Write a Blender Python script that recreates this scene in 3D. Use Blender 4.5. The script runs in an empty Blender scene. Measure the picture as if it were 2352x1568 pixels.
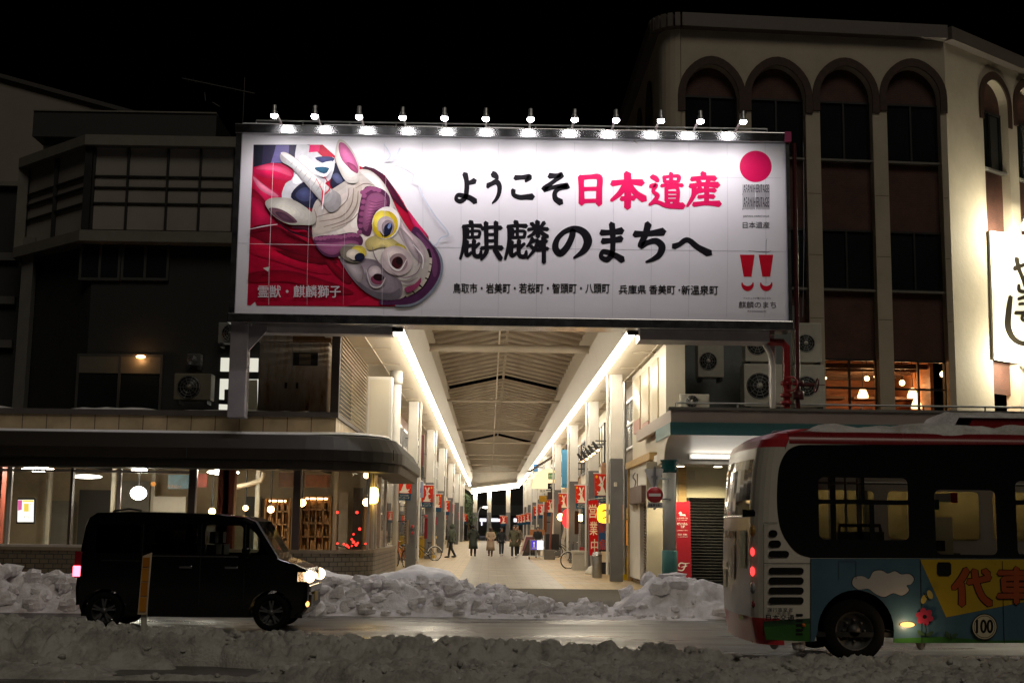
import bpy, math, random
from mathutils import Vector as V, Matrix, noise
from mathutils.geometry import tessellate_polygon
random.seed(7)
S = bpy.context.scene
COL = S.collection
# ---------------------------------------------------------------- camera
FP = 3000.0                      # focal length in pixels of a 2352 px wide picture
ROLL = .012
_cx, _cy = 1123-1176, 784-1209
_a = _cx*math.cos(ROLL)-_cy*math.sin(ROLL); _b = _cx*math.sin(ROLL)+_cy*math.cos(ROLL)
_n = math.sqrt(_a*_a+_b*_b+FP*FP)
YAW = math.asin(-_a/_n); TILT = math.asin(-_b/_n/math.cos(YAW))
CD = V((math.sin(YAW)*math.cos(TILT), math.cos(YAW)*math.cos(TILT), math.sin(TILT)))
_r0 = V((math.cos(YAW), -math.sin(YAW), 0)); _u0 = _r0.cross(CD)
CR = _r0*math.cos(ROLL)+_u0*math.sin(ROLL); CU = _u0*math.cos(ROLL)-_r0*math.sin(ROLL)
CAM = V((0, 0, 1.63))
cam = bpy.data.cameras.new('camera'); cam.sensor_width = 36; cam.lens = FP/2352*36
cam.clip_start = .1; cam.clip_end = 1500
co = bpy.data.objects.new('camera', cam); COL.objects.link(co); S.camera = co
M = Matrix((CR, CU, -CD)).transposed().to_4x4(); M.translation = CAM; co.matrix_world = M
# ---------------------------------------------------------------- night sky, glow of the street, exposure
W = bpy.data.worlds.new('World'); S.world = W; W.use_nodes = True
_bg = W.node_tree.nodes['Background']; _sk = W.node_tree.nodes.new('ShaderNodeTexSky')
_sk.sky_type = 'NISHITA'; _sk.sun_disc = False; _sk.sun_elevation = math.radians(-7); _sk.sun_rotation = math.radians(200)
W.node_tree.links.new(_sk.outputs[0], _bg.inputs[0]); _bg.inputs[1].default_value = .02
_sl = bpy.data.lights.new('night_glow', 'SUN'); _sl.energy = .38; _sl.angle = math.radians(25); _sl.color = (1, .89, .72)
_so = bpy.data.objects.new('night_glow', _sl); COL.objects.link(_so)
_so.rotation_euler = V((-.18, .66, -.70)).to_track_quat('-Z', 'Y').to_euler()
S.view_settings.view_transform = 'Standard'; S.view_settings.look = 'None'; S.view_settings.exposure = 0; S.view_settings.gamma = 1
S.render.engine = 'CYCLES'; S.cycles.use_denoising = True; S.cycles.max_bounces = 8; S.cycles.transparent_max_bounces = 16
S.cycles.sample_clamp_indirect = 4; S.cycles.caustics_reflective = False; S.cycles.caustics_refractive = False
# ---------------------------------------------------------------- helpers: places
def ray(px, py): return CR*((px-1176)/FP)+CU*((784-py)/FP)+CD
def at(px, py, Y):
    r = ray(px, py); return CAM+r*(Y/r.y)
def onx(px, py, X):
    r = ray(px, py); return CAM+r*(X/r.x)
def gnd(px, py, z=0):
    r = ray(px, py); return CAM+r*((z-CAM.z)/r.z)
class Plane:                     # an upright plane through two ground points; pixels of the photo land on it
    def __init__(s, x0, y0, x1, y1):
        s.o = V((x0, y0, 0)); s.u = V((x1-x0, y1-y0, 0)).normalized(); s.n = V((s.u.y, -s.u.x, 0))
        if s.n.dot(CAM-s.o) < 0: s.n = -s.n
    def hit(s, px, py, off=0):
        r = ray(px, py); t = (s.o-CAM).dot(s.n)/r.dot(s.n); return CAM+r*t+s.n*off
    def uz(s, u, z, off=0): return s.o+s.u*u+V((0, 0, z))+s.n*off
# ---------------------------------------------------------------- helpers: meshes
def crom(pts, n=5, closed=True):
    out = []; N = len(pts); D = len(pts[0])
    rng = range(N) if closed else range(N-1)
    for i in rng:
        g = lambda k: pts[k % N] if closed else pts[max(0, min(N-1, k))]
        p0, p1, p2, p3 = g(i-1), g(i), g(i+1), g(i+2)
        for j in range(n):
            t = j/n
            out.append(tuple(.5*(2*p1[d]+(p2[d]-p0[d])*t+(2*p0[d]-5*p1[d]+4*p2[d]-p3[d])*t*t+(3*p1[d]-p0[d]-3*p2[d]+p3[d])*t**3) for d in range(D)))
    if not closed: out.append(tuple(pts[-1]))
    return out
def ribbon(pts, n=6):            # (x, y, width) points -> outline of a brush stroke with round ends
    q = crom(pts, n, False) if len(pts) > 2 else [tuple(pts[0][k]+(pts[1][k]-pts[0][k])*t/4 for k in range(3)) for t in range(5)]
    L, R = [], []
    for i, p in enumerate(q):
        a, b = q[max(0, i-1)], q[min(len(q)-1, i+1)]
        dx, dy = b[0]-a[0], b[1]-a[1]; l = math.hypot(dx, dy) or 1; dx /= l; dy /= l
        w = p[2]/2
        if i == 0: L += [(p[0]-dx*w*.7-dy*w*.3, p[1]-dy*w*.7+dx*w*.3)]
        L.append((p[0]-dy*w, p[1]+dx*w)); R.append((p[0]+dy*w, p[1]-dx*w))
        if i == len(q)-1: L.append((p[0]+dx*w*.8, p[1]+dy*w*.8))
    return L, R
class MB:
    def __init__(s): s.v = []; s.f = []; s.mi = []; s.uv = {}; s.m = 0; s.sm = set()
    def add(s, vs, fs, smooth=False):
        b = len(s.v); s.v += [V(p) for p in vs]
        for f in fs:
            if smooth: s.sm.add(len(s.f))
            s.f.append([b+i for i in f]); s.mi.append(s.m)
        return s
    def box(s, x0, x1, y0, y1, z0, z1):
        x0, x1 = sorted((x0, x1)); y0, y1 = sorted((y0, y1)); z0, z1 = sorted((z0, z1))
        return s.add([(x0,y0,z0),(x1,y0,z0),(x1,y1,z0),(x0,y1,z0),(x0,y0,z1),(x1,y0,z1),(x1,y1,z1),(x0,y1,z1)],
                     [(3,2,1,0),(4,5,6,7),(0,1,5,4),(1,2,6,5),(2,3,7,6),(3,0,4,7)])
    def bar(s, p, q, w, h=None, up=(0, 0, 1)):
        p, q = V(p), V(q); h = h or w; d = (q-p).normalized(); a = d.cross(V(up))
        if a.length < 1e-3: a = d.cross(V((1, 0, 0)))
        a.normalize(); b = a.cross(d)
        c = [a*i*w/2+b*j*h/2 for i, j in ((-1,-1),(1,-1),(1,1),(-1,1))]
        return s.add([p+k for k in c]+[q+k for k in c], [(0,1,2,3),(7,6,5,4),(0,4,5,1),(1,5,6,2),(2,6,7,3),(3,7,4,0)])
    def tube(s, pts, r, n=8, cap=True):
        pts = [V(p) for p in pts]; N = len(pts); rs = r if isinstance(r, (list, tuple)) else [r]*N
        vs = []; ref = None
        for i, p in enumerate(pts):
            d = (pts[min(N-1, i+1)]-pts[max(0, i-1)]).normalized()
            if ref is None: ref = d.orthogonal().normalized()
            a = (ref-d*ref.dot(d)); a = a.normalized() if a.length > 1e-4 else d.orthogonal().normalized(); ref = a; b = d.cross(a)
            vs += [p+(a*math.cos(2*math.pi*k/n)+b*math.sin(2*math.pi*k/n))*rs[i] for k in range(n)]
        fs = [(i*n+k, i*n+(k+1) % n, (i+1)*n+(k+1) % n, (i+1)*n+k) for i in range(N-1) for k in range(n)]
        s.add(vs, fs, True)
        if cap: s.add(vs[:n], [tuple(range(n-1, -1, -1))]); s.add(vs[-n:], [tuple(range(n))])
        return s
    def lathe(s, prof, c=(0, 0, 0), n=16, ax='z', smooth=True, cap=True):
        vs = []
        for r, h in prof:
            for k in range(n):
                a = 2*math.pi*k/n; x, y = r*math.cos(a), r*math.sin(a)
                vs.append(V(c)+V({'z': (x, y, h), 'y': (x, h, y), 'x': (h, x, y)}[ax]))
        N = len(prof)
        return s.add(vs, [(i*n+k, i*n+(k+1) % n, (i+1)*n+(k+1) % n, (i+1)*n+k) for i in range(N-1) for k in range(n)]
                     + ([tuple(range(n-1, -1, -1)), tuple(range((N-1)*n, N*n))] if cap else []), smooth)
    def ball(s, c, r, n=10, sc=(1, 1, 1), smooth=True):
        prof = [(max(1e-4, math.sin(math.pi*i/(n//2+2)))*r, -math.cos(math.pi*i/(n//2+2))*r) for i in range(n//2+3)]
        b = len(s.v); s.lathe(prof, (0, 0, 0), n, 'z', smooth)
        for i in range(b, len(s.v)): s.v[i] = V((s.v[i].x*sc[0]+c[0], s.v[i].y*sc[1]+c[1], s.v[i].z*sc[2]+c[2]))
        return s
    def face(s, *loops):         # flat face, may be concave, with holes
        loops = [[V(p) for p in l] for l in loops]
        flat = [p for l in loops for p in l]
        return s.add(flat, tessellate_polygon(loops))
    def prism(s, vec, *loops):   # the same, given a thickness
        vec = V(vec); loops = [[V(p) for p in l] for l in loops]
        s.face(*loops); s.face(*[[p+vec for p in l] for l in loops])
        for l in loops:
            n = len(l); s.add(l+[p+vec for p in l], [(i, (i+1) % n, n+(i+1) % n, n+i) for i in range(n)])
        return s
    def wall(s, pts, z0, z1, th=None, smooth=False):  # a sheet along a ground line, with metres as UV
        d = 0; n = (th or 0)
        for (x0, y0), (x1, y1) in zip(pts, pts[1:]):
            l = math.hypot(x1-x0, y1-y0)
            s.add([(x0,y0,z0),(x1,y1,z0),(x1,y1,z1),(x0,y0,z1)], [(0,1,2,3)], smooth)
            s.uv[len(s.f)-1] = [(d, z0), (d+l, z0), (d+l, z1), (d, z1)]; d += l
        return s
    def grid(s, rows, smooth=True, closed=False):
        n = len(rows[0]); vs = [p for r in rows for p in r]; k = n if closed else n-1
        return s.add(vs, [(i*n+j, i*n+(j+1) % n, (i+1)*n+(j+1) % n, (i+1)*n+j) for i in range(len(rows)-1) for j in range(k)], smooth)
    def strokes(s, hit, strokes, off=0, n=6):
        for st in strokes:
            L, R = ribbon(st, n); k = len(R)
            l3 = [hit(x, y, off) for x, y in L]; r3 = [hit(x, y, off) for x, y in R]
            m = l3[1:-1]
            s.add(m+r3, [(i, i+1, k+i+1, k+i) for i in range(k-1)])
            s.add([l3[0], m[0], r3[0]], [(0,1,2)]); s.add([l3[-1], m[-1], r3[-1]], [(0,1,2)])
        return s
    def build(s, name, mats, parent=None, org=None, bevel=0, local=False):
        mats = mats if isinstance(mats, (list, tuple)) else [mats]
        o = V((0, 0, 0))
        if parent is not None and not local:
            q = parent
            while q is not None: o = o+q.location; q = q.parent
        elif parent is None:
            if org is None:
                mn = [min(p[i] for p in s.v) for i in range(3)]; mx = [max(p[i] for p in s.v) for i in range(3)]
                org = V(((mn[0]+mx[0])/2, (mn[1]+mx[1])/2, mn[2]))
            o = V(org)
        me = bpy.data.meshes.new(name); me.from_pydata([tuple(p-o) for p in s.v], [], s.f)
        for m in mats: me.materials.append(m)
        me.polygons.foreach_set('material_index', s.mi)
        if s.sm: me.polygons.foreach_set('use_smooth', [i in s.sm for i in range(len(s.f))])
        if s.uv:
            ul = me.uv_layers.new(name='UVMap')
            for fi, c in s.uv.items():
                for li, uv in zip(me.polygons[fi].loop_indices, c): ul.data[li].uv = uv
        me.update()
        ob = bpy.data.objects.new(name, me); COL.objects.link(ob)
        if parent is not None: ob.parent = parent
        else: ob.location = o
        if bevel:
            b = ob.modifiers.new('bevel', 'BEVEL'); b.width = bevel; b.segments = 2; b.limit_method = 'ANGLE'; b.angle_limit = .7
        return ob
def tag(o, label=None, cat=None, group=None, kind=None):
    if label: o['label'] = label
    if cat: o['category'] = cat
    if group: o['group'] = group
    if kind: o['kind'] = kind
    return o
def thing(name, label, cat, loc=(0, 0, 0), rz=0, group=None):
    o = bpy.data.objects.new(name, None); o.empty_display_size = .2; COL.objects.link(o)
    o.location = loc; o.rotation_euler = (0, 0, rz); return tag(o, label, cat, group)
def copy_tree(o, loc, rz, label, group=None):
    def rec(a, par):
        c = a.copy(); COL.objects.link(c); c.parent = par
        for ch in list(a.children): rec(ch, c)
        return c
    r = rec(o, None); r.location = loc; r.rotation_euler = (0, 0, rz); return tag(r, label, None, group)
def lamp(kind, loc, energy, color, parent, target=None, **k):
    l = bpy.data.lights.new('light', kind); l.energy = energy; l.color = color
    for a, v in k.items(): setattr(l, a, v)
    o = bpy.data.objects.new('light', l); COL.objects.link(o); o.parent = parent
    pl = V((0, 0, 0)); q = parent
    while q is not None: pl = pl+q.location; q = q.parent
    o.location = V(loc)-pl
    if target is not None: o.rotation_euler = (V(target)-V(loc)).to_track_quat('-Z', 'Y').to_euler()
    return o
# ---------------------------------------------------------------- helpers: materials
def _new(name):
    m = bpy.data.materials.new(name); m.use_nodes = True; nt = m.node_tree
    return m, nt, nt.nodes['Principled BSDF']
def mat(name, col, rough=.6, metal=0, var=.12, vs=2.5, bump=0, bs=25, stretch=None, emit=0, spec=.5, sub=0):
    m, nt, p = _new(name); N, L = nt.nodes, nt.links
    tc = N.new('ShaderNodeTexCoord'); mp = N.new('ShaderNodeMapping'); L.new(tc.outputs['Object'], mp.inputs[0])
    if stretch: mp.inputs['Scale'].default_value = stretch
    if var:
        nz = N.new('ShaderNodeTexNoise'); nz.inputs['Scale'].default_value = vs; nz.inputs['Detail'].default_value = 6; nz.inputs['Roughness'].default_value = .65
        L.new(mp.outputs[0], nz.inputs[0])
        mr = N.new('ShaderNodeMapRange'); mr.inputs[1].default_value = .25; mr.inputs[2].default_value = .75
        mr.inputs[3].default_value = 1-var; mr.inputs[4].default_value = 1+var; L.new(nz.outputs[0], mr.inputs[0])
        vm = N.new('ShaderNodeVectorMath'); vm.operation = 'SCALE'; vm.inputs[0].default_value = col; L.new(mr.outputs[0], vm.inputs['Scale'])
        L.new(vm.outputs[0], p.inputs['Base Color'])
        mr2 = N.new('ShaderNodeMapRange'); mr2.inputs[3].default_value = max(.02, rough-.08); mr2.inputs[4].default_value = min(1, rough+.08)
        L.new(nz.outputs[0], mr2.inputs[0]); L.new(mr2.outputs[0], p.inputs['Roughness'])
    else:
        p.inputs['Base Color'].default_value = (*col, 1); p.inputs['Roughness'].default_value = rough
    p.inputs['Metallic'].default_value = metal; p.inputs['Specular IOR Level'].default_value = spec
    if bump:
        b = N.new('ShaderNodeTexNoise'); b.inputs['Scale'].default_value = bs; b.inputs['Detail'].default_value = 5; L.new(mp.outputs[0], b.inputs[0])
        bm = N.new('ShaderNodeBump'); bm.inputs['Strength'].default_value = bump; bm.inputs['Distance'].default_value = .02
        L.new(b.outputs[0], bm.inputs['Height']); L.new(bm.outputs[0], p.inputs['Normal'])
    if emit: p.inputs['Emission Color'].default_value = (*col, 1); p.inputs['Emission Strength'].default_value = emit
    return m
def tiles(name, c1, c2, mortar, bw, bh, ms=.01, rough=.5, uv=True, off=.5, bump=.4, dirt=.25, rot=None):
    m, nt, p = _new(name); N, L = nt.nodes, nt.links
    tc = N.new('ShaderNodeTexCoord'); b = N.new('ShaderNodeTexBrick'); b.offset = off
    mp = N.new('ShaderNodeMapping'); L.new(tc.outputs['UV' if uv else 'Object'], mp.inputs[0])
    if rot: mp.inputs['Rotation'].default_value = rot
    L.new(mp.outputs[0], b.inputs['Vector'])
    for k, c in (('Color1', c1), ('Color2', c2), ('Mortar', mortar)): b.inputs[k].default_value = (*c, 1)
    b.inputs['Scale'].default_value = 1; b.inputs['Brick Width'].default_value = bw; b.inputs['Row Height'].default_value = bh
    b.inputs['Mortar Size'].default_value = ms; b.inputs['Mortar Smooth'].default_value = .2; b.inputs['Bias'].default_value = 0
    nz = N.new('ShaderNodeTexNoise'); nz.inputs['Scale'].default_value = 1.7; nz.inputs['Detail'].default_value = 7; L.new(tc.outputs['Object'], nz.inputs[0])
    mr = N.new('ShaderNodeMapRange'); mr.inputs[1].default_value = .3; mr.inputs[2].default_value = .7; mr.inputs[3].default_value = 1-dirt; mr.inputs[4].default_value = 1+dirt*.6
    L.new(nz.outputs[0], mr.inputs[0])
    vm = N.new('ShaderNodeVectorMath'); vm.operation = 'SCALE'; L.new(b.outputs[0], vm.inputs[0]); L.new(mr.outputs[0], vm.inputs['Scale'])
    L.new(vm.outputs[0], p.inputs['Base Color']); p.inputs['Roughness'].default_value = rough
    bm = N.new('ShaderNodeBump'); bm.inputs['Strength'].default_value = bump; bm.inputs['Distance'].default_value = .01; bm.invert = True
    L.new(b.outputs['Fac'], bm.inputs['Height']); L.new(bm.outputs[0], p.inputs['Normal'])
    return m
def glass(name, tint=(.8, .85, .85), refl=1.0, rough=.01):
    m, nt, p = _new(name); N, L = nt.nodes, nt.links; N.remove(p)
    t = N.new('ShaderNodeBsdfTransparent'); t.inputs[0].default_value = (*tint, 1)
    g = N.new('ShaderNodeBsdfGlossy'); g.inputs['Roughness'].default_value = rough; g.inputs[0].default_value = (refl, refl, refl, 1)
    fr = N.new('ShaderNodeFresnel'); fr.inputs[0].default_value = 1.5
    mx = N.new('ShaderNodeMixShader'); L.new(fr.outputs[0], mx.inputs[0]); L.new(t.outputs[0], mx.inputs[1]); L.new(g.outputs[0], mx.inputs[2])
    L.new(mx.outputs[0], N['Material Output'].inputs[0]); return m
def glow(name, col, s):
    m, nt, p = _new(name); N, L = nt.nodes, nt.links; N.remove(p)
    e = N.new('ShaderNodeEmission'); e.inputs[0].default_value = (*col, 1); e.inputs[1].default_value = s
    L.new(e.outputs[0], N['Material Output'].inputs[0]); return m
_fl = {}
def flat(r, g, b, rough=.45, var=.05):    # a printed colour, given as it is in the print
    k = (r, g, b, rough, var)
    if k not in _fl:
        lin = tuple((c/255/12.92 if c < 10 else ((c/255+.055)/1.055)**2.4) for c in (r, g, b))
        _fl[k] = mat('print_%d_%d_%d' % (r, g, b), lin, rough, var=var, vs=6 if var < .1 else 3.2, spec=.18)
    return _fl[k]
# ---------------------------------------------------------------- helpers: lettering
_tc = {}
def glyphs(body, bold=0.0):
    if (body, bold) not in _tc:
        cu = bpy.data.curves.new('lettering', 'FONT'); cu.body = body; cu.size = 1; cu.offset = bold; cu.resolution_u = 3
        ob = bpy.data.objects.new('lettering', cu); COL.objects.link(ob)
        dg = bpy.context.evaluated_depsgraph_get(); me = ob.evaluated_get(dg).to_mesh()
        vs = [(v.co.x, v.co.y) for v in me.vertices]; fs = [tuple(p.vertices) for p in me.polygons]
        bpy.data.objects.remove(ob); bpy.data.curves.remove(cu)
        x0 = min(v[0] for v in vs); x1 = max(v[0] for v in vs); y0 = min(v[1] for v in vs); y1 = max(v[1] for v in vs)
        _tc[(body, bold)] = ([((x-x0)/(x1-x0), (y1-y)/(y1-y0)) for x, y in vs], fs)
    return _tc[(body, bold)]
def letter(mb, hit, body, x0, y0, x1, y1, off=.003, bold=0.0, slant=0):
    vs, fs = glyphs(body)
    for i, (a, b) in enumerate(((0, 0), (-1, 0), (1, 0), (0, .8), (0, -.8)) if bold else ((0, 0),)):   # a heavier face: the glyphs laid side by side
        d = bold*(y1-y0)*1.3
        mb.add([hit(x0+(x1-x0)*u+slant*(1-v)*(y1-y0)+a*d, y0+(y1-y0)*v+b*d, off+.00012*i) for u, v in vs], fs)
class Art:                       # flat printed layers on a surface, one mesh with one slot per colour
    def __init__(s, hit, off=.004, step=.00012): s.hit = hit; s.off = off; s.step = step; s.mb = MB(); s.mats = []; s.clip = None
    def use(s, m):
        if m not in s.mats: s.mats.append(m)
        s.mb.m = s.mats.index(m); s.off += s.step
    def poly(s, m, pts, smooth=0):
        s.use(m); pts = crom(pts, smooth) if smooth else pts
        if s.clip: pts = [s.clip(x, y) for x, y in pts]
        s.mb.face([s.hit(x, y, s.off) for x, y in pts])
    def ell(s, m, cx, cy, rx, ry, rot=0, n=24):
        c, d = math.cos(rot), math.sin(rot)
        s.poly(m, [(cx+rx*math.cos(t)*c-ry*math.sin(t)*d, cy+rx*math.cos(t)*d+ry*math.sin(t)*c) for t in (2*math.pi*k/n for k in range(n))])
    def line(s, m, pts, w):
        s.use(m); s.mb.strokes(s.hit, [[(*p, w) if len(p) == 2 else p for p in pts]], s.off)
    def text(s, m, body, x0, y0, x1, y1, bold=0, slant=0):
        s.use(m); letter(s.mb, s.hit, body, x0, y0, x1, y1, s.off, bold, slant)
    def build(s, name, parent=None): return s.mb.build(name, s.mats, parent)
# ================================================================ shared materials
WHITE = mat('white_paint', (.74, .72, .68), .5, var=.08); CREAM = mat('cream_paint', (.62, .57, .46), .65, var=.14, bump=.15)
GREYP = mat('grey_pillar_paint', (.13, .13, .135), .5, var=.12); STEEL = mat('stainless_steel', (.55, .55, .57), .22, 1, var=.1, vs=5)
DARKM = mat('dark_metal', (.03, .03, .03), .45, .4); BLACK = mat('black_plastic', (.012, .012, .013), .4); RUBBER = mat('tyre_rubber', (.006, .006, .006), .9, bump=.3, spec=.1)
BROWNM = mat('brown_metal_hood', (.018, .014, .010), .5, 0, var=.2, spec=.25); WOOD = mat('tan_wood', (.42, .27, .10), .55, var=.3, vs=2, stretch=(1, 1, 12))
RED = mat('red_paint', (.42, .02, .025), .4, var=.15); CLEAR = glass('window_glass'); DARKGL = mat('dark_window_glass', (.012, .015, .016), .06, var=.3, vs=.8, spec=.6)
CHROME = mat('chrome', (.7, .7, .7), .12, 1, var=.05); GALV = mat('galvanised_steel', (.42, .43, .44), .38, .9, var=.2, vs=6)
LAV = mat('grey_steel_paint', (.28, .26, .285), .5, var=.15, vs=3); WARM = glow('warm_lamp', (1, .62, .25), 14); COOL = glow('white_lamp', (1, .96, .88), 22)
SNOWM = None
def snow_mat(name='dirty_snow', lo=(.42, .395, .365), hi=(.80, .785, .785)):
    m, nt, p = _new(name); N, L = nt.nodes, nt.links
    tc = N.new('ShaderNodeTexCoord'); nz = N.new('ShaderNodeTexNoise'); nz.inputs['Scale'].default_value = 2.2; nz.inputs['Detail'].default_value = 9; nz.inputs['Roughness'].default_value = .75
    L.new(tc.outputs['Object'], nz.inputs[0]); cr = N.new('ShaderNodeValToRGB'); L.new(nz.outputs[0], cr.inputs[0])
    cr.color_ramp.elements[0].position = .32; cr.color_ramp.elements[0].color = (*lo, 1)
    cr.color_ramp.elements[1].position = .56; cr.color_ramp.elements[1].color = (*hi, 1)
    L.new(cr.outputs[0], p.inputs['Base Color']); p.inputs['Roughness'].default_value = .75; p.inputs['Specular IOR Level'].default_value = .35
    b1 = N.new('ShaderNodeTexNoise'); b1.inputs['Scale'].default_value = 30; b1.inputs['Detail'].default_value = 8; L.new(tc.outputs['Object'], b1.inputs[0])
    bm = N.new('ShaderNodeBump'); bm.inputs['Strength'].default_value = .75; bm.inputs['Distance'].default_value = .03; L.new(b1.outputs[0], bm.inputs['Height']); L.new(bm.outputs[0], p.inputs['Normal'])
    return m
SNOWM = snow_mat(); SNOWF = snow_mat('ploughed_snow', (.58, .54, .54), (.88, .86, .88)); NEARS = snow_mat('street_snow', (.24, .235, .215), (.55, .54, .51)); CLEANSNOW = mat('fresh_snow', (.75, .75, .77), .7, var=.08, vs=4, bump=.5, bs=14)  # ploughed tone includes the billboard's cool light; street tone mixes dirt with weaker light
# ================================================================ ground
def wet_road():
    m, nt, p = _new('wet_asphalt'); N, L = nt.nodes, nt.links
    tc = N.new('ShaderNodeTexCoord'); mp = N.new('ShaderNodeMapping'); mp.inputs['Scale'].default_value = (.25, 1.3, 1); L.new(tc.outputs['Object'], mp.inputs[0])
    nz = N.new('ShaderNodeTexNoise'); nz.inputs['Scale'].default_value = 1; nz.inputs['Detail'].default_value = 7; L.new(mp.outputs[0], nz.inputs[0])
    cr = N.new('ShaderNodeValToRGB'); L.new(nz.outputs[0], cr.inputs[0])
    cr.color_ramp.elements[0].position = .35; cr.color_ramp.elements[0].color = (.045, .042, .040, 1)
    cr.color_ramp.elements[1].position = .70; cr.color_ramp.elements[1].color = (.12, .108, .10, 1)
    L.new(cr.outputs[0], p.inputs['Base Color'])
    mr = N.new('ShaderNodeMapRange'); mr.inputs[1].default_value = .3; mr.inputs[2].default_value = .7; mr.inputs[3].default_value = .13; mr.inputs[4].default_value = .55; L.new(nz.outputs[0], mr.inputs[0]); L.new(mr.outputs[0], p.inputs['Roughness'])
    g = N.new('ShaderNodeTexNoise'); g.inputs['Scale'].default_value = 60; g.inputs['Detail'].default_value = 4; L.new(tc.outputs['Object'], g.inputs[0])
    bm = N.new('ShaderNodeBump'); bm.inputs['Strength'].default_value = .35; bm.inputs['Distance'].default_value = .01; L.new(g.outputs[0], bm.inputs['Height']); L.new(bm.outputs[0], p.inputs['Normal'])
    return m
ROADM = wet_road()
tag(MB().add([(-250, -30, 0), (250, -30, 0), (250, 600, 0), (-250, 600, 0)], [(0, 1, 2, 3)]).build('road', ROADM), kind='structure')
PAVT = tiles('tan_paving', (.48, .35, .19), (.41, .31, .175), (.2, .15, .1), .6, .3, .012, .5, uv=False, bump=.3, dirt=.3)
PAVG = tiles('grey_paving', (.27, .23, .185), (.23, .20, .165), (.14, .12, .10), .6, .6, .012, .42, uv=False, bump=.3, dirt=.3)
PAVW = tiles('pavement_slabs', (.16, .15, .14), (.13, .125, .12), (.07, .07, .07), .3, .3, .01, .6, uv=False)
def sheet(name, m, x0, x1, y0, y1, z): return tag(MB().add([(x0, y0, z), (x1, y0, z), (x1, y1, z), (x0, y1, z)], [(0, 1, 2, 3)]).build(name, m), kind='structure')
sheet('crossing', mat('dry_asphalt', (.062, .056, .05), .8, var=.25, bump=.4, bs=60, spec=.15), -2.75, 4.45, 26.2, 35.6, .004); sheet('arcade_paving', PAVT, -4.6, 6.4, 35.6, 156, .004); sheet('arcade_path', PAVG, -.9, 2.1, 35.7, 156, .008)
WSTRIP = mat('worn_white_paint', (.38, .34, .28), .5, var=.35, vs=1.2)
mb = MB()
for y, x0, x1 in ((39.0, 2.2, 4.4), (44.5, .2, 3.9), (51, -.2, 3.8), (60, 1.6, 3.6), (76, -3, -1.6)):
    mb.add([(x0, y, .012), (x1, y, .012), (x1, y+.45, .012), (x0, y+.45, .012)], [(0, 1, 2, 3)])
tag(mb.build('arcade_paving_bands', WSTRIP), kind='structure')
for x0, x1 in ((-60, -2.75), (4.45, 60)):
    tag(MB().box(x0, x1, 27.6, 33.4, .002, .13).build('sidewalk', PAVW, bevel=.02), kind='structure')
# ================================================================ snow
def fbm(x, y, s=1.0, o=4):
    return noise.fractal(V((x*s, y*s, 3.7)), .9, 2.1, o)
def heap(name, label, x0, x1, y0, y1, hf, nx, ny, lump=.1, ls=2.2, kind=None, seed=0, m=None, clods=0, cs=1.0):
    rows = []
    for j in range(ny+1):
        r = []
        for i in range(nx+1):
            x = x0+(x1-x0)*i/nx; y = y0+(y1-y0)*j/ny
            h = hf(x, y)
            if h > -.05:
                c = 0
                for s, a in ((ls, 1), (ls*2.1, .55), (ls*4.6, .3)):      # rounded clods
                    d = noise.voronoi(V((x*s+seed, y*s, seed*.37)))[0]
                    c += a*(math.sqrt(max(0, .42-d[0]*d[0]))-.36)
                k = max(0, min(1, h/.25))
                h = h+lump*c*k*2+.05*fbm(x+seed, y, 1.3)*k
            r.append((x, y, h))
        rows.append(r)
    mb = MB().grid(rows); rnd = random.Random(seed+5); k = 0
    while k < clods:               # loose broken clods lying on the heap
        x = rnd.uniform(x0, x1); y = rnd.uniform(y0, y1); h = hf(x, y)
        if h < .02: k += .02; continue
        r = rnd.choice((.04, .05, .06, .08, .11, .15, .19) if cs > .6 else (.03, .04, .05, .07, .09))*(cs); b = len(mb.v); mb.ball((0, 0, 0), r, 8, smooth=r < .05 or cs < .5); sd = rnd.uniform(0, 99)
        sx, sy, sz = rnd.uniform(.8, 1.4), rnd.uniform(.8, 1.2), rnd.uniform(.6, 1.0)
        for i in range(b, len(mb.v)):
            v = mb.v[i]; q = 1+.55*noise.noise(v/r*1.1+V((sd, 0, 0)))+.3*noise.noise(v/r*2.9+V((0, sd, 0))); mb.v[i] = V((v.x*q*sx+x, v.y*q*sy+y, v.z*q*sz+h+r*.35))
        k += 1
    o = mb.build(name, m or SNOWM, org=((x0+x1)/2, (y0+y1)/2, 0))
    return tag(o, label, 'snow bank', 'ploughed snow along the road')
def bump1(t, a, b, e=.25):   # 0 outside a..b, 1 inside, eased over e
    f = lambda u: max(0, min(1, u))**2*(3-2*max(0, min(1, u)))
    return f((t-a)/e)*f((b-t)/e)
def lerp(x, tab):
    for (a, p), (b, q) in zip(tab, tab[1:]):
        if x <= b: return p+(q-p)*max(0, (x-a))/(b-a)
    return tab[-1][1]
def near_bank(x, y):
    bk = lerp(x, ((-8, 17.6), (-2.5, 17.2), (1.5, 16.5), (3, 16.05), (9, 16.0)))
    back = lerp(x, ((-8, .52), (-5, .43), (-3.4, .34), (0, .29), (2.4, .29), (3.4, .33), (9, .30)))*bump1(y, 14.95, bk, .75)
    fb = lerp(x, ((-8, 14.05), (-2.2, 13.95), (-1.2, 13.2), (3, 12.6), (9, 12.6)))
    front = lerp(x, ((-8, .12), (-2.5, .14), (-1.4, .20), (1, .20), (9, .18)))*bump1(y, fb, 14.95, .3)
    hole = bump1(x+.25*math.sin(y*9), -3.85, -2.75, .25)*bump1(y, 15.02, 15.6, .16)
    low = bump1(x, -4.4, -2.2, .5)*bump1(y, 14.1, 15.3, .2)
    mid = .07*bump1(y, fb, bk-.1, .3)
    return max(back, front*(1-.93*low), mid*(1-.93*low))*(1-hole)-.03-.10*hole
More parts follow.
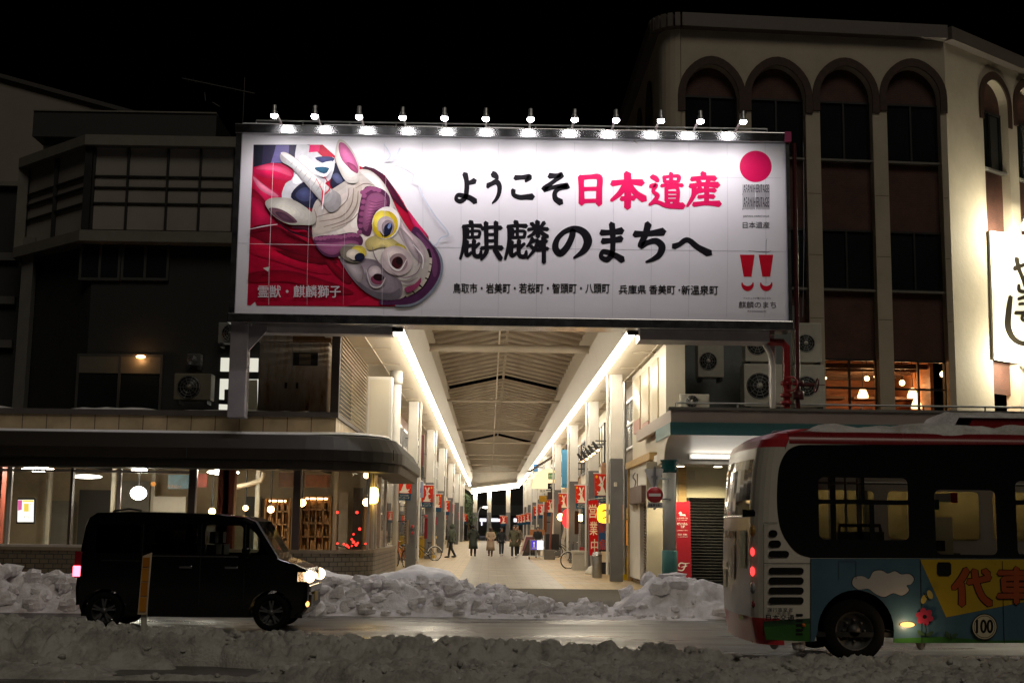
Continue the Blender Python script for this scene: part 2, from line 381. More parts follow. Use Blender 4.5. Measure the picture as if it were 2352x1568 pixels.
heap('snow_bank', 'long low grey snow bank in front of the van and the bus', -9.5, 9.5, 12.3, 17.7, near_bank, 640, 190, .085, 5.2, clods=520, cs=.42, m=NEARS)
def left_bank(x, y):
    t = lerp(x, ((-13, .78), (-9.6, .74), (-7.6, .62), (-6.2, .60), (-4.2, .52), (-2.6, .56), (-.2, .54), (.7, .30), (1.3, .14), (2.2, .05)))
    return .92*t*bump1(y, 23.9, 27.4, 1.5)*(1+.22*fbm(x*.9, y*.5, .9))-.03
heap('snow_bank', 'tall lumpy snow bank behind the black van below the glass corner restaurant', -13, 2.4, 22.9, 27.6, left_bank, 520, 150, .15, 1.6, seed=4, clods=700, cs=.95, m=SNOWF)
def right_bank(x, y):
    t = lerp(x, ((1.9, .05), (2.5, .16), (2.9, .5), (3.2, .70), (3.9, .72), (5.2, .58), (9, .55), (11, .1)))
    return .95*t*bump1(y, 24.2, 27.4, 1.4)*(1+.2*fbm(x, y*.6, .9))-.03
heap('snow_bank', 'rounded snow heap behind the bus in front of the teal based column', 1.8, 11, 23, 27.5, right_bank, 320, 140, .10, 1.4, seed=9, clods=130, cs=.9, m=SNOWF)
heap('snow_bank', 'thin trodden slush across the arcade crossing between the two big heaps', -.6, 4.2, 22.6, 26.2, lambda x, y: (.075+.05*fbm(x, y, 1.2))*bump1(y, 23.7, 25.6+.5*math.sin(x), .5)*bump1(x, -.6, 4.2, .5)-.03, 190, 110, .05, 2.8, seed=13, clods=160, cs=.55, m=SNOWF)
heap('snow_bank', 'smooth snow mound beside the rounded brick corner of the restaurant', -5.4, -.2, 26.9, 30.2, lambda x, y: lerp(x, ((-5.4, .3), (-4.2, .72), (-2.6, .55), (-1.6, .78), (-.9, .7), (-.2, .1)))*bump1(y, 26.9, 30.1, .8)*bump1(x, -5.4, -.2, .5)-.03, 120, 80, .05, 1.1, seed=21, m=CLEANSNOW)
# ================================================================ shopping arcade canopy
AXL, AXR, AZ = -2.24, 3.37, 6.30      # the two light lines and their height
Y0, Y1 = 30.9, 151.0
SOFF = mat('white_soffit_panels', (.54, .48, .39), .38, var=.12, vs=1, stretch=(1, 7, 1)); FASC = mat('ribbed_fascia_panels', (.55, .51, .45), .38, .35, var=.15, vs=2, stretch=(1, 9, 1))
ROOFM = mat('arcade_roof_panels', (.19, .145, .10), .6, var=.15, vs=.5, stretch=(1, 3, 1)); RIBM = mat('lit_rib_colour', (.46, .40, .32), .55, var=.1)  # dark panels and pale ribs carry the tube light's shading as colour
TUBE = glow('fluorescent_tube', (1, .89, .70), 33)
arc = thing('arcade_canopy', 'long white arcade canopy with gabled ribbed roof and two rows of pillars', 'arcade', ((AXL+AXR)/2, Y0, 0))
for xo, xi, xw in ((AXL, AXL+.26, -4.3), (AXR, AXR-.26, 5.0)):
    s = 1 if xi > xo else -1
    MB().box(xo-s*.12, xw, Y0, Y1, AZ+.12, AZ+.2).build('soffit', SOFF, arc)
    mb = MB(); n = 128
    for i in range(n):              # sloping fascia of overlapping panels
        a = Y0+(Y1-Y0)*i/n; b = Y0+(Y1-Y0)*(i+1)/n
        mb.prism((s*.04, 0, 0), [(xo+s*.02, a, AZ+.05), (xo+s*.02, b-.01, AZ+.05), (xi, b-.01, AZ+.88), (xi, a, AZ+.88)])
    mb.build('fascia', FASC, arc)
    MB().box(xi, xi-s*.10, Y0, Y1, AZ+.88, AZ+1.85).build('side_beam', RIBM, arc)
    mb = MB()
    for k in range(34): mb.box(xo-s*.5, xw+s*.2, Y0+1+k*3.5, Y0+1.03+k*3.5, AZ+.085, AZ+.12)
    mb.box(xo-s*1.0, xo-s*1.02, Y0, Y1, AZ+.09, AZ+.12); mb.build('soffit_joint', RIBM, arc)
XC = (AXL+AXR)/2; HW = (AXR-AXL)/2-.26; ZE, ZR = AZ+1.8, AZ+2.36
gaps = (59.6, 83, 99, 118)
segs = []; a = Y0
for g in gaps: segs.append((a, g)); a = g+.5
segs.append((a, Y1))
for k, (a, b) in enumerate(segs):
    dz = (.0, -.22, .06, -.15, 0)[k]
    for s in (-1, 1):
        rows = [[(XC+s*HW*(1-t), a+(b-a)*u, ZE+(ZR-ZE)*t+dz) for t in (0, 1)] for u in (0, 1)]
        MB().grid(rows, False).build('roof_sheet', ROOFM, arc)
ribs = 0
y = Y0+1
while y < Y1:
    mb = MB(); dzz = [d for (p, q), d in zip(segs, (.0, -.22, .06, -.15, 0)) if p <= y]; dzz = dzz[-1] if dzz else 0
    for s in (-1, 1): mb.bar((XC+s*HW, y, ZE-.07+dzz), (XC, y, ZR-.07+dzz), .08, .09)
    mb.box(XC-.05, XC+.05, y-.05, y+.05, ZR-.34+dzz, ZR-.07+dzz)
    mb.build('roof_rib', RIBM, arc); y += 1.385
for y in (41, 58.5, 76.6, 87.7, 102.7, 109, 120, 134): MB().tube([(XC-HW, y, AZ+.92), (XC+HW, y, AZ+.92)], .13 if y in (41, 103) else .06, 10).build('tie_beam', RIBM, arc)
MB().tube([(XC-.3, Y0, ZR-.75), (XC-.3, Y1, ZR-.75)], .03, 6).build('conduit', RIBM, arc)
def pillar(x, y, w=.37, gz=3.78):
    p = MB().box(x-w/2, x+w/2, y-w/2, y+w/2, gz, AZ+.12).build('pillar', WHITE, arc, bevel=.015)
    MB().box(x-w/2-.01, x+w/2+.01, y-w/2-.01, y+w/2+.01, 0, gz).build('grey_lower_sleeve', GREYP, p, bevel=.015)
    MB().tube([(x+(.28 if x < 0 else -.28), y-.1, .2), (x+(.28 if x < 0 else -.28), y-.1, AZ+.1)], .045, 8).build('downpipe', WHITE, p)
PL = (51, 66, 81.5, 101, 121, 141); PR = (41, 50, 61.7, 76, 89, 102, 115, 128, 141)
for y in PL: pillar(-3.0, y)
for y in PR: pillar(3.96, y)
# fluorescent strips: a housing and tubes end to end
for x, word in ((AXL, 'left'), (AXR, 'right')):
    t = thing('light_strip', 'endless white fluorescent strip along the %s edge of the arcade roof' % word, 'light strip', (x, Y0, AZ), group='arcade light strips')
    MB().box(x-.11, x+.11, Y0, Y1, AZ+.03, AZ+.12).build('housing', WHITE, t)
    MB().box(x-.13, x+.13, Y0-.12, Y0, AZ-.1, AZ+.12).build('end_cap', DARKM, t)
    n = 31
    for k in range(n):
        a = Y0+(Y1-Y0)*k/n; b = Y0+(Y1-Y0)*(k+1)/n-.06
        MB().box(x-.075, x+.075, a, b, AZ-.07, AZ+.03).build('tube', TUBE, t)
# far end of the arcade: white cross wall, slanted strip, three tall frames, dark street beyond
end = thing('end_gate', 'white gate wall with tall dark openings closing the far end of the arcade', 'gate', (XC, Y1+2, 0))
ye = Y1+1.5
MB().prism((0, .3, 0), [at(1062, 1118, ye), at(1084, 1131, ye), at(1190, 1117, ye), at(1212, 1090, ye), at(1200, 1060, ye), at(1068, 1060, ye)]).build('cross_wall', mat('gate_wall_paint', (.42, .38, .32), .55), end)
for px in (1091.5, 1124, 1167.5, 1207.5):
    p = at(px, 1150, ye); zq = at(px, 1176, ye).z; b = MB().box(p.x-.24, p.x+.24, ye, ye+.5, zq, at(px, 1125, ye).z).build('post', mat('gate_post_paint', (.5, .46, .4), .5), end); MB().box(p.x-.25, p.x+.25, ye-.01, ye+.51, 0, zq).build('grey_lower_sleeve', GREYP, b)
p0, p1 = at(1083, 1129.5, ye-.5), at(1192, 1116, ye-.5)
t = thing('light_strip', 'slanting white light strip across the far end of the arcade', 'light strip', p0)
MB().bar(p0, p1, .3, .32).build('tube', TUBE, t); MB().bar(p0+V((0, .3, .3)), p1+V((0, .3, .3)), .4, .3).build('housing', WHITE, t)
yb = 235
blk = thing('far_building', 'dark building beyond the arcade with lit shop windows in a low row', 'building', (3, yb, 0))
MB().box(-20, 28, yb, yb+20, 0, 9.6).build('wall', mat('dark_far_wall', (.05, .045, .045), .7), blk)
COOLW = glow('lit_shop_window', (.92, .9, 1), 1.6)
for x0, x1, y0, y1 in ((1102, 1117, 1190, 1197), (1121, 1144, 1190, 1197), (1144, 1157, 1191, 1197), (1180, 1194, 1190, 1198), (1105, 1108, 1197, 1206)):
    a, b = at(x0, y1, yb-.1), at(x1, y0, yb-.1); MB().box(a.x, b.x, yb-.12, yb-.02, a.z, b.z).build('window', COOLW, blk)
a, b = at(1085, 1182, yb-.5), at(1215, 1160, yb-.5); MB().box(a.x, b.x, yb-.6, yb-.05, a.z, b.z).build('sign_band', mat('grey_band', (.10, .10, .10), .6), blk)
g = gnd(1100, 1250)
sl = thing('street_lamp', 'thin white street lamp with curved head beyond the end of the arcade', 'street lamp', (at(1097, 1200, 165).x, 165, 0))
xl = at(1097, 1200, 165).x; zt = at(1097, 1165, 165).z
MB().tube([(xl, 165, 0), (xl, 165, zt-.6), (xl+.3, 165, zt), (xl+.8, 165, zt+.1)], .09, 8).build('pole', WHITE, sl); MB().ball((xl+.95, 165, zt+.05), .26, 8, (1.4, 1, .5)).build('lamp_head', COOL, sl)
# hedge and small tree near the end
def leaf_clump(mb, c, r, n, s, sz=(1, 1, 1)):
    for _ in range(n):
        d = V((random.gauss(0, 1), random.gauss(0, 1), random.gauss(0, 1))).normalized()*random.uniform(.5, 1)**.5*r
        p = V(c)+V((d.x*sz[0], d.y*sz[1], d.z*sz[2])); u = V((random.uniform(-1, 1), random.uniform(-1, 1), random.uniform(-1, 1))).normalized(); w = u.orthogonal().normalized()
        mb.add([p-u*s, p+w*s*.45, p+u*s, p-w*s*.45], [(0, 1, 2, 3)])
LEAF = mat('dark_leaves', (.05, .09, .03), .6, var=.5, vs=4); BARK = mat('bark', (.07, .05, .035), .85, bump=.5)
tr = thing('street_tree', 'dark green tree left of the arcade end gate', 'tree', (at(1074, 1200, 149).x, 149, 0))
xt = at(1074, 1200, 149).x
MB().tube([(xt, 149, 0), (xt+.1, 149, 1.6), (xt-.1, 149, 3.4)], [.16, .12, .06], 7).build('trunk', BARK, tr)
mb = MB()
for k in range(7): leaf_clump(mb, (xt+random.uniform(-.9, .7), 149+random.uniform(-.6, .6), random.uniform(1.4, 4.6)), .9, 120, .14)
mb.build('crown', LEAF, tr)
hd = MB(); xh = at(1128, 1240, 140)
for k in range(9): leaf_clump(hd, (at(1120+k*2.0, 1228, 157).x, 157, .75+random.uniform(-.1, .1)), .42, 90, .08)
pl = thing('planter', 'low green hedge planter in the middle of the path far down the arcade', 'planter', (at(1128, 1230, 157).x, 157, 0))
hd.build('hedge', LEAF, pl); MB().box(at(1116, 1230, 157).x, at(1140, 1230, 157).x, 156.6, 157.4, 0, .5).build('box', BROWNM, pl, bevel=.03)
# ================================================================ shops along both sides
SHUT = mat('brown_shutter', (.13, .085, .06), .5, .3, var=.12)
def shop(side, ya, yb, wallm, label, k):
    x = -3.95 if side < 0 else 4.75; s = -side
    o = thing('shop_building', label, 'shop', (x, (ya+yb)/2, 0))
    MB().box(x, x+side*6, ya+.02, yb-.02, 3.2, AZ+.3).build('upper_wall', wallm, o)
    MB().box(x+side*2.4, x+side*6, ya+.02, yb-.02, 0, 3.2).build('ground_floor_wall', mat('shop_back_%d' % k, (.30, .25, .19), .7), o)
    n = max(1, int((yb-ya)/4))
    for i in range(n):
        a = ya+(yb-ya)*(i+.15)/n; b = ya+(yb-ya)*(i+.85)/n
        w = MB().box(x+s*.04, x-s*.04, a, b, 4.3, 5.9).build('upper_window', DARKGL if (i+k) % 3 else mat('curtained_pane', (.35, .30, .2), .3), o)
        mb = MB()
        for zz in (4.3, 5.1, 5.9): mb.box(x+s*.08, x, a-.06, b+.06, zz-.04, zz+.04)
        for j in range(4): yy = a+(b-a)*j/3; mb.box(x+s*.07, x, yy-.035, yy+.035, 4.3, 5.9)
        mb.build('frame', (DARKM, GALV)[k % 2], w)
    MB().box(x+s*.14, x-s*.1, ya+.3, yb-.3, 3.0, 3.55).build('sign_board', (WHITE, BROWNM, CREAM, RED)[k % 4], o, bevel=.03)
    for i in range(n):
        a = ya+(yb-ya)*(i+.08)/n; b = ya+(yb-ya)*(i+.92)/n
        if (i+k) % 2:
            mb = MB()
            for j in range(24): mb.box(x+s*.03, x-s*.03, a, b, j*.125, j*.125+.11)
            mb.build('shutter', (SHUT, GALV)[(k//2) % 2], o)
        else:
            MB().box(x-.01, x+.01, a, b, .1, 3.0).build('shop_window', CLEAR, o)
            MB().box(x+side*.9, x+side*1.0, a+.2, b-.2, .1, 2.9).build('display', mat('display_%d_%d' % (k, i), random.choice(((.5, .36, .16), (.4, .2, .1), (.55, .5, .4), (.2, .25, .3))), .6, var=.6, vs=3), o)
            mb = MB(); mb.box(x+side*.5, x+side*.62, a+.3, b-.3, 2.8, 2.86); mb.build('ceiling_lamp', glow('shop_lamp_%d_%d' % (k, i), random.choice(((1, .7, .35), (1, .85, .6))), 9), o)
shops = [(-1, 42, 54, CREAM, 'cream shop on the left of the arcade just past the tall white lightbox'), (-1, 54, 66, mat('brown_shop_wall', (.16, .08, .05), .6), 'brown shop on the left of the arcade behind the orange bicycle'),
         (-1, 66, 84, WHITE, 'white shop on the left of the arcade beyond the brown one'), (-1, 84, 106, mat('grey_shop_wall', (.25, .24, .22), .6), 'grey shop on the left half way down the arcade'), (-1, 106, 150, CREAM, 'long cream shop row at the far left of the arcade'),
         (1, 41.5, 53, mat('dark_shop_wall', (.14, .11, .085), .6), 'dark shop on the right of the arcade behind the red opening banner'), (1, 53, 68, CREAM, 'cream shop on the right of the arcade behind the row of spotlights'), (1, 68, 86, mat('timber_shop_wall', (.3, .2, .1), .6), 'timber brown shop on the right with stacked hanging signs'),
         (1, 86, 112, WHITE, 'white shop on the right far down the arcade'), (1, 112, 150, mat('tan_shop_wall', (.36, .29, .2), .6), 'long tan shop row at the far right of the arcade')]
for k, a in enumerate(shops): shop(*a, k)
# ================================================================ the big billboard
BY = 30.3
BP = Plane(-10, BY, 10, BY)
BW = mat('billboard_white_print', (.75, .73, .77), .42, var=.03, vs=.8)
c = [BP.hit(*p) for p in ((557, 312), (541, 722), (1808, 738), (1803, 326))]
bx0, bx1, bz0, bz1 = (c[0].x+c[1].x)/2, (c[2].x+c[3].x)/2, (c[1].z+c[2].z)/2, (c[0].z+c[3].z)/2
bb = thing('billboard', 'huge lit white welcome billboard with carved dragon lion mask above the arcade entrance', 'billboard', ((bx0+bx1)/2, BY, bz0))
MB().box(bx0, bx1, BY, BY+.5, bz0, bz1).build('panel', BW, bb)
MB().prism((bx1-bx0+.26, 0, 0), [(bx0-.16, BY-.125, bz1), (bx0-.16, BY-.155, bz1+.22), (bx0-.16, BY+.6, bz1+.22), (bx0-.16, BY+.6, bz1)]).build('top_frame', STEEL, bb, bevel=.012)
MB().box(bx0-.16, bx1+.10, BY-.14, BY+.6, bz0-.22, bz0).build('bottom_frame', STEEL, bb, bevel=.015)
MB().box(bx0-.14, bx0, BY-.1, BY+.5, bz0, bz1).build('side_frame', STEEL, bb); MB().box(bx1, bx1+.09, BY-.1, BY+.5, bz0, bz1).build('side_frame', STEEL, bb)
MB().box(bx1-.02, bx1+.13, BY-.17, BY+.3, bz1+.0, bz1+.24).build('corner_cap', mat('magenta_cap', (.3, .02, .10), .5), bb)
mb = MB()
for k in range(7): xx = bx0+.4+k*(bx1-bx0-.4)/6.5; mb.box(xx-.4, xx+.5, BY-.05, BY+.35, bz1+.225, bz1+.27)
mb.build('snow_patch', CLEANSNOW, bb)
# rail on top
mb = MB(); zr = at(1176, 287, BY+.3).z
mb.tube([(bx0+.25, BY+.3, zr), (bx1-.35, BY+.3, zr)], .022, 6)
for k in range(12): xx = bx0+.25+k*(bx1-bx0-.6)/11; mb.tube([(xx, BY+.3, bz1+.2), (xx, BY+.3, zr)], .016, 6)
mb.build('rail', GALV, bb)
# ---- picture (coordinates of an enlarged crop of the photo, 2.01 px per source px)
def z2(x, y, off=0): return BP.hit((740+x/2.01)/1.428571, (300+y/2.01)/1.428571, off)
class Print(Art):               # the same, with each printed shape toned from its edge to its middle
    def tone(s, c, pts, smooth):
        q = crom(pts, smooth) if smooth else pts
        cx = sum(p[0] for p in q)/len(q); cy = sum(p[1] for p in q)/len(q); w = max(p[0] for p in q)-min(p[0] for p in q); h = max(p[1] for p in q)-min(p[1] for p in q)
        cx -= w*.07; cy -= h*.09
        def inside(x, y):
            r = False
            for (x0, y0), (x1, y1) in zip(q, q[1:]+q[:1]):
                if (y0 > y) != (y1 > y) and x < (x1-x0)*(y-y0)/(y1-y0)+x0: r = not r
            return r
        for i, k in enumerate((.88, .76, .63, .49, .34, .18)):
            l = [(cx+(x-cx)*k, cy+(y-cy)*k) for x, y in q]
            if not all(inside(x, y) for x, y in l[::3]): continue
            f = .84+.05*(i+1); Art.poly(s, flat(*[min(255, int(v*f)//4*4) for v in c], .45, .2), l)
    def poly(s, m, pts, smooth=0):
        if smooth and m in TONES: c = TONES[m]; Art.poly(s, flat(*[int(v*.84)//4*4 for v in c], .45, .2), pts, smooth); s.tone(c, pts, smooth)
        else: Art.poly(s, m, pts, smooth)
    def ell(s, m, cx, cy, rx, ry, rot=0, n=24):
        Art.ell(s, m, cx, cy, rx, ry, rot, n)
        if m in TONES and rx > 30:
            for k, f in ((.8, 1.05), (.6, 1.1), (.38, 1.16)): Art.ell(s, flat(*[min(255, int(v*f)//4*4) for v in TONES[m]], .45, .2), cx-rx*.1*(1-k), cy-ry*.2*(1-k), rx*k, ry*k, rot, n)
TONES = {}
A = Print(z2)
def C(r, g, b): m = flat(r, g, b, .45, .2); TONES[m] = (r, g, b); return m
A.clip = lambda x, y: (max(x, 185-42*(y-352)/1058), min(max(y, 322), 1421) if x > 700 else min(max(y, 352), 1415))
A.poly(C(176, 6, 48), [(185, 352), (640, 352), (740, 440), (900, 498), (1050, 552), (1150, 690), (1240, 850), (1340, 960), (1360, 1150), (1330, 1300), (1190, 1422), (205, 1412), (195, 1386), (165, 1412), (143, 1408)])
A.poly(C(40, 34, 62), [(185, 352), (560, 352), (530, 400), (420, 480), (300, 472), (185, 500)])
A.poly(C(96, 88, 140), [(322, 400), (332, 356), (420, 356), (412, 470), (300, 472)])
A.poly(C(20, 22, 36), [(188, 352), (250, 352), (240, 480), (186, 496)])
A.poly(C(205, 18, 78), [(182, 510), (300, 474), (430, 500), (444, 585), (300, 575), (240, 560), (182, 540)], 4)
A.poly(C(226, 74, 116), [(200, 512), (280, 482), (400, 510), (436, 560), (330, 530)], 4)
A.poly(C(214, 28, 84), [(178, 540), (240, 600), (370, 690), (330, 760), (260, 740), (176, 610)], 4)
A.poly(C(238, 130, 160), [(180, 560), (260, 622), (350, 690), (300, 690), (220, 640)], 4)
A.poly(C(140, 4, 38), [(172, 640), (260, 720), (250, 760), (172, 740)], 4)
A.poly(C(196, 20, 70), [(172, 700), (270, 760), (330, 850), (250, 900), (168, 860)], 4)
A.poly(C(120, 2, 30), [(165, 900), (300, 880), (480, 960), (640, 1060), (740, 1130), (560, 1110), (340, 1030), (165, 960)], 4)
A.poly(C(196, 10, 54), [(160, 960), (340, 1040), (560, 1120), (700, 1200), (560, 1190), (330, 1120), (158, 1060)], 4)
A.poly(C(112, 2, 24), [(330, 1050), (520, 1080), (700, 1120), (640, 1140), (480, 1120)], 4)
A.poly(C(150, 2, 36), [(152, 1200), (400, 1180), (700, 1260), (850, 1330), (700, 1330), (420, 1260), (150, 1260)], 4)
A.poly(C(128, 2, 30), [(640, 1080), (740, 1150), (830, 1250), (790, 1260), (700, 1180)], 4)
A.poly(C(190, 16, 56), [(800, 1410), (940, 1350), (1080, 1380), (1190, 1418)], 0)
A.poly(C(216, 44, 96), [(1000, 1380), (1100, 1390), (1186, 1416), (1090, 1412)], 3)
A.poly(C(206, 26, 84), [(1056, 572), (1110, 640), (1180, 740), (1120, 690), (1040, 590)], 4)
A.poly(C(70, 8, 40), [(900, 504), (1040, 545), (1190, 770), (1200, 800), (1080, 690)], 3)
A.poly(C(222, 40, 100), [(1200, 780), (1270, 870), (1340, 960), (1260, 920)], 3)
A.poly(C(232, 230, 236), [(372, 700), (396, 610), (450, 560), (470, 352), (560, 360), (650, 440), (720, 440), (710, 560), (600, 640), (450, 720)], 3)
A.poly(C(210, 40, 100), [(556, 354), (626, 354), (618, 400), (550, 404)], 0)
A.poly(C(46, 50, 96), [(590, 440), (680, 430), (720, 450), (660, 480)], 3)
A.poly(C(236, 240, 244), [(590, 500), (700, 460), (720, 520), (640, 560)], 3)
A.poly(C(30, 32, 58), [(432, 700), (470, 630), (540, 600), (620, 680), (660, 740), (600, 770), (520, 760)], 3)
A.poly(C(62, 68, 104), [(460, 690), (500, 640), (560, 640), (580, 700), (520, 730)], 3)
A.poly(C(36, 84, 110), [(586, 510), (640, 498), (690, 512), (650, 545)], 3)
A.poly(C(26, 28, 52), [(690, 600), (715, 520), (730, 470), (780, 560), (790, 600), (750, 650), (705, 640)], 3)
A.poly(C(80, 84, 116), [(700, 560), (740, 540), (775, 590), (740, 610)], 3)
# jaw, lip, teeth
A.poly(C(150, 158, 172), [(1240, 905), (1345, 985), (1425, 1090), (1430, 1210), (1370, 1320), (1260, 1405), (1120, 1420), (1200, 1200)], 5)
A.poly(C(94, 46, 88), [(1235, 900), (1340, 985), (1408, 1090), (1415, 1200), (1355, 1310), (1250, 1392), (1120, 1408), (1010, 1385), (1180, 1200)], 5)
A.poly(C(126, 72, 116), [(1255, 930), (1340, 1005), (1390, 1100), (1398, 1190), (1372, 1220), (1340, 1080)], 4)
A.poly(C(30, 12, 22), [(1330, 1040), (1364, 1110), (1350, 1220), (1290, 1310), (1190, 1360), (1150, 1350), (1250, 1250)], 4)
for q in ([(1338, 1095), (1362, 1100), (1362, 1140), (1336, 1132)], [(1334, 1140), (1360, 1146), (1352, 1190), (1328, 1180)], [(1326, 1188), (1350, 1196), (1336, 1234), (1312, 1222)], [(1306, 1232), (1330, 1242), (1300, 1290), (1280, 1270)], [(1270, 1280), (1294, 1296), (1250, 1330), (1234, 1310)], [(1226, 1316), (1244, 1334), (1196, 1356), (1184, 1338)]): A.poly(C(196, 186, 170), q)
# head
A.poly(C(214, 204, 194), [(572, 900), (566, 820), (600, 720), (700, 650), (800, 585), (880, 520), (960, 528), (1040, 600), (1090, 690), (1140, 800), (1215, 920), (1300, 1000), (1345, 1100), (1325, 1220), (1240, 1300), (1150, 1370), (1010, 1368), (890, 1295), (795, 1180), (740, 1090), (640, 1060), (582, 990)], 5)
A.poly(C(232, 224, 216), [(880, 525), (950, 530), (1040, 605), (1100, 720), (1150, 860), (1090, 780), (1000, 640)], 4)
A.poly(C(206, 186, 190), [(1110, 760), (1160, 860), (1240, 950), (1310, 1040), (1320, 1130), (1240, 1080), (1150, 960), (1120, 860)], 4)
A.poly(C(178, 162, 166), [(1150, 900), (1230, 980), (1290, 1070), (1290, 1140), (1210, 1050)], 4)
A.poly(C(150, 138, 146), [(760, 1090), (900, 1100), (1000, 1120), (1080, 1200), (1160, 1260), (1150, 1365), (1010, 1368), (890, 1295), (795, 1180)], 5)
A.poly(C(120, 110, 122), [(860, 1240), (960, 1310), (1090, 1330), (1150, 1300), (1140, 1368), (1010, 1370), (900, 1300)], 4)
A.poly(C(176, 164, 166), [(800, 1130), (880, 1140), (920, 1220), (880, 1260), (820, 1190)], 4)
A.poly(C(226, 214, 196), [(600, 860), (700, 800), (820, 700), (870, 600), (900, 640), (880, 760), (800, 880), (680, 930), (590, 940)], 4)
for w, st in ((7, [(600, 830), (720, 790), (800, 720), (815, 640)]), (8, [(620, 860), (760, 830), (830, 750), (846, 640)]), (9, [(650, 895), (790, 850), (862, 760), (876, 660)]), (7, [(700, 905), (820, 860), (880, 800)]), (6, [(590, 900), (600, 830), (586, 780)]), (5, [(690, 640), (660, 700), (620, 760)]), (6, [(860, 640), (920, 610), (980, 622)])):
    A.line(C(134, 118, 108), [(x, y, w*(.5 if i in (0, len(st)-1) else 1)) for i, (x, y) in enumerate(st)], w)
# brows
A.poly(C(98, 44, 82), [(912, 648), (960, 628), (1040, 650), (1084, 705), (1074, 780), (1010, 800), (975, 880), (950, 955), (890, 930), (868, 870), (880, 780)], 4)
A.poly(C(160, 92, 132), [(945, 690), (1010, 672), (1062, 715), (1055, 765), (992, 785), (955, 860), (930, 925), (905, 880), (915, 780)], 4)
for k in range(13):
    x, y = lerp(k, ((0, 905), (3, 955), (6, 1040))) if k < 6 else lerp(k, ((6, 915), (12, 885))), lerp(k, ((0, 668), (3, 640), (6, 662))) if k < 6 else lerp(k, ((6, 690), (12, 930)))
    A.ell(C(140, 74, 114), x, y, 17, 15)
for k in range(9): A.line(C(112, 56, 92), [(925+k*3, 900-k*22, 3), (955+k*5, 880-k*18, 5), (985+k*9, 850-k*16, 3)], 4)
A.poly(C(104, 48, 86), [(580, 985), (620, 955), (720, 950), (840, 932), (902, 965), (895, 1020), (800, 1060), (720, 1095), (640, 1075)], 4)
A.poly(C(162, 92, 134), [(600, 1000), (700, 1000), (830, 985), (880, 1010), (780, 1045), (710, 1080), (640, 1055)], 4)
for k in range(11): A.ell(C(150, 84, 122), 600+k*27, 972-k*2.2+4*math.sin(k*1.3), 16, 13)
# nose, eyes
A.poly(C(208, 190, 120), [(920, 1000), (960, 960), (1040, 950), (1120, 985), (1190, 1050), (1150, 1080), (1050, 1030), (950, 1050)], 4)
A.poly(C(196, 178, 60), [(1120, 1010), (1180, 1020), (1200, 1075), (1150, 1090)], 3)
A.ell(C(186, 170, 168), 1128, 1118, 108, 96, .5); A.ell(C(206, 190, 186), 1112, 1086, 78, 56, .4); A.ell(C(150, 126, 128), 1140, 1132, 62, 62); A.ell(C(60, 14, 22), 1134, 1132, 36, 42, .5); A.ell(C(26, 6, 10), 1146, 1120, 22, 26)
A.line(C(230, 224, 220), [(1070, 1060, 4), (1090, 1150, 12), (1150, 1180, 10), (1195, 1110, 4)], 8)
A.poly(C(166, 152, 158), [(960, 1145), (1010, 1160), (1060, 1230), (1030, 1290), (960, 1280), (925, 1210)], 4); A.ell(C(196, 180, 182), 985, 1190, 42, 38); A.ell(C(128, 60, 84), 1000, 1245, 42, 30, .3); A.ell(C(34, 10, 18), 1010, 1228, 36, 24, .2)
A.line(C(206, 196, 196), [(930, 1180, 4), (960, 1280, 8), (1020, 1290, 8), (1056, 1230, 4)], 6)
A.ell(C(238, 232, 226), 1060, 870, 92, 108, .25); A.ell(C(206, 178, 36), 1054, 882, 84, 92, .3); A.ell(C(232, 210, 80), 1034, 850, 60, 62, .3); A.ell(C(196, 180, 182), 1058, 888, 58, 62); A.ell(C(150, 134, 140), 1072, 900, 42, 50); A.ell(C(26, 30, 58), 1070, 912, 27, 46, .5); A.ell(C(120, 138, 190), 1082, 890, 10, 20, .4)
A.line(C(20, 16, 20), [(1018, 925, 3), (1045, 958, 9), (1080, 945, 8), (1095, 910, 3)], 6)
A.ell(C(120, 112, 100), 842, 1068, 86, 62, .2); A.ell(C(200, 182, 70), 880, 1062, 52, 44, .2); A.ell(C(214, 202, 186), 842, 1078, 44, 36); A.ell(C(24, 28, 54), 886, 1096, 34, 28, -.3); A.line(C(20, 16, 20), [(806, 1095, 3), (850, 1120, 8), (905, 1110, 6)], 6)
# mouth corners and cheek folds
for st in ([(1100, 1200), (1180, 1230), (1260, 1200), (1300, 1120)], [(1130, 1240), (1200, 1262), (1270, 1230)], [(880, 1130), (910, 1180), (900, 1250)], [(1230, 1000), (1275, 1080), (1270, 1150)], [(970, 1030), (990, 1100), (1050, 1180)]):
    A.line(C(128, 108, 116), [(x, y, 3 if i in (0, len(st)-1) else 7) for i, (x, y) in enumerate(st)], 6)
A.line(C(232, 226, 226), [(1235, 1010, 3), (1300, 1090, 8), (1300, 1170, 3)], 6); A.poly(C(176, 70, 110), [(1180, 1300), (1250, 1270), (1290, 1230), (1280, 1280), (1210, 1330)], 3)
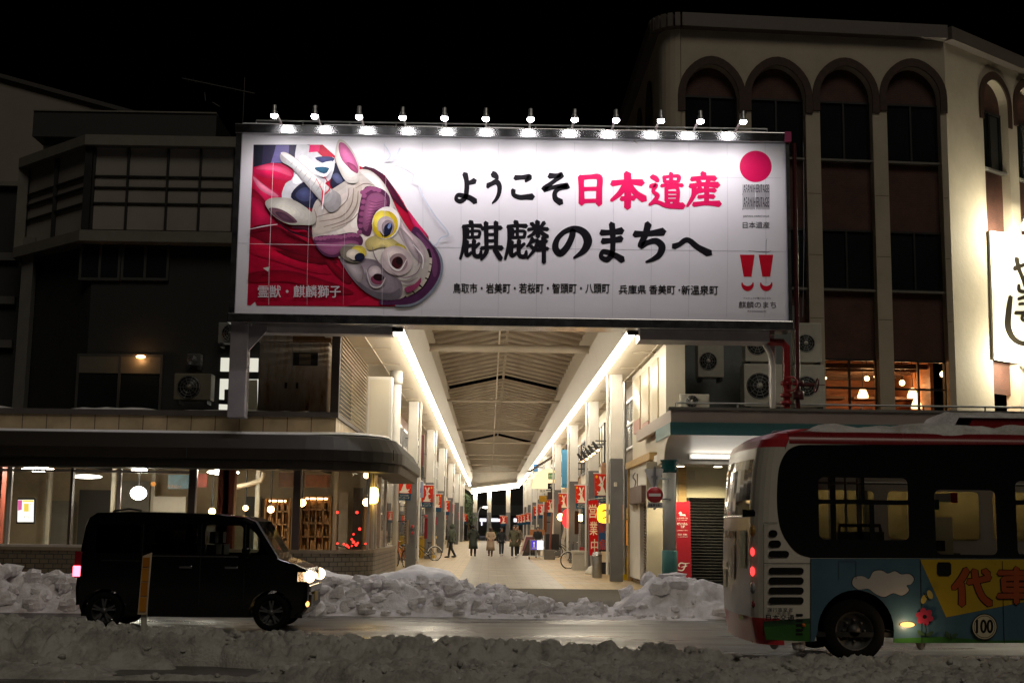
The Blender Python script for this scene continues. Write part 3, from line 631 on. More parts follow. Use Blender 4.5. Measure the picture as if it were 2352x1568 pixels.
# horn and ears
A.poly(C(168, 166, 166), [(362, 424), (390, 405), (440, 428), (520, 490), (610, 570), (690, 640), (760, 690), (750, 770), (690, 800), (640, 740), (540, 625), (440, 510), (375, 470)], 4)
A.poly(C(226, 222, 216), [(368, 416), (392, 406), (440, 430), (520, 492), (610, 572), (700, 650), (670, 672), (560, 590), (440, 480)], 4)
for k in range(9): A.line(C(140, 138, 140), [(420+k*30, 500+k*27, 3), (440+k*30, 478+k*26, 4), (455+k*30, 452+k*25, 2)], 3)
A.poly(C(222, 216, 208), [(738, 340), (760, 322), (800, 345), (855, 420), (884, 490), (880, 560), (868, 605), (810, 605), (770, 560), (735, 480), (724, 420)], 4)
A.poly(C(196, 104, 150), [(752, 345), (790, 352), (846, 425), (876, 500), (872, 540), (820, 512), (772, 460), (750, 400)], 4); A.poly(C(150, 66, 104), [(800, 470), (850, 490), (874, 525), (868, 545), (820, 515)], 3)
A.poly(C(206, 202, 190), [(264, 740), (292, 712), (350, 704), (430, 712), (520, 760), (596, 832), (580, 880), (500, 884), (420, 880), (340, 840), (290, 790)], 4)
A.poly(C(120, 84, 96), [(288, 776), (350, 776), (420, 810), (476, 866), (400, 868), (330, 830)], 4); A.poly(C(84, 54, 70), [(330, 800), (390, 806), (460, 866), (380, 850)], 3)
A.line(C(196, 26, 60), [(650, 560, 5), (690, 640, 8), (650, 690, 6), (640, 760, 12)], 6); A.line(C(206, 30, 66), [(600, 580, 3), (640, 660, 6), (640, 730, 14)], 5); A.line(C(240, 236, 236), [(600, 545, 6), (660, 560, 12), (700, 500, 10)], 8); A.line(C(240, 236, 236), [(660, 590, 4), (640, 780, 8)], 6)
A.line(C(50, 8, 26), [(340, 845, 6), (420, 920, 14), (560, 970, 8)], 8); A.line(C(60, 18, 34), [(440, 900, 10), (540, 910, 26), (570, 960, 16)], 8)
# torn map silhouette and paper cracks
PAPER = C(196, 202, 216)
A.line(PAPER, [(1100, 470, 2), (1180, 500, 5), (1244, 545, 8), (1232, 592, 7), (1280, 620, 8), (1300, 690, 9), (1380, 820, 9), (1470, 940, 12), (1420, 970, 8), (1384, 1018, 9), (1350, 990, 3)], 6)
A.line(PAPER, [(1046, 352, 4), (1088, 428, 10), (1050, 466, 6)], 6); A.line(PAPER, [(1056, 462, 4), (1110, 452, 9), (1152, 380, 8)], 6)
CRK = C(226, 216, 222)
for x, w in ((300, 2.4), (552, 1.4), (790, .9), (1046, 1.4)): A.line(CRK, [(x+18, 470, w*.5), (x+8, 700, w), (x-2, 950, w), (x-10, 1180, w), (x-12, 1410, w)], w)
A.line(CRK, [(150, 1008, 2), (500, 1014, 3), (900, 1020, 2)], 2)
A.poly(C(210, 206, 196), [(250, 1168), (296, 1158), (284, 1192)])
A.line(CRK, [(165, 912, 4), (260, 892, 7), (345, 880, 4)], 4)
A.build('picture', bb)
L2 = MB()
letter(L2, z2, '霊獣・麒麟獅子', 215, 1280, 760, 1360, .03, .01); L2.build('picture_caption', flat(214, 206, 212), bb)
# ---- brush lettering, every stroke drawn on a 100 x 100 grid
def strk(s, w=1): return [[tuple(float(v)*(w if i == 2 else 1) for i, v in enumerate(p.split(','))) for p in t.split()] for t in s.split(';')]
GL = {
'よ': '50,36,12 64,35,10 82,29,14;46,6,14 52,30,12 52,60,12 46,84,11 28,95,10 13,88,9 20,75,9 42,78,11 64,84,12 84,96,14',
'う': '40,8,13 54,12,14 64,20,10;18,44,12 36,38,10 58,32,12 72,44,14 70,66,12 58,84,9 40,97,4',
'こ': '24,18,12 48,17,10 74,16,13 60,30,6;18,58,11 20,74,10 40,82,11 62,81,12 84,80,15',
'そ': '30,10,13 52,10,10 70,8,12 44,28,9 12,52,12 40,47,9 66,42,10 90,42,13 62,50,10 48,64,10 50,82,12 68,94,15',
'日': '22,12,13 23,50,11 24,94,13;20,15,11 50,12,9 80,14,12 80,50,12 79,96,13;25,50,9 52,49,8 76,49,9;25,87,9 52,86,8 78,86,9',
'本': '8,31,11 50,26,9 90,29,13;50,2,13 51,50,12 50,100,12;47,30,11 30,58,10 6,80,6;53,30,9 72,58,11 96,76,14;33,75,9 52,73,8 68,73,10',
'遺': '44,12,8 46,28,8;44,14,8 64,11,7 84,12,9 82,27,8;47,27,7 82,26,7;63,2,9 63,37,8;36,38,8 64,36,7 94,37,9;50,45,8 50,82,8;50,46,7 80,45,8 81,83,8;51,57,6 80,57,6;51,68,6 80,68,6;50,80,7 81,79,7;58,83,8 50,88,7 42,92,4;70,83,8 80,88,9 90,93,9;10,12,11 20,17,12 27,25,9;6,40,9 22,36,9 14,54,8 26,66,10 16,82,9 4,92,7;14,84,8 30,86,9 54,95,11 96,95,15',
'産': '50,0,11 52,15,10;16,18,9 50,14,8 84,16,11;34,19,8 41,32,9;67,18,9 58,33,6;12,38,9 50,33,8 92,35,12;24,37,10 22,66,9 4,97,5;42,42,9 36,52,8 28,62,5;36,53,8 60,50,7 84,51,9;36,70,7 60,68,7 80,69,9;22,92,9 58,88,8 96,90,12;59,39,10 60,64,9 59,90,9',
'麒': '25,0,9 28,11,9;6,14,8 28,11,7 50,12,9;10,14,8 10,54,8 0,96,5;18,19,6 18,41,6;29,13,6 29,41,6;14,27,6 45,25,6 44,41,6;13,41,6 46,40,6;16,50,8 15,86,8 28,79,6;17,64,7 27,61,7;33,48,8 33,84,8 47,88,9 50,74,4;46,56,6 35,67,7;52,19,8 75,15,7 98,17,9;62,3,9 63,66,8;86,2,9 86,66,8;64,34,6 85,33,6;64,50,6 85,49,6;50,69,8 75,66,7 100,68,10;65,72,8 60,84,8 50,98,5;82,72,8 89,82,10 97,96,10',
'麟': '25,0,9 28,11,9;6,14,8 28,11,7 50,12,9;10,14,8 10,54,8 0,96,5;18,19,6 18,41,6;29,13,6 29,41,6;14,27,6 45,25,6 44,41,6;13,41,6 46,40,6;16,50,8 15,86,8 28,79,6;17,64,7 27,61,7;33,48,8 33,84,8 47,88,9 50,74,4;46,56,6 35,67,7;76,0,9 77,40,8;54,21,7 76,18,6 100,20,8;62,5,8 69,14,7;92,3,8 84,15,6;74,22,8 66,32,7 53,40,4;79,22,7 88,31,8 99,39,9;65,43,8 60,54,7 51,64,4;62,52,6 76,49,7 70,70,7 52,94,4;60,62,7 67,70,7;78,52,6 98,50,7;74,72,7 100,69,8;82,53,7 82,71,6;90,41,9 91,70,8 91,104,8',
'の': '54,18,10 50,40,10 38,66,11 22,82,12 11,66,11 16,42,9 34,22,9 58,14,11 80,24,13 90,48,14 80,74,11 56,94,4',
'ま': '16,25,11 48,24,9 82,20,13;20,47,11 48,45,9 80,41,12;50,2,13 53,30,12 53,60,11 50,82,11 34,95,10 16,88,9 22,75,9 42,78,10 64,86,11 84,96,13',
'ち': '10,28,12 44,27,9 86,22,14;46,2,13 38,30,11 26,58,11 44,50,9 66,46,11 82,60,13 76,80,11 60,92,8 40,100,4',
'へ': '4,56,13 20,48,10 34,36,11 46,38,11 66,58,12 96,78,16'}
INK = flat(20, 18, 24, .4); PINK = flat(206, 14, 84, .4)
def zb(x, y, off=0): return BP.hit((1440+x/1.96)/1.428571, (420+y/1.96)/1.428571, off)
def brush(mb, ch, x0, y0, x1, y1, off):
    h = lambda x, y, o: zb(x0+(x1-x0)*x/100, y0+(y1-y0)*y/100, o)
    for i, st in enumerate(strk(GL[ch], 1.5 if ch in 'ようこそのまちへ' else (1.6 if ch in '日本産' else 1.3))): mb.strokes(h, [st], off+.0002*i)
L = MB()
for ch, b in zip('ようこそ', ((88, 283, 262, 482), (285, 280, 430, 492), (445, 285, 632, 482), (652, 288, 848, 492))): brush(L, ch, *b, .006)
L.build('black_lettering', INK, bb)
L = MB()
for ch, b in zip('日本遺産', ((870, 290, 1072, 498), (1095, 288, 1330, 512), (1345, 286, 1580, 512), (1588, 290, 1812, 510))): brush(L, ch, *b, .006)
L.build('pink_lettering', PINK, bb)
L = MB()
for ch, b in zip('麒麟のまちへ', ((138, 600, 405, 852), (425, 600, 700, 855), (720, 615, 985, 850), (1010, 612, 1215, 858), (1235, 612, 1478, 862), (1500, 650, 1748, 850))): brush(L, ch, *b, .006)
L.build('black_lettering', INK, bb)
L = MB()
letter(L, zb, '鳥取市・岩美町・若桜町・智頭町・八頭町', 92, 998, 1098, 1062, .006, .014); L.build('town_names', INK, bb); L = MB(); letter(L, zb, '兵庫県', 1158, 1010, 1332, 1068, .006, .014); L.build('town_names', INK, bb); L = MB(); letter(L, zb, '香美町', 1352, 1010, 1520, 1068, .006, .014); L.build('town_names', INK, bb); L = MB(); letter(L, zb, '・', 1540, 1036, 1552, 1048, .006, .014); L.build('middle_dot', INK, bb); L = MB(); letter(L, zb, '新温泉町', 1560, 1012, 1795, 1072, .006, .014)
L.build('town_names', INK, bb)
G3 = flat(70, 68, 74)
A = Art(zb); A.ell(PINK, 2037, 248, 103, 101, n=48); A.build('pink_disc', bb); A = Art(zb)
for k in range(26):              # stretched condensed wordmark
    x = 1956+k*6.7; a, b = 364+(k % 3 == 1)*4, 525-(k % 4 == 2)*3
    if k not in (12,): A.poly(G3, [(x-1.3, a), (x+1.3, a), (x+1.3, b), (x-1.3, b)])
A.text(G3, 'JAPAN HERITAGE', 1952, 364, 2122, 432); A.text(G3, 'JAPAN HERITAGE', 1952, 446, 2122, 528)
A.text(G3, 'JAPAN HERITAGE', 1956, 562, 2124, 576, .01); A.text(G3, '日本遺産', 1954, 604, 2126, 645, .005)
A.build('heritage_wordmark', bb); A = Art(zb)
CR_ = flat(196, 10, 40)
for dx in (0, 120):
    A.poly(CR_, [(1936+dx, 815), (2030+dx, 815), (2010+dx, 956), (1960+dx, 956)])
    A.poly(CR_, [(1985+dx+40*math.cos(t), 1004+44*math.sin(t)) for t in (math.pi*k/14-.25 for k in range(17))]+[(1985+dx+32*math.cos(t), 992+24*math.sin(t)) for t in (math.pi*(14-k)/14 for k in range(15))])
A.build('red_mark', bb); A = Art(zb)
A.text(G3, 'アメティアが舞う白のまち', 1958, 1088, 2135, 1101); A.text(G3, '麒麟のまち', 1928, 1115, 2168, 1158, -.004); A.text(G3, 'Kirinnomachi', 1986, 1170, 2105, 1184)
A.build('town_mark', bb)
SEAM = flat(176, 174, 182)
A = Art(zb, off=.002)
for k in range(-3, 9): x = 388+k*245; A.line(SEAM, [(x-5, 95, 1.4), (x, 700, 1.6), (x-8, 1215, 1.4)], 1.5)
A.line(SEAM, [(-1300, 740, 2), (0, 768, 2), (1000, 780, 2.4), (2230, 795, 2)], 2); A.line(SEAM, [(1000, 318, 1.5), (2200, 322, 1.5)], 1.5)
A.line(flat(120, 118, 126), [(1990, 790, 2), (2105, 798, 5), (2135, 790, 2)], 3); A.line(flat(140, 138, 146), [(2110, 710, 2), (2104, 760, 3), (2106, 1000, 1)], 3)
A.poly(flat(190, 186, 180), [(1240, 76), (1262, 84), (1285, 102), (1268, 100)])
A.build('paper_seams', bb)
# support steel behind and below
mb = MB(); mb.box(bx0, bx1, BY+.5, BY+1.1, bz0-.1, bz0+.5); mb.box(bx0, bx1, BY+.5, BY+1.1, bz1-.7, bz1-.2)
for k in range(8): xx = bx0+.4+k*(bx1-bx0-.8)/7; mb.box(xx-.1, xx+.1, BY+.5, BY+.9, bz0, bz1)
mb.build('back_truss', DARKM, bb)
SOF2 = mat('white_header', (.52, .50, .50), .5, var=.15)
MB().box(bx0+.3, -2.35, BY+.5, BY+.95, bz0-.36, bz0-.22).build('header_beam', SOF2, bb)
MB().box(3.5, bx1-.4, BY+.15, BY+.95, bz0-.45, bz0-.22).build('header_beam', SOF2, bb)
xp = at(553, 850, BY+.3).x
MB().box(xp-.24, xp+.17, BY+.1, BY+.5, at(550, 958, BY).z, bz0-.2).build('support_post', LAV, bb, bevel=.02)
MB().prism((0, .08, 0), [(xp+.17, BY+.2, bz0-.25), (xp+.6, BY+.2, bz0-.25), (xp+.6, BY+.2, bz0-.35), (xp+.17, BY+.2, bz0-.85)]).build('gusset', LAV, bb)
xq = at(1785, 850, BY+.3).x
MB().box(xq-.07, xq+.07, BY+.78, BY+.95, at(1785, 975, BY).z-.4, bz0-.2).build('support_post', LAV, bb, bevel=.02)
# ---- lamps along the top
for k, px in enumerate((630, 723, 825, 925, 1021, 1116, 1219, 1320, 1415, 1518, 1609, 1707)):
    y_ = lerp(px, ((630, 262), (1021, 268), (1707, 276)))
    p = at(px, y_, BY-1.15)
    ord_ = ('first', 'second', 'third', 'fourth', 'fifth', 'sixth', 'seventh', 'eighth', 'ninth', 'tenth', 'eleventh', 'twelfth')[k]
    t = thing('spot_lamp', 'small lit spot lamp on a bent arm over the billboard, %s from the left' % ord_, 'spot lamp', (p.x, BY, bz1+.2), group='lamps over the billboard')
    MB().tube([(p.x, BY+.1, bz1+.22), (p.x, BY-.7, bz1+.25), (p.x, BY-1.06, p.z+.05)], .028, 6).build('arm', WHITE, t)
    h = MB().lathe([(.035, .22), (.05, .2), (.05, .1), (.075, .02), (.09, -.02)], p, 12).build('lamp_head', GALV, t)
    MB().ball(p+V((0, 0, -.04)), .082, 10, (1, 1, .8)).build('bulb', glow('bulb_%d' % k, (1, .97, .95), 60), h)
    lamp('SPOT', p+V((0, .03, -.15)), 82, (1, .93, .97), t, (p.x, BY+.25, bz1-3.4), spot_size=math.radians(140), spot_blend=.9, shadow_soft_size=.06)
# ================================================================ left: glass corner restaurant
DY = 31.0; DP = Plane(-30, DY, 10, DY)
din = thing('restaurant', 'low glass fronted corner restaurant with brown metal hood and rounded brick corner', 'restaurant', (-9, DY, 0))
BRK = tiles('beige_brick', (.20, .16, .11), (.16, .125, .085), (.055, .045, .035), .21, .11, .012, .45, bump=.6)
TILE = tiles('beige_panel_tiles', (.56, .43, .27), (.51, .40, .25), (.14, .10, .06), .58, .62, .012, .4, off=0, bump=.5, dirt=.3)
def corner(y, x1, r, back, x0=-20, n=8):
    return [(x0, y)]+[(x1-r+r*math.sin(t), y+r-r*math.cos(t)) for t in (math.pi/2*k/n for k in range(n+1))]+[(x1, back)]
xr = -2.78
zs = DP.hit(690, 1262).z; zh = DP.hit(600, 1077).z
MB().wall(corner(DY, xr, 1.5, 39.5), 0, zs-.05, smooth=False).build('brick_base', BRK, din)
P = corner(DY-.03, xr+.03, 1.5, 39.5)
mb = MB(); mb.wall(P, zs-.08, zs); mb.grid([[(x, y, zs) for x, y in P], [(x-.3 if i > 1 else x, y+.3 if i < 8 else y, zs) for i, (x, y) in enumerate(P)]], False); mb.build('sill', mat('tile_sill', (.24, .18, .12), .4), din)
P = corner(DY+.1, xr-.1, 1.4, 39.5)
MB().wall(P, zs, zh+.05, smooth=True).build('window_glass', CLEAR, din)
BRNM = mat('brown_mullion', (.055, .035, .03), .5)
ths = []; PFR = mat('pale_frame', (.55, .5, .46), .4)
for px, w in ((0, .0), (160, .06), (438, .16), (680, .17)): 
    x = DP.hit(px, 1160).x
    if w: MB().box(x-w/2, x+w/2, DY+.04, DY+.2, zs, zh).build('mullion', BRNM, din)
for px in (18, 270, 445): x = DP.hit(px, 1160).x; ths.append((x-.035, x+.035, DY+.05, DY+.16, zs, zh))
ths.append((-20, DP.hit(435, 1200).x, DY+.02, DY+.14, zs, zs+.06)); ths.append((-20, DP.hit(435, 1200).x, DY+.06, DY+.12, zh-.12, zh-.06))
for a in (1.25, 1.56): ths.append((xr-1.5+1.42*math.sin(a)-.03, xr-1.5+1.42*math.sin(a)+.03, DY+1.5-1.42*math.cos(a)-.03, DY+1.5-1.42*math.cos(a)+.03, zs, zh))
for y in (33.4, 34.6, 36.5): ths.append((xr-.14, xr-.06, y-.05, y+.05, zs, zh))
for bxx in ths: MB().box(*bxx).build('window_frame', PFR, din)
# hood: a bent sheet that follows the rounded corner
prof = [(-.15, zh-.02), (.55, zh-.02), (.58, zh+.18), (.66, zh+.20), (.66, zh+.45), (.45, zh+.78), (.1, zh+.84), (-.75, zh+.86)]
rows = []
for o, z in prof: rows.append([(x, y, z) for x, y in corner(DY-o, xr+o, 1.5+o if o > -1.4 else .1, 40, n=10)])
hb = MB().grid(rows, False); hb.build('hood', BROWNM, din)
rows = []
for o, z in ((.30, zh+.825), (.26, zh+.875), (.1, zh+.895), (-.75, zh+.90)): rows.append([(x, y, z+.02*math.sin(x*1.7)) for x, y in corner(DY-o, xr+o, 1.5+o, 40, n=10)])
MB().grid(rows).build('roof_snow', CLEANSNOW, din)
mb = MB(); z0 = zh+.2
for px in (430, 905): x = at(px, 1020, DY-.6).x; mb.box(x-.01, x+.01, DY-.672, DY-.66, zh+.2, zh+.45)
mb.build('hood_seam', DARKM, din)
# upper parapet of big tiles
PY = 31.7; xpar = at(771, 985, PY).x; zp0, zp1 = zh+.86, at(771, 959, PY).z
MB().wall([(-20, PY), (xpar, PY), (xpar, 39.3)], zp0, zp1).build('tiled_parapet', TILE, din)
CAPM = mat('parapet_cap', (.10, .085, .08), .5)
mb = MB(); mb.box(-20, xpar+.06, PY-.06, PY+.28, zp1, zp1+.13); mb.box(xpar-.26, xpar+.06, PY+.28, 39.3, zp1, zp1+.10); mb.build('parapet_cap', CAPM, din)
MB().box(-20, xpar-.3, PY+.3, 39.2, zp1-.2, zp1-.06).build('flat_roof', mat('roof_felt', (.06, .055, .05), .8), din)
rows = [[(-19.8+i*.29, PY+.02+j*.22, zp1+.13+(.11*max(0, fbm(i*.35, j*.3, .5)+.35) if 0 < j < 5 else 0)) for i in range(54)] for j in range(6)]
MB().grid(rows).build('parapet_snow', SNOWM, din)
# interior
DIN = mat('dining_back_wall', (.38, .29, .18), .7, var=.4, vs=.7); 
MB().box(-20, xr-.4, DY+6.6, DY+6.7, 0, zh+.4).build('back_wall', DIN, din)
MB().box(-20, xr-.2, DY+.2, DY+6.6, zh+.3, zh+.4).build('ceiling', mat('dining_ceiling', (.22, .20, .17), .7), din)
MB().box(-20, xr-.2, DY+.2, DY+6.6, .02, .1).build('floor', mat('dining_floor', (.16, .11, .07), .5), din)
REDC = mat('red_brown_column', (.28, .06, .035), .5)
for px in (-6, 514, 527): x = at(px, 1180, DY+1.2).x; MB().box(x-.13, x+.13, DY+1.0, DY+1.3, .1, zh+.3).build('column', REDC, din)
mb = MB()
a, b = at(430, 1250, DY+4.5), at(505, 1190, DY+4.5); mb.box(a.x, b.x, DY+4.4, DY+4.5, .1, b.z); a, b = at(345, 1250, DY+4.5), at(425, 1140, DY+4.5); mb.box(a.x, b.x, DY+4.6, DY+4.7, .1, b.z)
mb.build('white_partition', mat('partition', (.55, .5, .42), .6), din)
def shelf(px0, px1, py0, py1, dy):
    a, b = at(px0, py1, DY+dy), at(px1, py0, DY+dy); mb = MB(); n = 4
    mb.box(a.x, b.x, DY+dy+.3, DY+dy+.34, a.z, b.z)
    for i in range(n+1): z = a.z+(b.z-a.z)*i/n; mb.box(a.x, b.x, DY+dy, DY+dy+.3, z-.02, z+.02); x = a.x+(b.x-a.x)*i/n; mb.box(x-.02, x+.02, DY+dy, DY+dy+.3, a.z, b.z)
    for i in range(40):
        x = random.uniform(a.x+.05, b.x-.05); z = a.z+(b.z-a.z)*random.randrange(n)/n+.02; mb.box(x-.04, x+.04, DY+dy+.05, DY+dy+.15, z, z+random.uniform(.1, .24))
    s = mb.build('shelf', mat('warm_shelf', (.42, .23, .09), .5, var=.6, vs=6), din); MB().box(a.x+.1, b.x-.1, DY+dy+.02, DY+dy+.06, b.z-.08, b.z-.04).build('shelf_light', glow('shelf_glow_%d' % px0, (1, .62, .28), 16), s)
shelf(605, 665, 1145, 1262, 4.6); shelf(690, 760, 1140, 1262, 5.2)
mb = MB()
for x in (-15.5, -13, -10.8, -8.8, -6.9, -5.1):
    mb.box(x-.5, x+.5, DY+1.6, DY+2.3, .78, .82); mb.box(x-.04, x+.04, DY+1.9, DY+2.0, .1, .78)
    for s in (-.75, .75): mb.box(x+s-.2, x+s+.2, DY+1.7, DY+2.1, .44, .5); mb.box(x+s*1.25-.02, x+s*1.25+.02, DY+1.7, DY+2.1, .5, 1.02)
mb.build('dining_tables', WOOD, din)
mb = MB(); mb.tube([at(x, y, DY+3) for x, y in ((535, 1120), (570, 1112), (600, 1104), (606, 1085))], .07, 8); mb.build('duct_pipe', mat('duct', (.5, .4, .28), .4), din)
# things on the restaurant's back wall
def panel(name, m, x0, y0, x1, y1, dy, d=.05):
    a, b = at(x0, y1, DY+dy), at(x1, y0, DY+dy); return MB().box(a.x, b.x, DY+dy, DY+dy+d, max(.1, a.z), b.z).build(name, m, din)
DOORW = mat('dark_doorway', (.035, .028, .022), .6); PALEP = mat('pale_wall_panel', (.36, .31, .24), .6, var=.3); GRNW = mat('greyed_wall', (.17, .15, .12), .6, var=.3)
panel('doorway', DOORW, 175, 1125, 262, 1262, 6.3); panel('wall_panel', PALEP, 96, 1100, 112, 1262, 6.2); panel('wall_panel', GRNW, 112, 1150, 172, 1262, 6.2); panel('wall_panel', GRNW, 270, 1105, 345, 1262, 6.0)
panel('doorway', DOORW, 560, 1140, 600, 1262, 6.1); panel('wall_panel', PALEP, 776, 1130, 800, 1262, 4.8); panel('doorway', DOORW, 808, 1120, 834, 1262, 4.0); panel('wall_panel', mat('amber_curtain', (.42, .27, .12), .7, var=.5, vs=5, stretch=(6, 1, .3)), 834, 1140, 862, 1262, 3.6)
for x0, y0, x1, y1, c in ((385, 1090, 440, 1122, (.03, .07, .09)), (450, 1088, 476, 1118, (.25, .05, .03)), (640, 1085, 700, 1118, (.10, .045, .02)), (702, 1090, 760, 1118, (.24, .10, .05))): panel('wall_picture', mat('picture_%d' % x0, c, .5, var=.6, vs=5), x0, y0, x1, y1, 3.2, .03)
A = Art(lambda x, y, o: at(x, y, DY+3.18-o)); A.text(flat(190, 120, 40), 'ランチメニュー', 388, 1113, 418, 1121, 0, -.4); A.ell(flat(200, 130, 60), 352, 1111, 6, 5); A.build('wall_lettering', din)
mb = MB()
for k in range(5): z = zh-.25-k*.0; x = -17+k*3.1; mb.box(x, x+.1, DY+.4, DY+6.4, zh+.16, zh+.3)
mb.build('ceiling_beams', DOORW, din)
mb = MB()
for px, dy in ((112, 4.5), (258, 3.5), (350, 5), (590, 3), (770, 3)): x = at(px, 1160, DY+dy).x; mb.box(x-.05, x+.05, DY+dy, DY+dy+.1, .1, zh+.3)
mb.build('thin_posts', mat('thin_post', (.4, .35, .27), .4), din)
t = thing('red_reflections', 'cluster of added red dots standing in for car lights mirrored in the corner glass', 'lights', at(800, 1250, DY+2.6)); mb = MB()  # added glowing dots and cable imitate red car lights mirrored in the glass
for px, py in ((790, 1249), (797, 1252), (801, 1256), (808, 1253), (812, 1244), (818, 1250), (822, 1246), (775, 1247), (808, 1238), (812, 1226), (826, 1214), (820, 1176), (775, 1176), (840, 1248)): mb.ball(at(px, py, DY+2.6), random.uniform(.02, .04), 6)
mb.build('reflection_dots', glow('red_reflection_glow', (1, .03, .02), 5), t); MB().tube([at(x, y, DY+2.62) for x, y in ((770, 1251), (800, 1258), (842, 1250))], .012, 5).build('added_cable', DARKM, t)
# restaurant lamps
def ceiling_lamp(px, py, w, h, dy, label, m, pend=None):
    p = at(px, py, DY+dy); t = thing('ceiling_lamp', label, 'lamp', p)
    MB().ball(p, 1, 12, (w, w*.7, h)).build('lamp_shade', m, t)
    if pend: MB().tube([p, (p.x, p.y, zh+.3)], .02, 6).build('cord', DARKM, t)
    return t, p
WARM2 = glow('restaurant_bulb', (1, .60, .25), 18)
LW = glow('restaurant_fluorescent', (1, .90, .72), 78)
ceiling_lamp(87, 1078, .42, .055, 1.6, 'bright oval ceiling lamp at the far left of the restaurant window', LW); ceiling_lamp(199, 1094, .40, .05, 3, 'dimmer oval ceiling lamp further back left of the globe lamp', glow('rest_fl2', (1, .93, .8), 12))
ceiling_lamp(513, 1084, .40, .06, 1.8, 'bright oval ceiling lamp above the red brown column', LW); ceiling_lamp(320, 1079, .2, .055, 1.6, 'small oval ceiling lamp straight above the globe lamp', LW)
t, p = ceiling_lamp(318, 1132, .20, .16, 1.6, 'round white globe lamp hanging in the restaurant window', LW, 1)
for px, py, r, lab in ((622, 1169, .09, 'small warm pendant bulb right of the red column in the restaurant'), (487, 1174, .09, 'round warm bulb behind the restaurant glass left of the red column'), (564, 1166, .07, 'tiny pear shaped bulb in the middle pane of the restaurant'), (694, 1154, .10, 'warm bulb beside the dark mullion of the corner glass'), (842, 1153, .10, 'glowing round bulb inside the curved corner glass'), (842, 1091, .08, 'warm bulb near the ceiling of the curved corner glass')):
    ceiling_lamp(px, py, r, r, 3 if px < 800 else 2.2, lab, WARM2, 1)
p = at(857, 1137, DY+1.3); t = thing('paper_lantern', 'yellow glowing paper lantern hanging in the curved corner window', 'lantern', p)
MB().lathe([(.06, .2), (.12, .16), (.14, 0), (.12, -.16), (.06, -.2)], p, 12).build('shade', glow('yellow_lantern', (1, .62, .12), 10), t); MB().tube([p+V((0, 0, .2)), (p.x, p.y, zh+.3)], .012, 5).build('cord', DARKM, t)
p0, p1 = at(41, 1198, DY+.3), at(78, 1147, DY+.3)
t = thing('backlit_poster', 'small backlit menu poster in a black frame in the left restaurant window', 'poster', (p0.x, DY+.3, p0.z))
MB().box(p0.x-.04, p1.x+.04, DY+.3, DY+.36, p0.z-.04, p1.z+.04).build('frame', BLACK, t)
PA = Plane(-30, DY+.295, 0, DY+.295); A = Art(PA.hit, .001)
A.poly(glow('poster_white', (1, .93, .82), 1.6), [(41, 1147), (78, 1147), (77, 1198), (40, 1198)]); A.poly(glow('poster_yellow', (1, .75, .1), 1.3), [(52, 1148), (77, 1148), (77, 1152), (52, 1152)]); A.poly(glow('poster_pink', (.9, .15, .4), 1.0), [(41, 1148), (51, 1148), (50, 1170), (41, 1172)]); A.poly(glow('poster_yellow2', (1, .7, .1), 1.2), [(55, 1156), (66, 1156), (66, 1174), (55, 1174)])
A.text(BLACK, '本日のおすすめ', 67, 1156, 76, 1158.5); A.text(BLACK, 'メニュー', 54, 1184, 72, 1189); A.build('print', t)
# ================================================================ left: dark building above the restaurant
LY = 37.5; LP = Plane(-30, LY, 10, LY)
ax, bx = LP.hit(193, 540).x, LP.hit(780, 540).x
chx = at(52, 540, LY+2.6)
LQ = Plane(chx.x, LY+2.6, ax, LY)
lb = thing('office_building', 'dark building on the left with a grey grid panelled upper storey', 'building', (-8, LY, 0))
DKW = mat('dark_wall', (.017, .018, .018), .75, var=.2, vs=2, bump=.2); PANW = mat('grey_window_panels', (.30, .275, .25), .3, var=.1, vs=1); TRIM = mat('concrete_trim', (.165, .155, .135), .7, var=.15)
zt, zm, zb_ = LP.hit(400, 340).z, LP.hit(400, 527).z, 4.2
zt2 = LP.hit(400, 326).z
q0 = V((chx.x, LY+2.6, 0))
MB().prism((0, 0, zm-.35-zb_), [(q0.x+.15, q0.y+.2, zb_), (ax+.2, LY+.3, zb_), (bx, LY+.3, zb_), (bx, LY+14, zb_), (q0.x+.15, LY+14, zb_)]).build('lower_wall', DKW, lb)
MB().prism((0, 0, zt-zm), [(q0.x, q0.y+.12, zm), (ax, LY+.12, zm), (bx, LY+.12, zm), (bx, LY+14, zm), (q0.x, LY+14, zm)]).build('panel_storey', PANW, lb)
def ledge(z0, z1, o): return MB().prism((0, 0, z1-z0), [(q0.x-o, q0.y-o*.6, z0), (ax-o*.3, LY-o, z0), (bx, LY-o, z0), (bx, LY+14, z0), (q0.x-o, LY+14, z0)])
ledge(zm-.42, zm-.1, .22).build('ledge', TRIM, lb); ledge(zt, zt2+.12, .22).build('cornice', TRIM, lb)
mb = MB()
for px in (218, 296, 387, 462, 540):
    a = LP.hit(px, 338); x = a.x-.0; mb.box(x-.03, x+.03, LY+.02, LY+.13, zm-.1, zt)
mb.box(ax-.1, ax+.12, LY-.02, LY+.13, zm-.1, zt)
for py in (405, 431, 467): z = LP.hit(400, py).z; mb.box(ax, bx, LY+.05, LY+.125, z-.02, z+.02)
for f in (0.02, .5): p = q0.lerp(V((ax, LY, 0)), f); mb.box(p.x-.06, p.x+.06, p.y-.0, p.y+.2, zm-.1, zt)
for py in (405, 431, 467): z = LP.hit(400, py).z; mb.bar(V((q0.x, q0.y+.06, z)), V((ax, LY+.06, z)), .1, .04)
mb.build('grid_bars', DARKM, lb)
MB().box(q0.x-.22, q0.x+.10, q0.y-.1, q0.y+.3, zm-.3, zt+.1).build('end_frame', TRIM, lb)
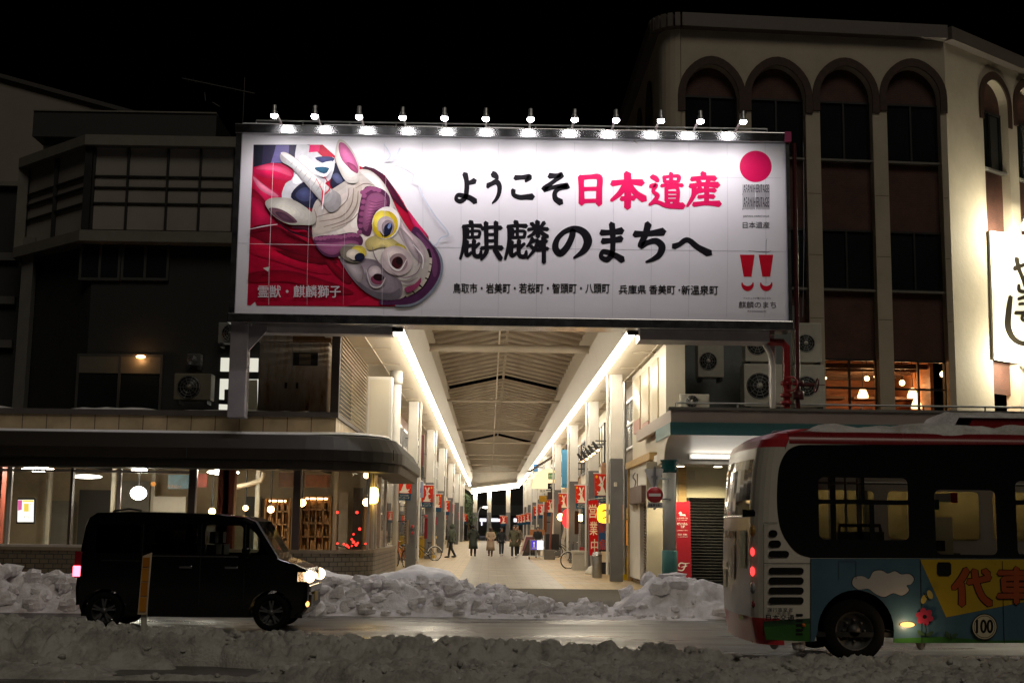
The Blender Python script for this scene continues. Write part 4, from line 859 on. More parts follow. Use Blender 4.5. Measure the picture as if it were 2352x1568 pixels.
p = LP.hit(60, 800); MB().prism((0, .35, 0), [LQ.hit(58, 545, .05), LQ.hit(84, 545, .05), LQ.hit(56, 948, .05), LQ.hit(30, 948, .05)]).build('corner_column', mat('grey_column', (.26, .25, .24), .7), lb)
def dwin(pl, x0, x1, y0, y1, par, name='window', m=DARKGL, n=2):
    a, b = pl.hit(x0, y1, -.26), pl.hit(x1, y0, -.26)
    w = MB().box(a.x, b.x, a.y-.03, a.y+.05, a.z, b.z).build(name, m, par); mb = MB()
    for i in range(n+1): x = a.x+(b.x-a.x)*i/n; mb.box(x-.035, x+.035, a.y-.07, a.y+.02, a.z-.035, b.z+.035)
    mb.box(a.x, b.x, a.y-.065, a.y+.02, a.z-.04, a.z+.04); mb.box(a.x, b.x, a.y-.065, a.y+.02, b.z-.04, b.z+.04); mb.build('frame', mat('dim_frame', (.05, .05, .047), .5), w); return w, a, b
dwin(LP, 178, 272, 553, 637, lb); dwin(LP, 275, 384, 553, 637, lb)
w, a, b = dwin(LP, 168, 368, 815, 942, lb); MB().box(a.x+.03, b.x-.03, a.y-.06, a.y-.035, a.z+(b.z-a.z)*.68, b.z-.04).build('upper_pane', mat('hazy_pane', (.12, .11, .085), .4), w)
p = LP.hit(217, 829, -.3); MB().lathe([(.26, 0), (.26, .05)], (p.x, p.y-.08, p.z), 20, 'y').build('vent_hole', BLACK, w)
mb = MB(); p = LP.hit(319, 817, -.2); t = thing('wall_lamp', 'small orange downlight glowing at the top of the dark left window', 'lamp', p); MB().ball(p, .13, 10, (1, .6, .35)).build('bulb', glow('orange_bulb', (1, .42, .12), 30), t)
lamp('POINT', p+V((0, -.2, -.1)), 6, (1, .5, .2), t, shadow_soft_size=.1)
for x0, x1, y0, y1 in ((502, 590, 820, 850), (498, 590, 868, 950)):
    a, b = LP.hit(x0, y1, -.26), LP.hit(x1, y0, -.26); w = MB().box(a.x, b.x, a.y-.02, a.y+.04, a.z, b.z).build('lit_window', glow('lit_room', (1, .97, .82), .75), lb)
    if y0 > 860:
        A = Art(lambda x, y, o: LP.hit(x, y, -.23+o)); A.poly(flat(60, 60, 56), [(512, 892), (533, 892), (533, 926), (511, 926)]); A.poly(flat(30, 30, 28), [(497, 915), (546, 918), (546, 928), (497, 926)]); A.poly(flat(150, 145, 130), [(568, 870), (588, 870), (588, 950), (566, 950)]); A.build('room_silhouettes', w)
    else: MB().box(a.x-.05, b.x, a.y-.05, a.y+.03, a.z-.22, a.z-.02).build('window_bar', DARKM, w)
# rooftop penthouse, antenna, far gable
pp = Plane(-40, 44, 10, 44); a, b = pp.hit(100, 330), pp.hit(482, 268)
ph = thing('rooftop_penthouse', 'dark flat roofed plant room on the roof of the left building', 'penthouse', (a.x, 44, zt))
MB().box(a.x, b.x, 44, 50, zt-.5, b.z-.9).build('wall', mat('dark_plant_wall', (.05, .048, .045), .7, var=.3), ph); MB().box(a.x-.3, b.x+.3, 43.7, 50.3, b.z-.9, b.z).build('roof_fascia', mat('dark_fascia', (.025, .025, .025), .6), ph)
MB().box(a.x-.3, b.x+.3, 43.65, 44, b.z, b.z+.05).build('roof_edge', TRIM, ph)
gp = Plane(-60, 75, 10, 75)
gb = thing('gabled_building', 'large plain grey building with sloping roof edge far behind at the left', 'building', (gp.hit(60, 300).x, 75, 0))
pts = [gp.hit(-260, 110), gp.hit(0, 180), gp.hit(304, 264), gp.hit(420, 300)]; pts = pts+[V((pts[-1].x, 75, 5)), V((pts[0].x, 75, 5))]
MB().prism((0, 14, 0), pts).build('wall', mat('grey_brown_wall', (.23, .20, .17), .75, var=.12, vs=.4), gb)
mb = MB()
for u, v in zip(pts[:3], pts[1:4]): mb.bar(u+V((0, -.1, .1)), v+V((0, -.1, .1)), .4, .25)
mb.build('roof_edge', mat('roof_trim', (.05, .045, .04), .6), gb)
bl2 = thing('neighbour_building', 'very dark narrow building at the left edge beside the grey column', 'building', (at(10, 700, 41).x, 41, 0))
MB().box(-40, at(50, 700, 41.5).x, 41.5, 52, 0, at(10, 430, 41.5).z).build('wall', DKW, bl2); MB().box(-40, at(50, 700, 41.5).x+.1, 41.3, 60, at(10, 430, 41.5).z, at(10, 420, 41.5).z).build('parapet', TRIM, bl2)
mb = MB()
for k in range(3): z = at(10, 600+k*100, 41.5).z; mb.box(-40, at(38, 700, 41.5).x, 41.3, 41.5, z, z+.25)
mb.build('balcony_slab', mat('balcony_grey', (.09, .085, .08), .7), bl2)
mb = MB(); p = at(557, 300, 56)
an = thing('tv_antenna', 'thin rooftop television antenna against the black sky', 'antenna', (p.x, 56, zt))
DKG = mat('dull_antenna_metal', (.08, .08, .08), .6)
MB().tube([(p.x, 56, zt), (p.x, 56, at(557, 178, 56).z)], .02, 6).build('mast', DKG, an)
mb.tube([at(418, 180, 56), at(585, 215, 56)], .025, 6)
for k in range(9): q = at(430+k*18, 183+k*3.8, 56); mb.tube([q+V((0, -.35, 0)), q+V((0, .35, 0))], .012, 5); 
mb.tube([at(470, 212, 56), at(472, 232, 56)], .02, 5); mb.tube([at(488, 235, 56), at(505, 245, 56)], .02, 5); mb.build('boom', DKG, an)
# ================================================================ things on the restaurant roof
def ac_unit(x0, x1, y0, y1, Y, d, label, m=None, two=False):
    a, b = at(x0, y1, Y), at(x1, y0, Y)
    t = thing('air_conditioner', label, 'air conditioner', ((a.x+b.x)/2, Y, a.z), group='outdoor air conditioner units')
    w, h = b.x-a.x, b.z-a.z
    MB().box(a.x, b.x, Y, Y+d, a.z+.03, b.z).build('casing', m or mat('ac_beige', (.50, .47, .40), .5, var=.15), t, bevel=.02)
    cx = a.x+w*.40; cz = a.z+h*.5; r = min(w*.34, h*.42)
    MB().lathe([(r, -.012), (r, .02)], (cx, Y, cz), 24, 'y').build('fan_opening', DARKM, t)
    g = MB()
    for k in range(1, 5): g.tube([(cx+r*k/4.2*math.cos(q), Y-.03, cz+r*k/4.2*math.sin(q)) for q in (2*math.pi*i/20 for i in range(21))], .006, 4, False)
    for k in range(10): q = math.pi*2*k/10; g.bar((cx, Y-.03, cz), (cx+r*math.cos(q), Y-.03, cz+r*math.sin(q)), .008)
    g.build('grille', GALV, t); MB().lathe([(r*.22, -.045), (r*.22, -.02)], (cx, Y, cz), 12, 'y').build('hub', m or WHITE, t)
    mb = MB()
    for s in (.12, .88): mb.box(a.x+w*s-.04, a.x+w*s+.04, Y-.03, Y+d+.02, a.z-.08, a.z+.03)
    mb.build('foot', DARKM, t); return t
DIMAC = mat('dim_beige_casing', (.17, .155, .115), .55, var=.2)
ac_unit(398, 486, 858, 920, LY-1.0, .5, 'dim boxy air conditioner beside the lit window on the left roof', DIMAC); ac_unit(500, 575, 741, 790, LY-.4, .35, 'air conditioner bracketed on the wall behind the grey billboard post', mat('ac_grey', (.22, .22, .21), .5)); ac_unit(428, 462, 812, 842, LY-.1, .3, 'tiny dark exhaust fan unit above the dim air conditioner', mat('fan_dark', (.06, .06, .055), .6))
CBY = 33.6
a, b = at(590, 958, CBY), at(757, 787, CBY)
cb = thing('equipment_cabinet', 'rust streaked grey double door metal cabinet on the restaurant roof', 'cabinet', ((a.x+b.x)/2, CBY, a.z))
def rusty():
    m, nt, p = _new('rusty_grey_paint'); N, L = nt.nodes, nt.links
    tc = N.new('ShaderNodeTexCoord'); mp = N.new('ShaderNodeMapping'); mp.inputs['Scale'].default_value = (3, 1, .7); L.new(tc.outputs['Object'], mp.inputs[0])
    nz = N.new('ShaderNodeTexNoise'); nz.inputs['Scale'].default_value = 1.4; nz.inputs['Detail'].default_value = 8; nz.inputs['Roughness'].default_value = .7; L.new(mp.outputs[0], nz.inputs[0])
    cr = N.new('ShaderNodeValToRGB'); L.new(nz.outputs[0], cr.inputs[0]); e = cr.color_ramp.elements
    e[0].position = .45; e[0].color = (.46, .42, .37, 1); e[1].position = .70; e[1].color = (.13, .065, .025, 1); x = e.new(.58); x.color = (.38, .30, .22, 1)
    L.new(cr.outputs[0], p.inputs['Base Color']); p.inputs['Roughness'].default_value = .6; return m
RUST = rusty(); mx_ = (a.x+b.x)/2
MB().box(a.x, b.x, CBY, CBY+.9, a.z, b.z).build('body', RUST, cb, bevel=.01)
for s in (0, 1):
    x0 = a.x+.02 if s == 0 else mx_-.02; x1 = mx_-.05 if s == 0 else b.x-.02
    d = MB().box(x0, x1, CBY-.04, CBY, a.z+.05, b.z-.04).build('door', RUST, cb, bevel=.006)
    MB().box(*( (x1-.16, x1-.10) if s == 0 else (x0+.10, x0+.16)), CBY-.07, CBY-.04, a.z+.75, a.z+.9).build('handle', DARKM, d)
p = at(701, 824, CBY-.1); MB().box(p.x-.32, p.x+.32, CBY-.06, CBY-.042, p.z-.17, p.z+.17).build('sticker', BLACK, cb, bevel=.05); MB().box(p.x-.16, p.x+.14, CBY-.068, CBY-.061, p.z-.14, p.z+.14).build('sticker_center', mat('brown_sticker', (.13, .10, .07), .5), cb)
MB().box(a.x-.05, b.x-.95, CBY-.05, CBY+.95, b.z+.02, b.z+.18).build('lid', RUST, cb); MB().box(b.x-.95, b.x+.05, CBY-.03, CBY+.95, b.z+.02, b.z+.20).build('rusty_lid', mat('rust', (.16, .075, .03), .8, var=.4, vs=4), cb)
LOUV = mat('brown_louver', (.40, .28, .15), .5, .2, var=.25)
xl = -3.74; ya, yb2 = 31.95, 39.0
lv = thing('louver_screen', 'tall slatted brown metal screen with dark end post at the edge of the restaurant roof', 'screen', (xl, ya, zp1))
MB().box(xl-.16, xl+.04, ya-.22, ya, zp1+.1, at(775, 752, ya).z).build('end_post', mat('dark_brown_post', (.035, .022, .015), .6), lv)
mb = MB(); z = zp1+.12; zt_ = AZ+.02
while z < zt_: mb.prism((0, yb2-ya, 0), [(xl-.03, ya, z+.045), (xl+.06, ya, z), (xl+.06, ya, z+.018), (xl-.03, ya, z+.063)]); z += .105
mb.build('slats', LOUV, lv)
mb = MB()
for k in range(24): z = zp1+.2+k*.088; mb.box(xl-.8, xl-.45, CBY+.1, CBY+.2, z, z+.05)
mb.build('inner_slats', mat('pale_slats', (.5, .44, .3), .5), lv)
# lightbox sign and round column beside it
ly = 37.3; a, b = at(838, 1085, ly), at(902, 865, ly)
sg = thing('lightbox_sign', 'tall blank white lightbox sign standing above the restaurant hood', 'sign', ((a.x+b.x)/2, ly, a.z))
MB().box(a.x, b.x, ly, ly+.4, a.z, b.z).build('frame', WHITE, sg, bevel=.03); MB().box(a.x+.08, b.x-.08, ly-.012, ly, a.z+.08, b.z-.08).build('face', mat('acrylic_face', (.66, .62, .52), .35, var=.03, vs=.8), sg)
x = at(907, 1000, ly+3.4).x; cl = thing('round_column', 'round white steel column between the lightbox sign and the arcade', 'column', (x, ly+3.4, 0))
MB().lathe([(.16, 0), (.16, AZ+.12)], (x, ly+3.4, 0), 20).build('shaft', WHITE, cl); MB().lathe([(.2, AZ-.3), (.2, AZ+.1)], (x, ly+3.4, 0), 20).build('collar', WHITE, cl)
# ================================================================ right: tall cream building with brick arches
RP = Plane(5.04, 38, 13.93, 38.67); RQ = Plane(13.93, 38.67, 17.65, 41.55)
STUC = mat('cream_stucco', (.46, .40, .31), .8, var=.15, vs=.8, bump=.35, bs=9); RBRK = tiles('red_brick_infill', (.10, .032, .02), (.078, .026, .017), (.05, .03, .022), .11, .06, .008, .7, uv=True, bump=.4, dirt=.3)
RINGM = mat('dark_arch_brick', (.05, .024, .016), .7, var=.35, vs=7, bump=.4, bs=30)
tb = thing('arched_building', 'tall cream building on the right with four pointed brick arches and dark recessed windows', 'building', (9.5, 38, 0))
def uzp(pl, px, py): p = pl.hit(px, py); return (p-pl.o).dot(pl.u), p.z
def facade(pl, par, u1, ztop, bays, rows, zlow, u0=0.0):
    P = lambda u, z, o=0: pl.uz(u, z, o)
    holes = []
    for b in bays:
        ua, ub, zs_, za, uo, zo, zleg = b
        uc = (ua+ub)/2; h = [P(ua, zlow+.3), P(ub, zlow+.3), P(ub, zs_)]
        h += [P(uc+(ub-ua)/2*math.cos(t), zs_+(za-zs_)*math.sin(t)*(1+.05*math.sin(t)**6)) for t in (math.pi*k/16 for k in range(1, 16))]+[P(ua, zs_)]
        holes.append(h)
    MB().prism(-pl.n*.45, [P(u0, zlow), P(u1, zlow), P(u1, ztop), P(u0, ztop)], *holes).build('facade', STUC, par)
    for i, b in enumerate(bays):
        ua, ub, zs_, za, uo, zo, zleg = b; uc = (ua+ub)/2; off = .05+.004*(i % 2)
        A_ = lambda ru, zt: [P(uc+ru*math.cos(t), zs_+(zt-zs_)*math.sin(t)*(1+.05*math.sin(t)**6), off) for t in (math.pi*k/18 for k in range(19))]
        ri, ro = (ub-ua)/2, (ub-ua)/2+uo
        out = [P(uc+ro, zleg, off)]+A_(ro, zo)+[P(uc-ro, zleg, off)]; inn = [P(uc-ri, zleg, off)]+A_(ri, za)[::-1]+[P(uc+ri, zleg, off)]
        MB().prism(-pl.n*(off-.002), out+inn).build('brick_arch', RINGM, par)
        for (k0, k1, kind) in rows:
            if kind == 'b':
                a = P(ua-.1, k1, -.3); c = P(ub+.1, k1, -.3); MB().wall([(a.x, a.y), (c.x, c.y)], k1, k0).build('brick_panel', RBRK, par)
        for (k0, k1, kind) in rows:
            if kind == 'b': continue
            m = DARKGL if kind == 'd' else CLEAR
            w = MB().add([P(ua-.05, k1, -.32), P(ub+.05, k1, -.32), P(ub+.05, k0, -.32), P(ua-.05, k0, -.32)], [(0, 1, 2, 3)]).build('window', m, par)
            f = MB(); ths = .03
            for t in (0, .5, 1): u = ua+(ub-ua)*t; f.prism(-pl.n*.08, [P(u-ths, k1, -.26), P(u+ths, k1, -.26), P(u+ths, k0, -.26), P(u-ths, k0, -.26)])
            for z in ((k1+.03, k0-.03) if kind == 'd' else (k1+.03, k1+(k0-k1)*.52, k0-.03)): f.prism(-pl.n*.06, [P(ua, z-ths, -.255), P(ub, z-ths, -.255), P(ub, z+ths, -.255), P(ua, z+ths, -.255)])
            f.build('frame', mat('black_frame', (.006, .006, .006), .5), w)
            if kind == 'd': MB().prism(-pl.n*.2, [P(ua, k1-.06, -.1), P(ub, k1-.06, -.1), P(ub, k1, -.1), P(ua, k1, -.1)]).build('sill', TRIM, w)
def zr_(pl, px, py): return pl.hit(px, py).z
ztop = zr_(RP, 1900, 82); cap = zr_(RP, 1900, 62)
bays = []
for a, b in ((1574, 1698), (1726, 1851), (1884, 2005), (2038, 2161)):
    c = (a+b)/2; ua = uzp(RP, a, 300)[0]; ub = uzp(RP, b, 300)[0]
    bays.append((ua, ub, zr_(RP, c, 222), zr_(RP, c, 153+.012*(c-1700)), .22, zr_(RP, c, 135+.012*(c-1700)), zr_(RP, c, 258)))
Z = lambda py: zr_(RP, 1950, py)
rows = [(Z(140), Z(228), 'b'), (Z(228), Z(364), 'd'), (Z(364), Z(523), 'b'), (Z(523), Z(662), 'd'), (Z(662), Z(821), 'b'), (Z(821), Z(962), 'l')]
U1 = (V((13.93, 38.67, 0))-RP.o).dot(RP.u)
facade(RP, tb, U1, ztop, bays, rows, Z(985), u0=.6)
edges = [.65]+[e for b in bays for e in (b[0]-.02, b[1]+.02)]+[U1-.05]
for a, b in zip(edges[::2], edges[1::2]):      # casting joints across the piers
    for py in (733, 448, 588): MB().prism(-RP.n*.01, [RP.uz(a, Z(py), .003), RP.uz(b, Z(py), .003), RP.uz(b, Z(py)+.022, .003), RP.uz(a, Z(py)+.022, .003)]).build('wall_joint', mat('joint_line', (.17, .145, .11), .8, var=0), tb)
# rounded left corner, long side wall, cornice
side = [(5.0, 52.5)]+[(5.02+.6-.6*math.cos(t), 38.6-.6*math.sin(t)+.02) for t in (math.pi/2*k/6 for k in range(7))]
MB().wall(side, 4, ztop, smooth=False).build('side_wall', STUC, tb)
for k in range(4):
    y = 40.7+k*2.7; MB().prism((.03, 0, 0), [(4.95, y-.75, Z(258)), (4.95, y+.75, Z(258))]+[(4.95, y+.75*math.cos(t), Z(222)+(Z(140)-Z(222))*math.sin(t)) for t in (math.pi*j/10 for j in range(11))]).build('brick_arch', RINGM, tb)
line = side+[(13.93, 38.67), (17.65, 41.55), (20.3, 43.6)]
mb = MB()
for o0, o1, z0, z1 in ((.0, .10, ztop-.02, ztop+.16), (.0, .22, ztop+.16, cap+.12)):
    for (x0, y0), (x1, y1) in zip(line, line[1:]):
        d = V((x1-x0, y1-y0, 0)).normalized(); n = V((d.y, -d.x, 0)); n = -n if n.dot(V((0, 0, 0))-V((x0-9.5, y0-46, 0))) < 0 else n
        mb.prism((0, 0, z1-z0), [V((x0, y0, z0))+n*o1, V((x1, y1, z0))+n*o1, V((x1, y1, z0))-n*.3, V((x0, y0, z0))-n*.3])
mb.build('cornice', mat('cornice_paint', (.13, .108, .095), .6, var=.1), tb)
MB().prism((0, 0, .1), [(5.3, 39.2, ztop-.1), (13.8, 39.3, ztop-.1), (17.4, 42, ztop-.1), (17.4, 52, ztop-.1), (5.3, 52, ztop-.1)]).build('roof', mat('roof_grey', (.08, .08, .08), .8), tb)
# chamfered corner facet
b2 = []
for a, b in ((2259, 2316), (2336, 2388)):
    c = (a+b)/2; ua = uzp(RQ, a, 300)[0]; ub = uzp(RQ, b, 300)[0]; dy = (c-2287)*.22
    b2.append((ua, ub, zr_(RQ, c, 238+dy), zr_(RQ, c, 189+dy), .2, zr_(RQ, c, 172+dy), zr_(RQ, c, 284+dy)))
Zq = lambda py: zr_(RQ, 2287, py)
facade(RQ, tb, 6.8, ztop, b2, [(Zq(180), Zq(252), 'b'), (Zq(252), Zq(386), 'd'), (Zq(386), Zq(560), 'b'), (Zq(560), Zq(900), 'b')], Zq(985))
# lit restaurant room behind the lower windows
ROOMW = mat('warm_room_wall', (.30, .12, .05), .6, var=.5, vs=1.2, stretch=(1, 1, 5))
zl, zh_ = Z(965), Z(815)
mb = MB(); mb.box(7.4, 13.4, 43.5, 43.6, zl, zh_+.3); mb.box(7.4, 13.4, 39.4, 43.5, zh_+.3, zh_+.4); mb.box(7.4, 13.4, 39.4, 43.5, zl-.1, zl); mb.box(7.3, 7.4, 39.4, 43.5, zl, zh_+.3); mb.box(13.4, 13.5, 39.4, 43.5, zl, zh_+.3); mb.build('dining_room', ROOMW, tb)
mb = MB()
for k in range(5): y = 39.6+k*.8; mb.box(7.4, 13.4, y, y+.1, zh_-.25, zh_-.1)
for k in range(5): x = 8.2+k*1.1; mb.box(x, x+.8, 41, 41.7, zl+.9, zl+.98)
mb.build('beams', mat('dark_beam', (.07, .035, .02), .6), tb)
for px, py, r, lab in ((1991, 869, .10, 'round warm bulb in the upper left lit window of the arched building'), (2072, 879, .11, 'round warm bulb in the left pane of the right lit window'), (2137, 887, .11, 'round warm bulb low in the right pane of the right lit window'), (2166, 859, .12, 'warm bulb at the right edge of the right lit window'), (1896, 868, .05, 'tiny warm bulb at the left edge of the left lit window'), (2010, 865, .05, 'tiny warm bulb at the right edge of the left lit window')):
    p = at(px, py, 40.6); r *= .8; t = thing('pendant_bulb', lab, 'lamp', p); MB().ball(p, r, 10).build('bulb', WARM, t); MB().tube([p, (p.x, p.y, zh_+.3)], .012, 5).build('cord', DARKM, t); lamp('POINT', p+V((0, 0, -.15)), 55 if r > .06 else 14, (1, .5, .2), t, shadow_soft_size=.1)
for px, py, lab in ((1982, 903, 'woven pendant lamp shade in the left lit window'), (2096, 903, 'woven pendant lamp shade in the right lit window'), (2105, 927, 'second pendant shade just below the woven one in the right lit window')):
    p = at(px, py, 40.3); t = thing('pendant_lamp', lab, 'lamp', p); MB().lathe([(.04, .17), (.085, .14), (.17, -.085), (.16, -.145), (.025, -.145)], p, 14).build('shade', glow('woven_glow', (1, .6, .26), 5), t); MB().tube([p+V((0, 0, .2)), (p.x, p.y, zh_+.3)], .012, 5).build('cord', DARKM, t)
p = at(2119, 857, 41.5); t = thing('exit_sign', 'small glowing exit sign inside the right lit window', 'sign', p)
MB().box(p.x-.2, p.x+.2, 41.5, 41.56, p.z-.17, p.z+.17).build('face', glow('exit_white', (.8, 1, .9), 2.2), t); MB().prism((0, -.01, 0), [(p.x-.12, 41.49, p.z-.1), (p.x+.02, 41.49, p.z-.1), (p.x+.02, 41.49, p.z+.1), (p.x-.12, 41.49, p.z+.1)]).build('pictogram', flat(20, 110, 60), t)
# calligraphy sign board
SP = lambda x, y, o=0: RQ.hit(1750+x*.33936, 448+y*.33936, .09+o)
sb = thing('calligraphy_sign', 'big white floodlit sign board with black brush writing on the corner of the arched building', 'sign', RQ.hit(2310, 840))
MB().prism(-RQ.n*.07, [SP(1525, 245), SP(1990, 305), SP(1990, 1180), SP(1555, 1115)]).build('board', mat('sign_white', (.78, .76, .66), .5, var=.04), sb)
mb = MB(); h = lambda x, y, o: SP(x, y, .004+o)
for i, s_ in enumerate(strk('1690,500,36 1740,480,26 1800,470,30 1830,520,26 1800,560,14;1705,430,34 1720,500,28 1745,560,26 1765,620,26;1760,430,24 1790,450,20;1720,610,22 1726,650,26 1780,655,24 1830,650,20;1715,705,22 1780,690,24 1840,700,26;1720,740,20 1790,735,20 1840,740,22;1695,800,26 1780,800,24 1840,805,26;1760,790,22 1740,840,22 1775,860,20 1765,905,14;1664,690,30 1650,800,40 1648,900,42 1690,980,38 1775,1012,30 1880,1000,22')): mb.strokes(h, [s_], .001*i)
mb.build('brush_writing', flat(38, 34, 28), sb)
for (a, lab, pts, tgt, en) in ((0, 'white gooseneck lamp arm over the calligraphy sign', ((1870, 130), (1775, 150), (1680, 165), (1630, 195), (1614, 240)), (1750, 500), 420), (1, 'round floodlight with black front below the calligraphy sign', ((1690, 1230), (1700, 1190)), (1640, 900), 300)):
    p = RQ.hit(1750+pts[-1][0]*.33936, 448+pts[-1][1]*.33936, 1.0)
    t = thing('sign_lamp', lab, 'sign lamp', p)
    if a == 0:
        q = [RQ.hit(1750+x*.33936, 448+y*.33936, .15+.17*k) for k, (x, y) in enumerate(pts)]
        MB().tube(q, .04, 8).build('arm', WHITE, t); MB().ball(q[-1], .11, 10, (1, 1, 1.3)).build('bulb', glow('sign_bulb', (1, .95, .75), 40), t); src = q[-1]+RQ.n*.1+V((0, 0, -.2))
    else:
        q = RQ.hit(1750+1745*.33936, 448+1195*.33936, .8); MB().tube([RQ.hit(1750+1700*.33936, 448+1195*.33936, .8), q], .16, 14).build('housing', WHITE, t); MB().tube([q, q+V((.1, 0, 0))], .165, 14).build('lens_hood', BLACK, t); MB().bar(RQ.hit(1750+1720*.33936, 448+1150*.33936, .2), RQ.hit(1750+1720*.33936, 448+1190*.33936, .8), .06).build('bracket', GALV, t); src = RQ.hit(1750+1650*.33936, 448+1120*.33936, .75)
    lamp('POINT', src, en*1.7, (1, .92, .68), t, shadow_soft_size=.12)
# ================================================================ right: low corner shop with canopy, terrace on top
CY = 30.7; CP = Plane(-5, CY, 30, CY); cxl = CP.hit(1541, 960).x
cs = thing('corner_shop', 'low corner shop with teal banded canopy and black shutter beside the bus', 'shop', (9, 32, 0))
z1, z2_, z3 = CP.hit(1541, 940).z, CP.hit(1541, 969).z, CP.hit(1541, 998).z; XE = 19
MAUVE = mat('mauve_fascia', (.34, .28, .25), .5, var=.08); TEAL = mat('teal_band', (.045, .15, .155), .45, var=.1); SOFW = mat('canopy_soffit', (.56, .52, .47), .4, var=.05)
mb = MB(); mb.box(cxl, XE, CY, CY+.12, z2_, z1); mb.box(cxl, cxl+.12, CY+.12, 38, z2_, z1); mb.build('canopy_fascia', MAUVE, cs)
mb = MB(); mb.box(cxl-.02, XE, CY-.03, CY+.12, z3, z2_); mb.box(cxl-.02, cxl+.12, CY+.12, 33.4, z3, z2_); mb.build('teal_band', TEAL, cs)
MB().box(cxl-.05, XE, CY-.06, CY+.25, z1, z1+.06).build('cap_flashing', TRIM, cs)
MB().box(cxl+.12, XE, CY+.12, 37.9, z1-.12, z1-.02).build('terrace_deck', mat('terrace', (.12, .11, .10), .8), cs)
rows = []
for k in range(9): t = math.pi/2*k/8; rows.append([(cxl+.1, CY+.05+1.15*math.sin(t)**1.2, z3-.5*(1-math.cos(t))), (XE, CY+.05+1.15*math.sin(t)**1.2, z3-.5*(1-math.cos(t)))])
MB().grid(rows).build('curved_soffit', SOFW, cs)
MB().prism((.1, 0, 0), [(cxl, CY+.1, z3)]+[(cxl, r[0][1], r[0][2]) for r in rows]+[(cxl, 33.3, z3-.62), (cxl, 33.3, z3)]).build('canopy_end', mat('canopy_end', (.6, .55, .45), .5), cs)
MB().box(cxl+.1, XE, CY+1.2, 33.4, z3-.62, z3-.5).build('flat_soffit', SOFW, cs)
for px in (1562, 1649):
    p = at(px, 1068, 32.3); t = thing('downlight', 'small round lit downlight under the canopy %s' % ('nearest the teal ringed column' if px < 1600 else 'beside the bus roof corner'), 'downlight', (p.x, 32.3, z3-.64), group='canopy downlights')
    MB().lathe([(.13, -.03), (.14, .02)], (p.x, 32.3, z3-.63), 16).build('rim', WHITE, t); MB().lathe([(.10, -.04), (.10, -.031)], (p.x, 32.3, z3-.63), 16).build('lens', glow('downlight_glow', (1, .9, .6), 12), t)
    lamp('SPOT', (p.x, 32.3, z3-.72), 200, (1, .85, .55), t, (p.x, 32.5, 0), spot_size=math.radians(140), spot_blend=.6, shadow_soft_size=.08)
WY = 33.4
tl = thing('cove_light', 'white light strip glowing under the curved canopy soffit of the corner shop', 'light strip', (cxl+.9, CY+1.08, z3-.5))
MB().box(cxl+.65, XE-.3, CY+1.02, CY+1.12, z3-.46, z3-.41).build('tube', glow('cove_tube', (1, .95, .85), 5), tl); MB().box(cxl+.6, XE-.3, CY+1.12, CY+1.16, z3-.5, z3-.38).build('housing', WHITE, tl)
a, b = at(1577, 1142, WY), at(1700, 1060, WY)
BEIGE = mat('beige_shop_wall', (.52, .48, .33), .6, var=.06)
MB().box(a.x, 8.0, WY, WY+.2, a.z, z3-.3).build('upper_wall', BEIGE, cs)
mb = MB(); sx = at(1584, 1200, WY).x
for k in range(34): mb.prism((7.9-sx, 0, 0), [(sx, WY+.08, k*.075), (sx, WY+.05, k*.075+.037), (sx, WY+.08, k*.075+.072)])
mb.build('black_shutter', mat('black_shutter', (.007, .007, .006), .7, 0, spec=.2), cs)
MB().box(a.x-.02, sx, WY+.01, WY+.19, 0, a.z).build('shutter_rail', DARKM, cs)
xw = at(1560, 1120, WY).x; MB().box(xw-.02, at(1576, 1120, WY).x, WY-.04, WY+.2, 0, z3-.5).build('timber_post', WOOD, cs); MB().box(cxl-.25, xw-.02, WY+.0, WY+.2, 0, z3-.5).build('side_panel', mat('shop_side', (.45, .40, .3), .6), cs)
p = at(1567, 1090, WY-.05); q = at(1589, 1086, WY-.05); MB().box(q.x-.08, q.x+.08, WY-.05, WY, q.z-.16, q.z+.06).build('wall_box', mat('small_box', (.4, .37, .3), .5), cs)
# warm shop front that shows through the bus
MB().box(8.0, XE, WY+1.8, WY+1.9, 0, z3-.4).build('shop_interior_wall', mat('warm_cream', (.50, .40, .24), .6, var=.3, vs=.6), cs)
MB().box(8.0, XE, WY+.02, WY+.04, .5, z3-1.0).build('shop_window', CLEAR, cs)
mb = MB()
for k in range(8): x = 8.05+k*1.55; mb.box(x-.05, x+.05, WY-.02, WY+.1, 0, z3-.5)
mb.box(8.0, XE, WY-.02, WY+.1, 0, .5); mb.box(8.0, XE, WY-.02, WY+.1, z3-1.0, z3-.5); mb.build('shop_front_frame', mat('shop_front', (.30, .25, .17), .6), cs)
for k in range(6):
    MB().box(8.6+k*1.8, 9.6+k*1.8, WY+1.0, WY+1.15, z3-.8, z3-.74).build('shop_light', glow('shop_front_glow', (1, .62, .27), 16), cs)
# column with teal base
x = at(1537.5, 1200, 31.2).x; cl = thing('round_column', 'round white column with teal base and teal ringed capital at the arcade mouth', 'column', (x, 31.2, 0))
zb0, zt0 = at(1537, 1263, 31.2).z, at(1537, 1085, 31.2).z
MB().lathe([(.16, zb0), (.16, zt0)], (x, 31.2, 0), 28).build('shaft', mat('white_column', (.62, .62, .58), .35, var=.04), cl); MB().lathe([(.18, 0), (.18, zb0-.02), (.165, zb0)], (x, 31.2, 0), 28).build('base', mat('teal_base', (.06, .20, .18), .5, var=.15), cl)
MB().lathe([(.165, zt0)]+[(r, zt0+h) for h, r in ((.02, .175), (.06, .2), (.09, .175), (.13, .205), (.16, .175), (.2, .21), (.24, .175), (.28, .215), (.30, .22))], (x, 31.2, 0), 28).build('capital', mat('teal_ring', (.02, .11, .11), .25), cl)
XCOL = x
